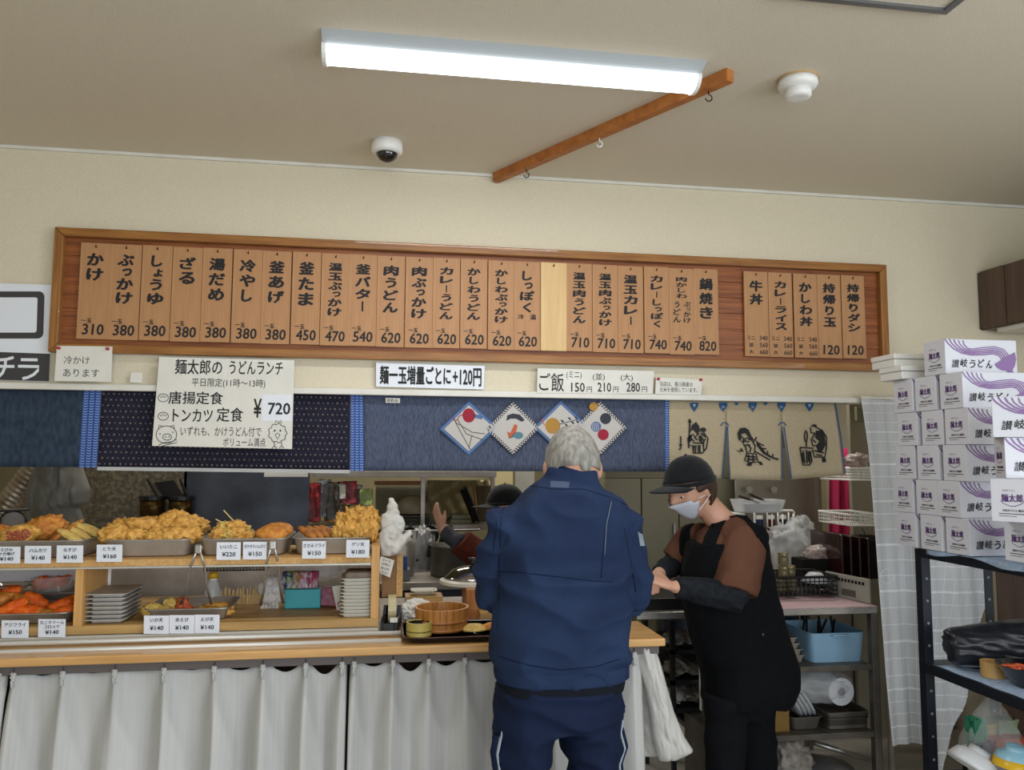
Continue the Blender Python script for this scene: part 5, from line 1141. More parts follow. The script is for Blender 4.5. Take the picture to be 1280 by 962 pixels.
# ---------------- the cook reaching to a shelf behind
YK = 1.05
def K(px, py, dy=0.0): return aY(px, py, YK+dy)
b0 = K(655, 700); t = thing('person', 'cook in black cap and dark red shirt reaching left, mostly hidden behind the navy jacket', 'person', (b0.x, YK, 0))
Hc = K(632, 634); Hr = Matrix.Rotation(R(-80), 3, 'Z') @ Matrix.Rotation(R(10), 3, 'X')
mb = MB(); add_head(mb, Hc, Hr, .98); mb.tube([K(655, 672), K(645, 650)], [.06, .055], 12)
mb.rings([(b0.x, YK, .85, .14, .11), (b0.x, YK, 1.0, .15, .11), (b0.x, YK, 1.12, .16, .12), (b0.x-.01, YK, 1.2, .10, .08)])
S_, E_, H_ = K(640, 682, -.1), K(582, 688, -.2), K(553, 660, -.12)
mb.tube([S_, E_, H_], [.05, .042, .03], 12); add_hand(mb, H_, K(545, 640, -.1)-H_, (-.6, 0, .7), 1, .85, .3)
for dx in (-.08, .08): mb.tube([(b0.x+dx, YK, .9), (b0.x+dx, YK, .5), (b0.x+dx, YK, .05)], [.08, .055, .04], 12)
body = skinned(mb, 'body', skin_m, t, .007, 3); add_eyes(Hc, Hr, body, .98)
mar = mat('dark_red_shirt', '4c2018', .9, col2='582a20', nscale=10)
mb = MB(); mb.rings([(b0.x, YK, .86, .17, .14), (b0.x, YK, 1.0, .175, .14), (b0.x, YK, 1.14, .19, .145), (b0.x-.01, YK, 1.21, .11, .09)]); mb.tube([S_+Vector((.03, .05, 0)), S_, K(600, 700, -.18), K(575, 676, -.19)], [.09, .1, .095, .07], 16); skinned(mb, 'shirt', mar, t, .007, 5, wrinkle=.01, wscale=9)
mb = MB(); mb.tube([K(577, 680, -.19), (E_+H_)/2, H_+(E_-H_)*.1], [.052, .045, .036], 14); skinned(mb, 'arm_cover', mat('grey_cover', '3c3d44', .8), t, .007, 3, wrinkle=.006, wscale=14)
mb = MB()
for dx in (-.08, .08): mb.tube([(b0.x+dx, YK, .88), (b0.x+dx, YK, .5), (b0.x+dx, YK, .04)], [.095, .07, .06], 12)
skinned(mb, 'trousers', mat('black_trousers', '0f1014', .9), t, .009, 4)
capthing(Hc, Hr @ Matrix.Rotation(R(-6), 3, 'X'), t, 1.0)
# ================================================================ right side: sheer curtain, rack, cartons
sheer_m = mat('sheer_white', 'd6dade', .8, alpha=.8, col2='cdd1d6', nscale=6, stretch=(4, 1, .4))
thread_m = mat('white_thread', 'dde0e4', .8)
def sheer(label, rows, Y, nl, seed):
    ys = [r_[0] for r_ in rows]
    t = thing('door_curtain', label, 'curtain', aY((rows[0][1]+rows[0][2])/2, ys[-1], Y), 'sheer white curtains in the doorway')
    def fn(u, v, off=0):
        k = v*(len(rows)-1); i = min(int(k), len(rows)-2); f_ = k-i
        y_, xl, xr = [rows[i][j]+(rows[i+1][j]-rows[i][j])*f_ for j in range(3)]
        p = aY(xl+(xr-xl)*u, y_, Y); p.y += (.014*math.sin(p.x*34+seed+p.z*1.2)+.008*math.sin(p.x*75+p.z*3+seed))*(.4+.6*v)-off; return p
    MB().grid(lambda u, v: fn(u, v), 44, 50, True).obj('cloth', sheer_m, t, smooth=True)
    m = MB(); M_ = lambda a, b: fn(a, b, .0015)
    for k in range(nl):
        v = (k+.5)/nl; w_ = .0012 if k % 3 else .003
        m.add([M_(i/30, v-w_) for i in range(31)]+[M_(i/30, v+w_) for i in range(31)], [(i, i+31, i+32, i+1) for i in range(30)])
    for u in [k/9 for k in range(10)]: m.add([M_(u, j/30) for j in range(31)]+[M_(min(1, u+.008), j/30) for j in range(31)], [(i, i+1, i+32, i+31) for i in range(30)])
    m.obj('woven_lines', thread_m, t, kind='stuff'); return t
t = sheer('sheer white curtain with woven lines hanging beside the beige shop curtain', [(498, 1076, 1142), (560, 1084, 1150), (640, 1090, 1156), (740, 1097, 1162), (850, 1105, 1166), (930, 1112, 1170)], -.05, 26, 0)
m = MB(); m.tube([aY(1076+k*6.6, 500+.2*k, -.05)+Vector((0, 0, .012)) for k in range(20)], .008, 8); 
m.obj('curtain_rod', white_m, t, smooth=True)
m = MB(); m.tube([aY(1109+9*math.cos(a), 720+9*math.sin(a), -.09) for a in [k*.35 for k in range(17)]], .0018, 6); m.obj('cord_loop', thread_m, t, smooth=True)
sheer('second sheer white curtain seen between the rack posts', [(500, 1144, 1262), (640, 1150, 1254), (700, 1152, 1244), (780, 1154, 1228), (860, 1156, 1209), (950, 1158, 1182), (1010, 1160, 1172)], -.12, 30, 2)
XR = 1.90; RT = 1.178
rackm = mat('rack_enamel', '1d222c', .45, .3)
t = thing('steel_rack', 'dark slotted-angle steel rack under the stacked white cartons', 'rack', (2.12, -1.2, 0))
XB = aY(1242, 800, -.64).x
def post(x, y, sx_, sy_):
    m = MB(); m.bx(x, x+sx_*.034, y, y+sy_*.003, 0, RT); m.bx(x, x+sx_*.003, y+sy_*.003, y+sy_*.034, 0, RT); p_ = m.obj('post', rackm, t)
    for k in range(15): MB().tube([(x+sx_*.018, y-(.0008 if sy_ > 0 else -.0008)+(0 if y > -1 else 0), .06+k*.078), (x+sx_*.018, y-(.0008 if sy_ > 0 else -.0008)-.0006, .06+k*.078)], .005, 8).obj('slot', mat('slot_grey', '7a7f86', .6), p_)
post(XR, -.65, 1, 1); post(XB, -.65, -1, 1); post(XR, -1.9, 1, 1); post(XB, -1.9, -1, 1)
MB().bx(XR, XB, -1.9, -.616, RT-.03, RT).obj('shelf', rackm, t, bevel=.002)
SM = aX(1152, 826, XR).z; MB().bx(XR, XB, -1.9, -.616, SM-.035, SM).obj('shelf', rackm, t, bevel=.002)
SBt = .40; MB().bx(XR, XB, -1.9, -.616, SBt-.035, SBt).obj('shelf', rackm, t, bevel=.002)
bluecl = mat('pale_blue_cloth', '8fa3bf', .9, col2='a3b5cc', nscale=60, bump=.5)
m = MB()
def dr(u, v):
    y = -.68-u*1.1; s = v*2
    if s < 1: return Vector((XR+.3-s*.302, y, RT+.001+.0012))
    return Vector((XR-.004-.004*math.sin(y*40), y, RT+.002-(s-1)*(.014+.010*math.sin(y*9)+.006*math.sin(y*23))))
m.grid(dr, 60, 12, True); m.obj('shelf_cloth', bluecl, None, smooth=True, solid=.001, label='pale blue cloth laid over the rack\'s top shelf under the cartons', cat='cloth')
m = MB(); m.grid(lambda u, v: Vector((XR+.006+(XB-XR-.012)*v, -.70-u*1.0, SM+.002+.001*math.sin(u*40))), 30, 6); m.obj('shelf_cloth', bluecl, None, smooth=True, solid=.001, label='pale blue cloth on the rack\'s middle shelf below the black roll', cat='cloth')

# cartons
cart_m = mat('white_carton', 'd3d5de', .6); purple = mat('purple_print', '8a6c9e', .6); purple_d = mat('purple_dark', '5c3a78', .6); edge_m = mat('carton_edge', '8f8880', .8)
BL, BW, BH = .275, .112, .1215
def make_carton(label):
    t = thing('noodle_carton', label, 'carton', (0, 0, 0), 'white noodle cartons on the rack')
    MB().bx(-BL/2, BL/2, -BW/2, BW/2, 0, BH-.0006).obj('box', cart_m, t, bevel=.0015)
    for s_ in (-1, 1): MB().bx(-BL/2+.004, BL/2-.004, s_*BW/4-BW/4+.003, s_*BW/4+BW/4-.003, BH-.0006, BH).obj('flap', cart_m, t)
    e = -BW/2-.0008; F_ = lambda a, b: Vector((-BL/2+a*BL, e, b*BH))
    m = MB()
    for k in range(5):
        d_ = k*.07; P = [(0.0+d_*.9, 1.0-d_*.15), (.04+d_*.8, .87-d_*.1), (.12+d_*.65, .71-d_*-.15), (.22+d_*.4, .60+d_*.45), (.36+d_*.1, .545+d_*.62), (.52, .56+d_*.75), (.66+d_*.1, .60+d_*.72), (.74+d_*.28, .56+d_*.6), (.79+d_*.35, .42+d_*.45)]
        P = [(max(.004, a), min(.99, b)) for a, b in P]; Q = []
        for i in range(len(P)-1):
            for j in range(3): Q.append((P[i][0]+(P[i+1][0]-P[i][0])*j/3, P[i][1]+(P[i+1][1]-P[i][1])*j/3))
        Q.append(P[-1]); G = lambda a, b: Vector((a, e-.00022*k, b))
        stroke(m, [(-BL/2+a*BL, b*BH) for a, b in Q], .0050 if k < 3 else .0038, G)
    m.obj('noodle_print', purple, t, kind='stuff')
    m = MB(); fillp(m, [(.985, .45), (.96, .25), (.925, .15), (.94, .06), (.85, .045), (.85, .11), (.77, .13), (.71, .20), (.675, .30), (.97, .66)], lambda a, b: Vector((-BL/2+a*BL, e-.0014, b*BH))); m.obj('bowl_print', purple, t)
    m = MB(); 
    for i, ch_ in enumerate('讃岐うどん'): text(m, ch_, (-BL/2+BL*(.135+.118*i), e, BH*(.30+(.015 if i % 2 else -.01))), w=.027 if i < 2 else .024, h=.029, bold=.025 if i > 1 else .012, skew=.15)
    m.obj('lettering', ink_m, t)
    rt = Vector((0, -1, 0)); xl = -BL/2-.0008; m = MB()
    text(m, '麺太郎', (xl, 0, BH*.56), w=.056, h=.023, right=rt, bold=.025)
    text(m, 'さぬきうどん', (xl, .008, BH*.74), w=.034, h=.006, right=rt)
    mp = lambda a, b: Vector((xl, -a, b)); stroke(m, [(-.030, BH*.5), (-.024, BH*.43), (-.014, BH*.40), (-.006, BH*.37), (.006, BH*.37), (.014, BH*.40), (.024, BH*.43), (.030, BH*.5)], .0018, mp)
    m.obj('logo_print', purple_d, t)
    m = MB(); text(m, 'さぬきうどん 麺太郎', (xl, -.004, BH*.27), w=.06, h=.007, right=rt, bold=.02); 
    for k, w_ in ((0, .078), (1, .046)): stroke(m, [(-.036, BH*(.19-.055*k)), (-.036+w_, BH*(.19-.055*k))], .0022 if k == 0 else .0014, mp)
    m.obj('small_print', ink_soft, t, kind='stuff'); return t
proto = None
def carton(label, x, y, z, rz=0):
    global proto
    if proto is None: proto = make_carton(label); c = proto
    else: c = copy_tree(proto); c['label'] = label
    c.location = (x, y, z); c.rotation_euler = (0, 0, rz); return c
rows = [(0, (1147, 1179, 1212)), (1, (1143, 1173, 1202)), (2, (1144, 1174, 1209)), (3, (1147, 1179, 1211)), (4, (1142, 1170, 1204)), (5, (1182,))]
RN = ['bottom', 'second from bottom', 'third from bottom', 'fourth from bottom', 'fifth from bottom', 'top']
z0 = RT+.0045
for r_, ne in rows:
    zc = z0+r_*.1222; last = None; ypos = []
    for px in ne[::-1]:
        y = aX(px, 700-r_*47, XR-.005).y
        if ypos: y = max(y, ypos[-1]+BW+.0025)
        ypos.append(y)
    for k, y in enumerate(ypos):
        col = ['right', 'middle', 'left'][k] if len(ne) == 3 else 'single'
        carton(f'white noodle carton, {RN[r_]} row of main stack, {col} column' if len(ne) == 3 else 'white noodle carton alone on the very top of the stack', XR-.005+BL/2+random.uniform(-.002, .003), y+BW/2, zc, R(random.uniform(-.6, .6)))
for k, (px, py, w_) in enumerate(((1120, 475, 0), (1110, 457, 0))):
    p = aX(px+30, py, XR-.02); zc = z0+5*.1222+k*.052
    t = thing('white_box', ['lower flat white foam box beside the top carton', 'upper flat white foam box beside the top carton'][k], 'box', (2.02, -.56, zc), 'flat white boxes on the cartons')
    y1 = aX(1150-k*8, 470, XR).y+.03; MB().bx(1.875+.01*k, 2.12, y1+.035+k*.02, y1+.17+k*.03, zc+.001, zc+.03).obj('body', plastic_m, t, bevel=.004); MB().bx(1.872+.01*k, 2.123, y1+.032+k*.02, y1+.173+k*.03, zc+.031, zc+.051).obj('lid', plastic_m, t, bevel=.004)
fx = aY(1235, 520, -1.12)
carton('white noodle carton turned to face the room, upper one at the right photo edge', fx.x+.135, -1.19, aY(1235, 547, -1.08).z, R(-40))
carton('white noodle carton set sideways below the turned carton at the right photo edge', fx.x+.165, -1.17, aY(1235, 547, -1.08).z-.1222, R(-26))
carton('white noodle carton with end logo facing the room, low at the right photo edge', aY(1243, 620, -1.16).x+.11, -1.17, aY(1235, 547, -1.08).z-.2444, R(30))
carton('lowest white noodle carton at the right photo edge, standing on the blue cloth', aY(1272, 670, -1.16).x+.13, -1.17, max(z0, aY(1235, 547, -1.08).z-.3666), R(2))
# middle shelf things
mb = MB(); a_, b_ = aX(1172, 812, XR+.05), aX(1268, 770, XR+.26)
A = Vector((1.99, -.80, SM+.058)); B = Vector((2.22, -.99, SM+.075)); 
A = Vector((XR+.03, -.73, SM+.068)); B = A+Vector((.28, -.10, .05))
mb.tube([A, A+(B-A)*.05, A+(B-A)*.5, A+(B-A)*.85, B], [.052, .064, .066, .066, .046], 20); o = skinned(mb, 'bag_roll', mat('black_film', '1d1f25', .35), None, .006, 2, wrinkle=.006, wscale=18, aniso=(.6, .6, 2)); tag(o, 'roll of black bags wrapped in clear film on the rack\'s middle shelf', 'bag roll')
t = bpy.data.objects['bag_roll']
pot = aY(1262, 848, -1.06); 
t = thing('black_bowl', 'black bowl of orange toppings at the right end of the middle shelf', 'bowl', (2.11, -1.13, SM))
cb = Vector((aY(1284, 840, -.98).x, -.98, SM+.003)); 
MB().lathe([(.03, 0), (.035, .008), (.065, .035), (.085, .065), (.088, .068), (.083, .066), (.06, .036), (.001, .02)], cb, 30).obj('bowl', mat('black_lacquer', '151114', .2, coat=.6), t, smooth=True)
m = MB()
for k in range(50): a_ = random.random()*6.28; r_ = .062*math.sqrt(random.random()); m.ico(cb+Vector((r_*math.cos(a_), r_*math.sin(a_), .047+random.uniform(0, .012))), .012, (1.5, .6, .5), sub=1, rot=Matrix.Rotation(random.random()*3, 3, 'Z'))
m.obj('toppings', mat('red_topping', 'b8452a', .5, col2='d8683a', nscale=30), t, smooth=True, kind='stuff')
cc = Vector((aY(1240, 825, -.86).x, -.86, SM+.004))
MB().lathe([(.001, 0), (.035, 0), (.037, .05), (.032, .05), (.03, .005)], cc, 24).obj('wooden_cup', wood('cup_wood', 'b08a52', 'c8a268', 2, .5, 8), None, smooth=False, label='small wooden cup behind the black bowl', cat='cup')
for k in range(3): MB().lathe([(.05, 0), (.06, .012), (.062, .02), (.058, .02), (.045, .006), (.001, .004)], (cc.x+.13, -.83, SM+.004+k*.021), 26).obj('bowl_cover', mat('smoky_plastic', '6a6866', .15, alpha=.6), None, smooth=True, label=f'smoky clear lid in a stack of three, {["bottom", "middle", "top"][k]} one', cat='cover', group='smoky lids on the middle shelf')
m = MB(); m.ico((XR+.12, -.76, SM+.006), .02, (1.2, .6, .15), sub=2); m.obj('dark_disc', black_m, None, label='small flat dark disc lying on the blue cloth', cat='disc')
# hanging bag and bottom basket
hb = aY(1222, 860, -.80)
t = thing('hanging_bag', 'clear plastic bag of colourful packets hanging under the middle shelf', 'bag', (hb.x, -.85, .45))
mb = MB(); vs, fs = ICO(4); cz = (SM-.04+.46)/2
def hbp(p):
    k = .18+.82*min(1, max(0, (.85-p.z)/1.4))**.8; n_ = 1+.12*noise.noise(p*4); hgt = (SM-.045-.44)/2
    return Vector((hb.x+p.x*.125*k*n_, -.86+p.y*.10*k*n_, cz+p.z*hgt))
mb.add([hbp(p) for p in vs], fs); mb.obj('film', mat('thin_clear_film', 'e4e8ea', .2, alpha=.2), t, smooth=True)
for k, (dx, dy, dz, cc_, sc_) in enumerate(((-.05, -.02, .05, '2b2548', (1, .8, 1)), (.03, -.03, .07, '8a3f30', (1.3, .8, 1)), (-.02, .02, .11, '8a7a3c', (1, .8, .9)), (-.075, .0, .11, '1f6a50', (.5, .6, 1.4)), (.06, .01, .12, '6f7d5c', (.8, .7, 1)), (.0, -.02, .02, '6a2c34', (1.2, .8, .7)))):
    crumple('packet', ['dark purple', 'rust red', 'mustard', 'green', 'grey-green', 'maroon'][k]+' packet inside the hanging clear bag', 'packet', (hb.x+dx*.8, -.86+dy, .50+dz*.9), (.115*sc_[0], .09*sc_[1], .105*sc_[2]), mat('pk_'+cc_, cc_, .4), .15, group='packets in the hanging bag')
bk = aY(1176, 945, -.85)
t = thing('bowl_basket', 'white plastic basket holding upturned bowls on the rack\'s bottom shelf', 'basket', (2.1, -.98, SBt))
x0, x1, y0, y1 = 1.925, 2.32, -1.30, -.72
zb0, zb1 = SBt+.002, SBt+.12
mb = MB(); mb.rings(rrings(x0, x1, y0, y1, [(zb0, .03), (zb1-.004, .004), (zb1, -.004), (zb1+.002, .0), (zb1-.004, .008), (zb0+.004, .034)]), 44, 9); mb.obj('tub', plastic_m, t)
for k in range(12):
    MB().bx(x0-.001+.013, x0+.002+.013, y0+.07+k*.04, y0+.09+k*.04, zb0+.03, zb0+.075).obj('slot', black_m, t)
def upbowl(px, py, Y, r_, h_, mm, lb, tilt=0, tx=0, stripe=None):
    c = aY(px, py, Y); rot = Matrix.Rotation(R(tilt), 3, 'Y') @ Matrix.Rotation(R(tx), 3, 'X'); t_ = thing('rice_bowl', lb, 'bowl', c, 'bowls in the white basket')
    mb = MB(); mb.lathe([(.001, -.006), (r_*.35, -.006), (r_*.4, 0), (r_*.42, -.014), (r_*.45, -.016), (r_*.78, -h_*.4), (r_*.96, -h_*.8), (r_, -h_), (r_*.97, -h_), (r_*.9, -h_*.75), (r_*.4, -.025), (.001, -.02)], (0, 0, 0), 36)
    mb.v = [tuple(c+rot @ Vector(p)) for p in mb.v]; mb.obj('bowl', mm, t_, smooth=True)
    if stripe:
        mb = MB(); mb.lathe([(r_*.9, -h_*.62), (r_*1.005, -h_*.98), (r_*1.005, -h_*.99)], (0, 0, 0), 36); mb.v = [tuple(c+rot @ (Vector(p)*1.012)) for p in mb.v]; mb.obj('painted_band', stripe, t_, smooth=True)
wb = mat('white_bowl', 'c9ccd0', .25)
upbowl(1226, 936, -.98, .075, .065, wb, 'upturned white bowl tilted at the left of the basket', 34)
upbowl(1256, 923, -.86, .085, .075, wb, 'large upturned white bowl at the back of the basket', 10)
upbowl(1269, 931, -1.04, .062, .06, mat('sky_bowl', '8ab8cc', .3), 'upturned light blue bowl with a yellow lower band at the right photo edge', 4, stripe=mat('bowl_yellow', 'd0a820', .3))
# dark cabinet at the top right
p = aY(1222, 341, 0); zt_, zb_ = p.z, aY(1228, 413, 0).z; X0c = p.x
t = thing('wall_cabinet', 'dark brown wooden wall cabinet at the upper right photo edge', 'cabinet', (2.95, -.45, zb_))
MB().bx(X0c+.004, 3.195, -.95, -.001, zb_, zt_).obj('body', darkwood_m, t)
yy = [-.001, -.024, -.165, -.31, -.46, -.62, -.80, -.95]
for k in range(len(yy)-1): MB().bx(X0c-.010 if k in (1, 3, 5) else X0c-.004, X0c+.003, yy[k+1]+.001, yy[k]-.001, zb_+.004, zt_-.002).obj('panel', darkwood_m, t, bevel=.001)
MB().bx(X0c+.02, 3.195, -.95, -.08, zb_-.02, zb_-.001).obj('bottom_trim', white_m, t)

t = thing('low_cabinet', 'brown wooden low cabinet in the corner behind the steel rack', 'cabinet', (2.9, -.3, 0))
MB().bx(2.60, 3.19, -.58, -.16, 0, 1.16).obj('body', darkwood_m, t)
for k in range(3): MB().bx(2.605+.195*k, 2.79+.195*k, -.592, -.5805, .03, 1.13).obj('door', darkwood_m, t, bevel=.002)
# ================================================================ kitchen beyond the opening
def KB(name, label, cat, px0, py0, px1, py1, Y, depth, m_, bevel=.003, group=None, zmin=None):
    a = aY(px0, py0, Y); b = aY(px1, py1, Y); z0 = b.z if zmin is None else zmin
    return MB().bx(min(a.x, b.x), max(a.x, b.x), Y, Y+depth, z0, a.z).obj(name, m_, None, bevel=bevel, label=label, cat=cat, group=group)
blackw = mat('dark_recess', '1a1a18', .8)
KB('splash_panel', 'grease-speckled grey-brown panel behind the chicken tempura', 'panel', 60, 560, 230, 700, 1.3, .05, grime_m, zmin=.881)
KB('hood_panel', 'big dark blue-grey steel sheet behind the middle food trays', 'panel', 231, 560, 384, 700, 1.3, .03, dark_steel, zmin=.881)
t = thing('cook_line', 'long stainless cooking table behind the display case', 'table', (-.6, 1.2, 0))
MB().bx(-2.5, .45, .75, 1.55, .84, .88).obj('top', steel_dull, t, bevel=.004); MB().bx(-2.48, .43, .80, 1.5, .10, .839).obj('cabinet', dark_steel, t)
for x in (-2.45, -1.2, -.3, .4): MB().tube([(x, .8, 0), (x, .8, .1)], .02, 10).obj('leg', steel_m, t)
pts = [aY(52-k*2.0, 578+k*2.6, .95) for k in range(30)]; rr_ = [.063+(.0015 if k % 2 else -.0015) for k in range(30)]
MB().tube(pts, rr_, 20).obj('flexible_duct', mat('foil_duct', 'a39988', .35, .5, col2='7a6c58', nscale=14, bump=.4), None, label='crinkled silver flexible duct at the upper left photo edge', cat='duct')
def kbag(name, lab, px0, py0, px1, py1, Y, m_, amp=.3, d=.12, group=None):
    a, b = aY(px0, py0, Y), aY(px1, py1, Y); return crumple(name, lab, 'bag', (a+b)/2, (abs(b.x-a.x)*1.25, d, abs(a.z-b.z)*1.25), m_, amp, group=group)
o = hangbag('plastic_bag', 'large hanging grey translucent bag left of the speckled panel', [(560, 52, 96), (590, 40, 106), (612, 34, 114), (628, 32, 112), (634, 30, 100), (650, 27, 106), (680, 26, 108), (732, 30, 104)], .7, graybag_m, .14, .016); o['group'] = 'bags in the kitchen'
t = thing('wire_skimmer', 'black wire skimmer ring at the left photo edge above the fritters', 'skimmer', aY(16, 650, .3)); c = aY(16, 652, .3)
MB().tube([c+Vector((.05*math.cos(a), 0, .045*math.sin(a))) for a in [k*.3 for k in range(22)]], .004, 6).obj('ring', black_m, t, smooth=True); MB().tube([c+Vector((-.2, 0, .035)), c+Vector((.06, 0, .05))], .005, 6).obj('handle', black_m, t, smooth=True)
MB().lathe([(.001, 0), (.044, 0), (.044, .004)], c+Vector((0, .01, 0)), 24, 'Y').obj('disc', mat('grey_disc', '85858a', .4, .6), t)
brz = mat('bronze_mesh', '5a431f', .35, .8, col2='3a2a14', nscale=60)
for k, px in enumerate((190, 226)):
    c = aY(px, 645, 1.232); t = thing('noodle_strainer', ['left bronze noodle strainer hanging before the speckled panel', 'right bronze noodle strainer beside the dark sheet'][k], 'strainer', c, 'noodle strainers hanging in the kitchen')
    MB().lathe([(.052, 0), (.06, .005), (.063, .10), (.058, .10), (.055, .008), (.001, .006)], c, 24).obj('basket', brz, t, smooth=True); MB().lathe([(.063, .085), (.067, .088), (.067, .105), (.063, .108)], c, 24).obj('rim', black_m, t); MB().tube([c+Vector((.04, -.03, .09)), c+Vector((-.02+.02*k, -.05, .2))], .007, 6).obj('handle', black_m, t)
m = MB(); P = [aY(x, y, 1.292) for x, y in ((193, 603), (217, 600), (229, 619), (205, 621))]; m.add([P[3], P[2], P[1], P[0]], [(0, 1, 2, 3)]); m.obj('black_plate', black_m, None, solid=.004, label='tilted black square plate above the bronze strainers', cat='plate')
KB('light_tube', 'thin whitish strip lamp under the shelf left of the packets', 'lamp', 330, 590.5, 384, 596, 1.262, .0395, plastic_m)
# steel shelf with packets, bowls and boards
YS = 1.55
t = thing('kitchen_shelf', 'two-tier steel kitchen shelf holding packets, bowls and boards', 'shelf', aY(500, 660, YS))
a, b = aY(383, 657, YS), aY(700, 655, YS); zl = a.z; zu = aY(500, 596, YS).z
MB().bx(a.x, b.x, YS, YS+.4, zl-.03, zl).obj('board', steel_dull, t, bevel=.002); MB().bx(aY(392, 590, YS).x, aY(620, 590, YS).x, YS-.03, YS+.4, zu, zu+.035).obj('board', steel_dull, t, bevel=.002)
for px in (529, 616): x = aY(px, 600, YS).x; MB().bx(x-.012, x+.012, YS+.0, YS+.03, zl, zu-.001).obj('post', steel_dull, t)
for px in (390, 616): x = aY(px, 600, YS).x; MB().bx(x-.015, x+.015, YS+.05, YS+.08, 0, zl-.031).obj('post', steel_dull, t)
MB().bx(aY(470, 600, 2).x, aY(535, 600, 2).x+.02, 1.98, 2.0, .9, 1.6).obj('cream_board', cream_m, None, label='plain cream board behind the upturned bowl', cat='board')
KB('wood_batten', 'brown wooden batten across the cream board', 'batten', 468, 601, 532, 606, 1.93, .04, beam_m)
for k, (x0, y0, x1, y1, cc, lb) in enumerate(((384, 601, 400, 655, '7a1d1a', 'tall dark red packet at the shelf\'s left end'), (396, 597, 412, 650, '8d8f94', 'silver packet beside the dark red one'), (399, 603, 412, 620, '2a62b0', 'small blue packet in front of the silver one'), (408, 600, 424, 652, '3a3228', 'dark brown packet on the shelf'), (404, 630, 420, 654, 'b05a28', 'orange packet low on the shelf'), (388, 628, 397, 658, '4c5a34', 'olive bottle-shaped packet at the shelf front'), (419, 604, 432, 624, 'b8c0ac', 'pale green and white packet'), (424, 600, 446, 632, '8c1c28', 'crimson packet with white print'), (436, 605, 452, 645, '8a8886', 'crumpled grey packet right of the crimson one'), (449, 610, 466, 632, '7d8a4a', 'small yellow-green packet at the stack\'s right'), (437, 630, 448, 656, 'b49a5c', 'little tan jar with a blue label'), (420, 632, 436, 657, '6a5436', 'brown paper packet low between others'))):
    a, b = aY(x0, y0, YS), aY(x1, y1, YS); mm = mat('kp_'+cc, cc, .35, col2='%02x%02x%02x' % tuple(min(255, int(int(cc[i:i+2], 16)*1.5+20)) for i in (0, 2, 4)), nscale=22, contrast=(.5, .6))
    crumple('food_packet', lb, 'packet', ((a.x+b.x)/2, YS+.06+.05*(k % 3)-.03, max((a.z+b.z)/2, zl+(a.z-b.z)*.52)), ((b.x-a.x)*1.15, .07, (a.z-b.z)*1.1), mm, .12, group='packets on the kitchen shelf', sub=3)
c = aY(516, 641, YS+.1); MB().lathe([(.105, 0), (.108, .004), (.098, .05), (.075, .088), (.052, .098), (.048, .104), (.001, .104)], c, 34).obj('upturned_bowl', mat('taupe_bowl', '6e6450', .5), None, smooth=True, label='upturned taupe bowl on a stack of plates on the kitchen shelf', cat='bowl')
for k in range(5): MB().lathe([(.06, 0), (.112-.002*(k % 2), .008), (.112, .0095), (.001, .0095)], (c.x+.004, c.y, zl+.001+k*.0104), 32).obj('stacked_plate', mat('grey_plate', '85847c', .4), None, label=f'grey plate under the upturned bowl, {["bottom", "second", "third", "fourth", "topmost"][k]} in the stack', cat='plate', group='plates under the upturned bowl')
m = MB(); m.grid(lambda u, v: aY(534+(612-534)*u, 600+(650-600)*v, 1.93)+Vector((0, .03*math.sin((u+v)*9)+.012*math.sin(u*30-v*8), 0)), 40, 24, True); m.obj('vinyl_sheet', mat('cream_vinyl', 'a89a70', .45), None, smooth=True, solid=.002, label='creased cream sheet hanging behind the cook\'s hand', cat='sheet')
for k, (x0, y0, x1, y1, mm, lb) in enumerate(((577, 612, 593, 652, blackw, 'narrow black tray leaning on the shelf'), (581, 608, 599, 652, dark_steel, 'dark grey tray leaning beside the black one'), (592, 607, 596, 645, beam_m, 'thin wooden stick leaning on the shelf'))):
    a, b = aY(x0, y0, YS+.08), aY(x1, y1, YS+.08); b.z = zl+.012; d_ = b-a; MB().tube([a, b], [(.012, .06)]*2 if k < 2 else .006, 8).obj('leaning_tray' if k < 2 else 'stick', mm, None, label=lb, cat='tray' if k < 2 else 'stick')
KB('chopping_board', 'dark wooden chopping board upright at the shelf\'s right end', 'board', 597, 607, 620, 655, YS+.2, .02, wood('old_board', '4a3c22', '5f4e2e', 2, .6, 6), zmin=zl+.001)
for k in range(2): a, b = aY(563, 652, YS+.05), aY(589, 652, YS+.05); MB().bx(a.x+.01*k, b.x-.015*k, YS+.05, YS+.15, zl+.001+k*.028, zl+.027+k*.028).obj('small_case', mat('sage_plastic', '6d705a', .5), None, bevel=.003, label=['lower', 'upper'][k]+' small grey-green case beside the cook\'s hand', cat='case', group='small cases on the shelf')
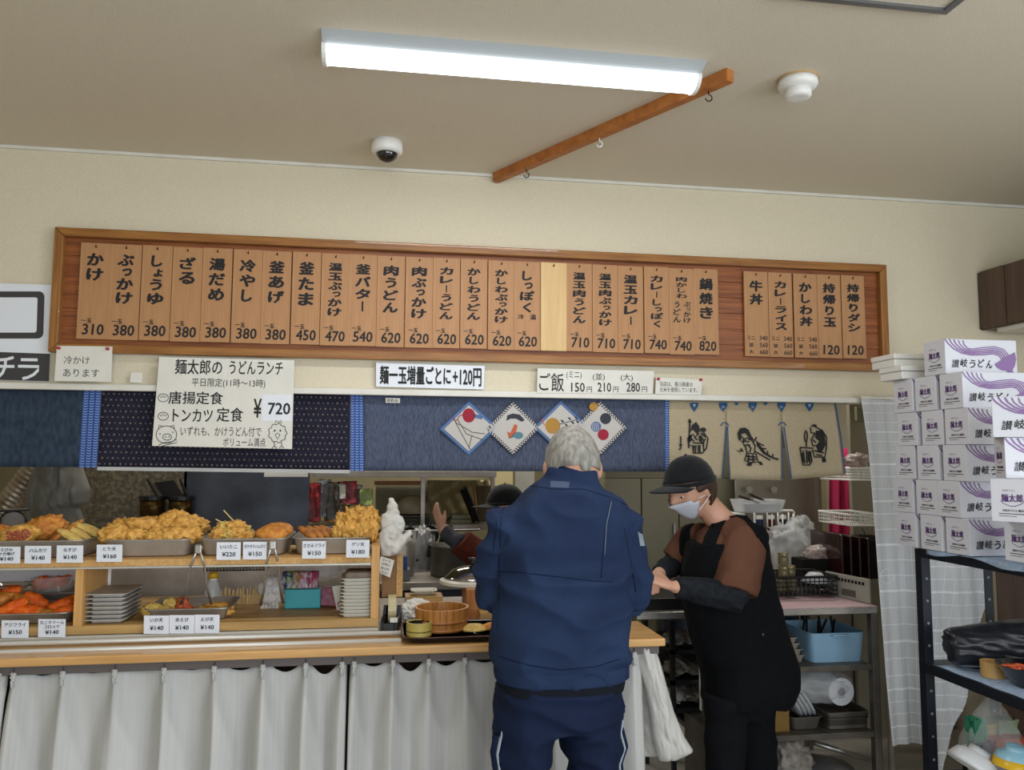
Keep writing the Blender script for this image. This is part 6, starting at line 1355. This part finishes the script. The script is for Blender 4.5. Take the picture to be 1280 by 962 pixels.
# pots and clutter on the cooking table
c = aY(575, 745, .95); MB().lathe([(.15, 0), (.155, .01), (.155, .15), (.162, .155), (.15, .155), (.148, .01), (.001, .01)], (c.x, .98, .881), 36).obj('stock_pot', mat('old_pot_steel', '55524c', .4, .5), None, smooth=True, label='wide dull steel pot in the dark behind the wooden tub', cat='pot')
c2 = aY(500, 730, 1.0); MB().lathe([(.07, 0), (.075, .01), (.075, .16), (.06, .19), (.001, .2)], (c2.x, 1.0, .881), 24).obj('steel_canister', steel_dull, None, smooth=True, label='steel canister behind the glove stand', cat='canister')
t = thing('utensil_rail', 'bundle of black ladles and turners hanging below the kitchen shelf', 'utensils', aY(545, 690, 1.2)); MB().tube([aY(505, 664, 1.2), aY(600, 662, 1.2)], .006, 8).obj('rail', steel_m, t)
for k, (x0, x1, y1, w_) in enumerate(((522, 518, 700, .03), (532, 534, 690, .04), (540, 546, 702, .05), (550, 556, 708, .02), (558, 552, 694, .035), (566, 572, 690, .025))):
    a, b = aY(x0, 663, 1.18+.01*k), aY(x1, y1, 1.17+.01*k); tt = MB().tube([a, b], .005, 6).obj('handle', black_m, t); MB().ico(b, w_*1.1, (1, .25, 1.2), sub=2).obj('head', mat('dark_utensil', '17181a', .4), tt, smooth=True)
kbag('plastic_bag', 'limp clear bag hanging under the shelf behind the gloves', 508, 662, 545, 735, 1.2, clearbag_m, .35, .1)
KB('control_box', 'grey box on the cooking table left of the utensils', 'box', 482, 712, 512, 770, .80, .2, mat('grey_box', '6c7074', .5), zmin=.881); KB('blue_bottle', 'small blue-capped bottle in the dark behind the glove stand', 'bottle', 503, 695, 509, 712, .79, .03, mat('blue_cap', '1f4a80', .4))
for k, (px, w_, h_, cc) in enumerate(((535, .12, .10, '3d3f40'), (590, .16, .14, '46443e'), (450, .2, .12, '4c4e50'), (330, .3, .1, '55585e'))):
    x = aY(px, 740, 1.1).x; MB().lathe([(w_*.5, 0), (w_*.55, .01), (w_*.55, h_), (w_*.58, h_+.005), (w_*.52, h_+.005), (w_*.5, .012), (.001, .012)], (x, 1.28, .881), 26).obj('dark_pot', mat('pot_'+cc, cc, .4, .6), None, smooth=True, label=['small', 'tall', 'wide', 'widest shallow'][k]+' dark pot on the cooking table', cat='pot', group='dark pots on the cooking table')
# cream pillar, papers, fridge
MB().bx(aY(618, 600, 2.2).x, aY(641, 600, 2.2).x, 2.2, 2.35, 0, 2.42).obj('pillar', mat('cream_pillar', 'b8ab82', .6), None, label='cream wooden pillar behind the customer\'s left shoulder', cat='pillar')
KB('wall_paper_sheet', 'white paper sheet on the back wall beside the pillar', 'paper', 644, 585, 668, 640, 2.5, .004, paper_m); KB('wall_paper_sheet', 'white paper sheet seen right of the customer\'s neck', 'paper', 728, 585, 757, 640, 1.9, .004, paper_w)
YF = 1.45; x0, x1 = aY(757, 620, YF).x, aY(924, 620, YF).x; zt_ = aY(800, 598, YF).z
t = thing('refrigerator', 'tall olive-beige refrigerator with two doors behind the counter end', 'refrigerator', ((x0+x1)/2, YF+.35, 0))
MB().bx(x0, x1, YF+.03, YF+.7, .08, zt_+.25).obj('body', beige_m, t); xm = aY(802, 650, YF).x
for a, b in ((x0, xm-.002), (xm+.002, aY(849, 650, YF).x-.002), (aY(849, 650, YF).x+.002, x1)):
    d = MB().bx(a+.001, b-.001, YF, YF+.028, .12, zt_).obj('door', beige_m, t, bevel=.004); MB().bx(b-.04, b-.03, YF-.02, YF-.001, .9, 1.1).obj('handle', steel_m, d)
MB().bx(x0, x1, YF, YF+.028, zt_+.004, zt_+.25).obj('top_panel', mat('fridge_top', '6f6a55', .5), t); MB().bx(x0+.03, x1-.03, YF+.1, YF+.6, 0, .079).obj('plinth', black_m, t)
# stainless wall and right corner
YW2 = 1.35
KB('steel_wall_panel', 'stainless wall panel behind the woman\'s shoulder with faint pink reflection', 'panel', 918, 560, 1032, 760, YW2, .02, mat('satin_steel', 'a39c92', .35, .75, col2='8e887e', nscale=4, bump=.1, bscale=6), zmin=.8)
MB().bx(1.98, 3.15, .87, 1.33, 0, .9).obj('back_counter', steel_dull, None, bevel=.004, label='stainless back counter below the steel wall panel', cat='counter')
KB('door_frame_strip', 'cream upright strip beside the pink curtain', 'strip', 1031, 560, 1036.5, 760, 1.28, .05, cream_m, zmin=.901)
m = MB(); pk = mat('pink_cloth', 'c23a62', .8, col2='a82c52', nscale=8, stretch=(6, 1, .3))
m.grid(lambda u, v: aY(1037+24*u, 560+135*v+0, 1.22)+Vector((0, .02*math.sin(u*12), 0)), 24, 10, True); m.obj('pink_curtain', pk, None, smooth=True, solid=.003, label='bright pink curtain hanging in the right kitchen corner', cat='curtain')
KB('side_wall_board', 'beige board behind the white baskets at the right', 'board', 1061, 490, 1140, 760, .82, .03, mat('beige_board', '8a8472', .6), zmin=0)
KB('wall_switch_box', 'small black-edged box on the beige board near the curtain top', 'box', 1071, 508, 1086, 526, .785, .034, mat('box_grey_green', '6f7058', .5))
def lattice(name, label, px0, py0, px1, py1, Y, D, hh, mt, group=None, nx=10, nz=3, ny=6, par=None):
    a = aY(px0, py1, Y); b = aY(px1, py1, Y); x0, x1, z = a.x, b.x, a.z; t = thing(name, label, 'basket', ((x0+x1)/2, Y+D/2, z), group)
    r_ = .0028
    for zz in [z+hh*k/nz for k in range(nz+1)]:
        rad = r_*(2.4 if zz > z+hh*.98 else 1)
        MB().tube([(x0, Y, zz), (x1, Y, zz), (x1, Y+D, zz), (x0, Y+D, zz), (x0, Y, zz)], rad, 5).obj('rim' if rad > r_ else 'wire', mt, t)
    m = MB()
    for k in range(nx+1): x = x0+(x1-x0)*k/nx; m.tube([(x, Y+D, z+hh), (x, Y+D, z), (x, Y, z), (x, Y, z+hh)], r_, 5)
    for k in range(1, ny): y = Y+D*k/ny; m.tube([(x0, y, z+hh), (x0, y, z), (x1, y, z), (x1, y, z+hh)], r_, 5)
    m.obj('lattice', mt, t, kind='stuff'); return t
wp = plastic_m
lattice('wire_basket', 'upper small white basket holding a pink-filled bag on the beige board', 1064, 578, 1094, 600, .52, .299, .06, wp, nx=12, nz=4)
c = aY(1072, 576, .68); crumple('plastic_bag', 'clear bag with pinkish contents in the upper small basket', 'bag', c, (.16, .14, .1), mat('pinkish_bag', 'a88a84', .3, alpha=.8, col2='c4bcb8', nscale=20), .3)
lattice('wire_basket', 'wide white slotted basket hung before the pink curtain', 1063, 640, 1104, 657, .52, .299, .055, wp, nx=14, nz=3)
c = aY(1078, 654, .62); MB().tube([c, c+Vector((.08, .02, .002))], [(.025, .008)]*2, 10).obj('wood_scoop', chop, None, label='pale wooden scoop lying in the wide white basket', cat='scoop')
m = MB(); q = aY(1078, 665, .56); m.tube([q+Vector((0, 0, .02))]+[q+Vector((.012*math.cos(a), 0, .012*math.sin(a)-.004)) for a in [1.2-k*.5 for k in range(9)]], .0025, 6); m.obj('wall_hook', black_m, None, smooth=True, label='small dark hook below the wide white basket', cat='hook')
# table under the opening at right
YT = .10; zt_ = aY(1097, 758, YT).z; XT0, XT1 = aY(796, 770, YT).x, aY(1097, 760, YT).x
t = thing('prep_table', 'stainless prep table with two lower shelves behind the woman', 'table', ((XT0+XT1)/2, .42, 0))
MB().bx(XT0, XT1, YT, YT+.65, zt_-.03, zt_).obj('top', steel_m, t, bevel=.003)
z2 = aY(1085, 831, YT).z; z3 = aY(1085, 915, YT).z; XL = aY(880, 835, YT).x
MB().bx(XL+.04, XT1-.04, YT+.64, YT+.65, z3, zt_-.04).obj('shade_panel', dark_steel, t)  # dark sheet added to stand for the shade under the table
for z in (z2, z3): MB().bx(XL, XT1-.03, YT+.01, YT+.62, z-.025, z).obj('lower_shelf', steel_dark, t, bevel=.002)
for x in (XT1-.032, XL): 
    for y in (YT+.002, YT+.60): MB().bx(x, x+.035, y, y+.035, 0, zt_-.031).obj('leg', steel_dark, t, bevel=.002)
MB().tube([(XT1+.03, YT-.02, 0), (XT1+.03, YT-.02, .8)], .014, 10).obj('gas_pipe', steel_dull, None, smooth=True, label='thin steel pipe standing just right of the prep table', cat='pipe')
xa = aY(968, 755, YT).x; m = MB(); m.grid(lambda u, v: Vector((xa-.15+(XT1+.0-xa+.15)*u, YT-.002+.5*v, zt_+.0035+.0015*math.sin(u*50)*math.sin(v*20))), 40, 12); m.obj('pink_towel', mat('pale_pink_towel', 'c3a8aa', .95, col2='b89ca0', nscale=80, bump=.6), None, smooth=True, solid=.004, label='pale pink towel spread over the prep table top', cat='towel')
MB().bx(XT0+.02, XT0+.42, YT+.05, YT+.4, zt_+.002, zt_+.05).obj('black_tray', black_m, None, bevel=.004, label='low black tray on the prep table under the woman\'s hands', cat='tray')
ZT = zt_+.006
cr = lattice('black_crate', 'black plastic crate of jars on the pink towel', 968, 722, 1047, 745, .30, .24, .085, black_m, nx=14, nz=4); cr.location.z += 0
base_z = aY(1000, 745, .30).z
jm = mat('amber_glass_jar', '6b6244', .15, alpha=.75)
for k, (dx, dy, dz) in enumerate(((.03, .05, 0), (.085, .05, 0), (.03, .11, 0), (.09, .11, 0), (.055, .07, .062), (.10, .09, .062), (.06, .08, .124))):
    a0 = aY(968, 745, .30); p_ = (a0.x+.03+dx, .30+dy, base_z+.012+dz); tt = thing('glass_jar', f'small amber glass jar stacked in the black crate, {OR[k]} of seven', 'jar', p_, 'jars in the black crate'); MB().lathe([(.022, 0), (.024, .004), (.024, .04), (.021, .045)], p_, 16).obj('body', jm, tt, smooth=True); MB().lathe([(.0245, .046), (.0245, .058), (.001, .058)], p_, 16).obj('lid', mat('brass_lid', '8c8058', .35, .6), tt)
c = aY(1022, 737, .38); upb = MB().lathe([(.03, .045), (.035, .04), (.07, 0), (.066, 0), (.001, .04)], (c.x, .40, base_z+.05), 28).obj('white_bowl', wb, None, smooth=True, label='upturned white bowl in the black crate', cat='bowl')
KB('dark_box', 'dark steel box behind the black crate', 'box', 1003, 699, 1052, 752, .62, .12, blackw)
kbag('plastic_bag', 'big clear bag standing behind the jars', 960, 655, 1012, 712, .95, clearbag_m, .3, .2); kbag('plastic_bag', 'clear bag peaked against the stainless wall', 985, 645, 1018, 690, 1.1, clearbag_m, .3, .15); kbag('plastic_bag', 'small clear bag with pink contents on the dark box', 1008, 682, 1048, 704, .68, mat('pinkish_bag', 'a88a84', .3), .25, .12)
for k in range(4):
    xk = aY(1051+k*11, 670, .50).x; zk = aY(1051, 668, .5).z; o = MB().bx(xk, xk+.012, .50, .80, zt_+.06, zk-.006*k).obj('serving_tray', mat('red_black_lacquer', '2a1012', .2, coat=.7), None, bevel=.005, label=f'dark red lacquer tray standing upright, {OR[k]} from left', cat='tray', group='upright trays at the right end of the table')
MB().bx(xk+.014, xk+.2, .5, .78, zt_+.06, zk-.03).obj('tray_stand', blackw, None, label='black board beside the upright lacquer trays', cat='board')
a, b = aY(1046, 716, .30), aY(1112, 757, .17)
t = thing('grey_crate', 'pale grey slotted crate holding the upright trays', 'crate', ((a.x+b.x)/2, .4, ZT)); cm = mat('pale_grey_plastic', '98968c', .5); zc = ZT
xa = aY(1046, 745, .33).x; L_ = Vector((xa, .42, zc)); Rr_ = Vector((XT1-.01, .14, zc)); d_ = (Rr_-L_); ln = d_.length; an = math.atan2(d_.y, d_.x)
rot = Matrix.Rotation(an, 3, 'Z'); MB().box((L_+Rr_)/2+Vector((0, 0, .055)), (ln, .012, .11), rot).obj('side', cm, t, bevel=.002)
nn = rot @ Vector((0, -1, 0))
for k in range(11): MB().box(L_+d_*(.1+.078*k)+Vector((0, 0, .085))+nn*.0065, (.014, .002, .014), rot).obj('slot', blackw, t)
MB().box(L_+d_*.55+Vector((0, 0, .03))+nn*.0065, (.09, .003, .03), rot).obj('label_slot', mat('slot_dark', '5a5850', .5), t)
# spice rack and tray on the steel wall
a, b = aY(943, 638, 1.2), aY(993, 665, 1.2)
t = thing('spice_rack', 'white rounded rack of three small bottles on the stainless wall', 'rack', ((a.x+b.x)/2, 1.2, b.z)); m = MB()
x0, x1, z0_, z1_ = a.x, b.x, b.z, a.z
m.tube([(x0+.01, 1.2, z0_), (x1-.01, 1.2, z0_), (x1, 1.2, z0_+.01), (x1, 1.2, z1_-.01), (x1-.01, 1.2, z1_), (x0+.01, 1.2, z1_), (x0, 1.2, z1_-.01), (x0, 1.2, z0_+.01), (x0+.01, 1.2, z0_)], .007, 8); m.obj('frame', wp, t, smooth=True)
MB().bx(x0+.003, x1-.003, 1.205, 1.27, z0_, z0_+.008).obj('shelf', wp, t)
for k in range(3): xx = x0+(x1-x0)*(.3+.27*k); MB().tube([(xx, 1.19, z1_-.01), (xx, 1.19, z0_+.035), (xx+.02, 1.19, z0_+.025), (xx+.03, 1.19, z0_+.035), (xx+.03, 1.19, z1_-.02)], .005, 6).obj('clip', wp, t, smooth=True)
for k, cc in enumerate(('20284e', '5c1c26', '1c2444')):
    xx = x0+(x1-x0)*(.2+.3*k); tt = thing('spice_bottle', ['dark blue bottle with white cap, left in the white rack', 'dark red bottle with white cap, middle in the white rack', 'dark blue bottle with white cap, right in the white rack'][k], 'bottle', (xx, 1.24, z0_+.009), 'bottles in the white rack'); MB().lathe([(.022, 0), (.022, .065), (.001, .066)], (xx, 1.24, z0_+.009), 16).obj('body', mat('sp_'+cc, cc, .35), tt, smooth=False); MB().lathe([(.02, .067), (.02, .088), (.001, .089)], (xx, 1.24, z0_+.009), 16).obj('cap', plastic_m, tt)
a, b = aY(927, 650, 1.0), aY(985, 620, 1.0)
t = thing('utensil_tray', 'clear tray of packets with black tongs on top, above the spice rack', 'tray', ((a.x+b.x)/2, 1.15, a.z)); x0, x1 = a.x, b.x; z0_ = aY(950, 641, 1.0).z
mb = MB(); mb.rings(rrings(x0, x1, 1.0, 1.18, [(z0_, .02), (z0_+.07, 0), (z0_+.072, .004), (z0_+.004, .024)]), 36, 8); mb.obj('tray', clearbag_m, t)
MB().bx(x0+.03, x1-.03, 1.03, 1.15, z0_+.005, z0_+.05).obj('packets', mat('printed_packets', 'b8bcbc', .5, col2='5a6a90', nscale=25, contrast=(.55, .65)), t)
for k in (0, 1): p_ = aY(924+k*12, 620-k*3, .98); q_ = aY(948+k*8, 628-k*2, 1.05); MB().tube([p_, q_], .007, 6).obj('tongs_arm', black_m, t)
for px in (937, 968): c = aY(px, 612, 1.3); MB().lathe([(.02, -.003), (.02, .003)], c, 16, 'Y').obj('round_hook', mat('grey_hook', '8a867c', .4), None, label=f'small round grey hook on the stainless wall, {"left" if px < 950 else "right"} one', cat='hook', group='hooks on the stainless wall')
MB().bx(aY(918, 650, 1.0).x, x0+.02, 1.0, 1.2, z0_-.02, z0_-.002).obj('wall_ledge', wp, None, label='white ledge beside the woman\'s shoulder', cat='shelf')
# lower shelves of the prep table
xl, xr = aY(1012, 800, .16).x, aY(1083, 800, .16).x; zt3 = aY(1050, 790, .16).z
t = thing('blue_bin', 'light blue plastic bin holding black utensils under the prep table', 'bin', ((xl+xr)/2, .3, z2)); bb = mat('light_blue_plastic', '84a9c4', .4)
mb = MB(); mb.rings(rrings(xl, xr, .15, .45, [(z2+.001, .014), (zt3-.003, .002), (zt3, .0), (zt3, .005), (z2+.005, .018)]), 40, 9); mb.obj('bin', bb, t)
MB().bx((xl+xr)/2-.04, (xl+xr)/2+.04, .135, .15, zt3-.014, zt3-.006).obj('handle', bb, t, bevel=.002)
for k in range(7): x = xl+.03+k*.03; MB().tube([(x, .3, z2+.02), (x+random.uniform(-.05, .05), .3+random.uniform(-.1, .1), zt3+.04)], .006, 6).obj('black_utensil', black_m, None, label=f'black utensil handle rising from the light blue bin, {OR[k]} from left', cat='utensil', group='black utensils in the light blue bin')
xs0 = aY(985, 800, .18).x; xs1 = xl-.012
for k in range(4): pan('steel_tray', ['bottom', 'second', 'third', 'top'][k]+' stainless tray in the stack left of the blue bin', 'tray', xs0-.06+.004*k, xs1-.012*k, .16, .44, z2+.001+k*.026, z2+.038+k*.026, steel_dull, 'steel trays left of the blue bin', flare=.014)
xp0, xp1 = aY(989, 900, .15).x, aY(1031, 900, .15).x; pan('steel_tray', 'small steel pan with striped plates on the bottom shelf', 'tray', xp0, xp1, .15, .42, z3+.001, z3+.06, steel_dark)
for k in range(4):
    c = Vector((xp0+.035+k*.022, .27, z3+.105)); rot = Matrix.Rotation(R(58), 3, 'Y'); t_ = thing('striped_plate', f'white plate with black rim stripes leaning in the steel pan, {OR[k]} from left', 'plate', c, 'striped plates in the steel pan')
    mb = MB(); mb.lathe([(.001, 0), (.06, 0), (.095, .010), (.096, .013), (.06, .004), (.001, .004)], (0, 0, 0), 32); mb.v = [tuple(c+rot @ Vector(p)) for p in mb.v]; mb.obj('dish', wb, t_, smooth=True)
    for r0 in (.074, .086): mb = MB(); mb.lathe([(r0, .0085+(r0-.074)*.25), (r0+.005, .0100+(r0-.074)*.27)], (0, 0, 0), 32); mb.v = [tuple(c+rot @ (Vector(p)+Vector((0, 0, .002)))) for p in mb.v]; mb.obj('rim_stripe', ink_m, t_)
xq0, xq1 = aY(1034, 900, .14).x, aY(1090, 900, .14).x
for k in range(3): pan('steel_tray', ['lowest', 'middle', 'uppermost'][k]+' dark steel tray under the bagged roll', 'tray', xq0, xq1, .14, .44, z3+.001+.013*k, z3+.05+.013*k, steel_dark, 'dark steel trays on the bottom shelf', flare=.006)
c = Vector(((xq0+xq1)/2-.03, .30, z3+.085+.075)); t = thing('paper_roll', 'white paper roll inside a clear bag on the steel trays', 'paper roll', c); mb = MB(); mb.lathe([(.018, -.10), (.062, -.10), (.062, .10), (.018, .10), (.018, -.10)], c+Vector((.03, 0, -.01)), 30, 'Y'); mb.obj('roll', paper_w, t, smooth=False); MB().lathe([(.014, -.102), (.0178, -.102), (.0178, .1), (.014, .1)], c+Vector((.03, 0, -.01)), 20, 'Y').obj('core', mat('purple_core', '5c4a6c', .6), t)
crumple('clear_bag', 'large clear bag enclosing the paper roll on the bottom shelf', 'bag', c+Vector((-.05, 0, 0)), (.40, .27, .19), clearbag_m, .14)
xc0, xc1 = aY(948, 895, .16).x, xp0-.004; MB().bx(xc0, xc1, .16, .2, z3+.001, aY(960, 872, .16).z).obj('cardboard_box', mat('cardboard_brown', '86683c', .8), None, label='brown cardboard piece beside the striped plates', cat='cardboard')
kbag('food_sack', 'mottled pale sack on the floor under the prep table', 958, 925, 1012, 975, .16, mat('mottled_sack', '75706a', .6, col2='a09a92', nscale=30), .3, .25); c = aY(1050, 962, .2)
MB().tube([aY(1018, 928, .3), aY(1095, 952, .3)], .012, 8).obj('pipe_handle', steel_m, None, smooth=True, label='pale metal rod slanting under the bottom shelf', cat='rod')
MB().lathe([(.17, 0), (.175, .004), (.15, .05), (.05, .075), (.001, .08)], (c.x-.03, .32, .02), 34).obj('big_lid', mat('grey_lid', '7c7c80', .35, .5), None, smooth=True, label='large grey lid on the floor under the prep table', cat='lid')
# paper rack between counter end and woman
YP = .25; x0, x1 = aY(842, 850, YP).x, aY(905, 850, YP).x
t = thing('paper_rack', 'dark rack stuffed with crumpled papers behind the hanging plastic bag', 'rack', ((x0+x1)/2, YP+.2, 0))
for x in (x0, x1): MB().bx(x-.01, x+.01, YP, YP+.02, 0, .76).obj('post', black_m, t); MB().bx(x-.01, x+.01, YP+.38, YP+.4, 0, .76).obj('post', black_m, t)
lev = [aY(850, y, YP).z for y in (812, 850, 885)]
for z in lev: MB().bx(x0-.01, x1+.01, YP, YP+.4, z-.02, z).obj('shelf', black_m, t)
for j, z in enumerate(lev):
    for k in range(5):
        crumple('paper_bundle', f'crumpled paper bundle on the dark rack, {["top", "middle", "lower"][j]} shelf, {OR[k]} from left', 'paper', (x0+.03+k*.045, YP+.08+.03*(k % 2), z+.036), (.11, .2, .07), mat('rag_'+str((j+k) % 3), ['8d8a84', '7a7268', 'a3a09a'][(j+k) % 3], .8), .35, sub=3, group='paper bundles on the dark rack')
a = aY(876, 840, .12); MB().bx(a.x, a.x+.06, .13, .15, aY(876, 890, .12).z, aY(876, 832, .12).z).obj('white_board', plastic_m, None, bevel=.008, label='white plastic board upright behind the woman\'s tunic', cat='board')
a = aY(876, 905, .1); MB().bx(a.x, a.x+.10, .05, .3, 0, a.z).obj('metal_box', steel_dark, None, bevel=.005, label='dull metal box on the floor behind the woman\'s legs', cat='box')

# dark clutter hanging and standing behind the counter end
KB('black_kettle_box', 'black appliance on the cooking table under the kitchen shelf', 'appliance', 520, 715, 575, 760, 1.2, .2, blackw, zmin=.881)
for k, (px, py, r_) in enumerate(((512, 672, .05), (536, 668, .045), (562, 676, .05))):
    c = aY(px, py, 1.36); MB().lathe([(.001, 0), (r_, 0), (r_*1.3, .03), (r_*1.35, .035), (r_*1.2, .032), (r_*.9, .008), (.001, .006)], (c.x, 1.36, 0), 20)
    t = thing('frying_pan', f'black frying pan hung on edge below the kitchen shelf, {OR[k]} from left', 'pan', c, 'black pans hung below the shelf')
    MB().lathe([(.001, 0), (r_, 0), (r_*1.25, -.03), (r_*1.2, -.03), (r_*.95, -.004), (.001, -.004)], c, 22, 'Y').obj('dish', black_m, t, smooth=False)
    MB().tube([c+Vector((0, 0, r_)), c+Vector((.01, 0, r_+.04))], .008, 6).obj('handle', black_m, t)
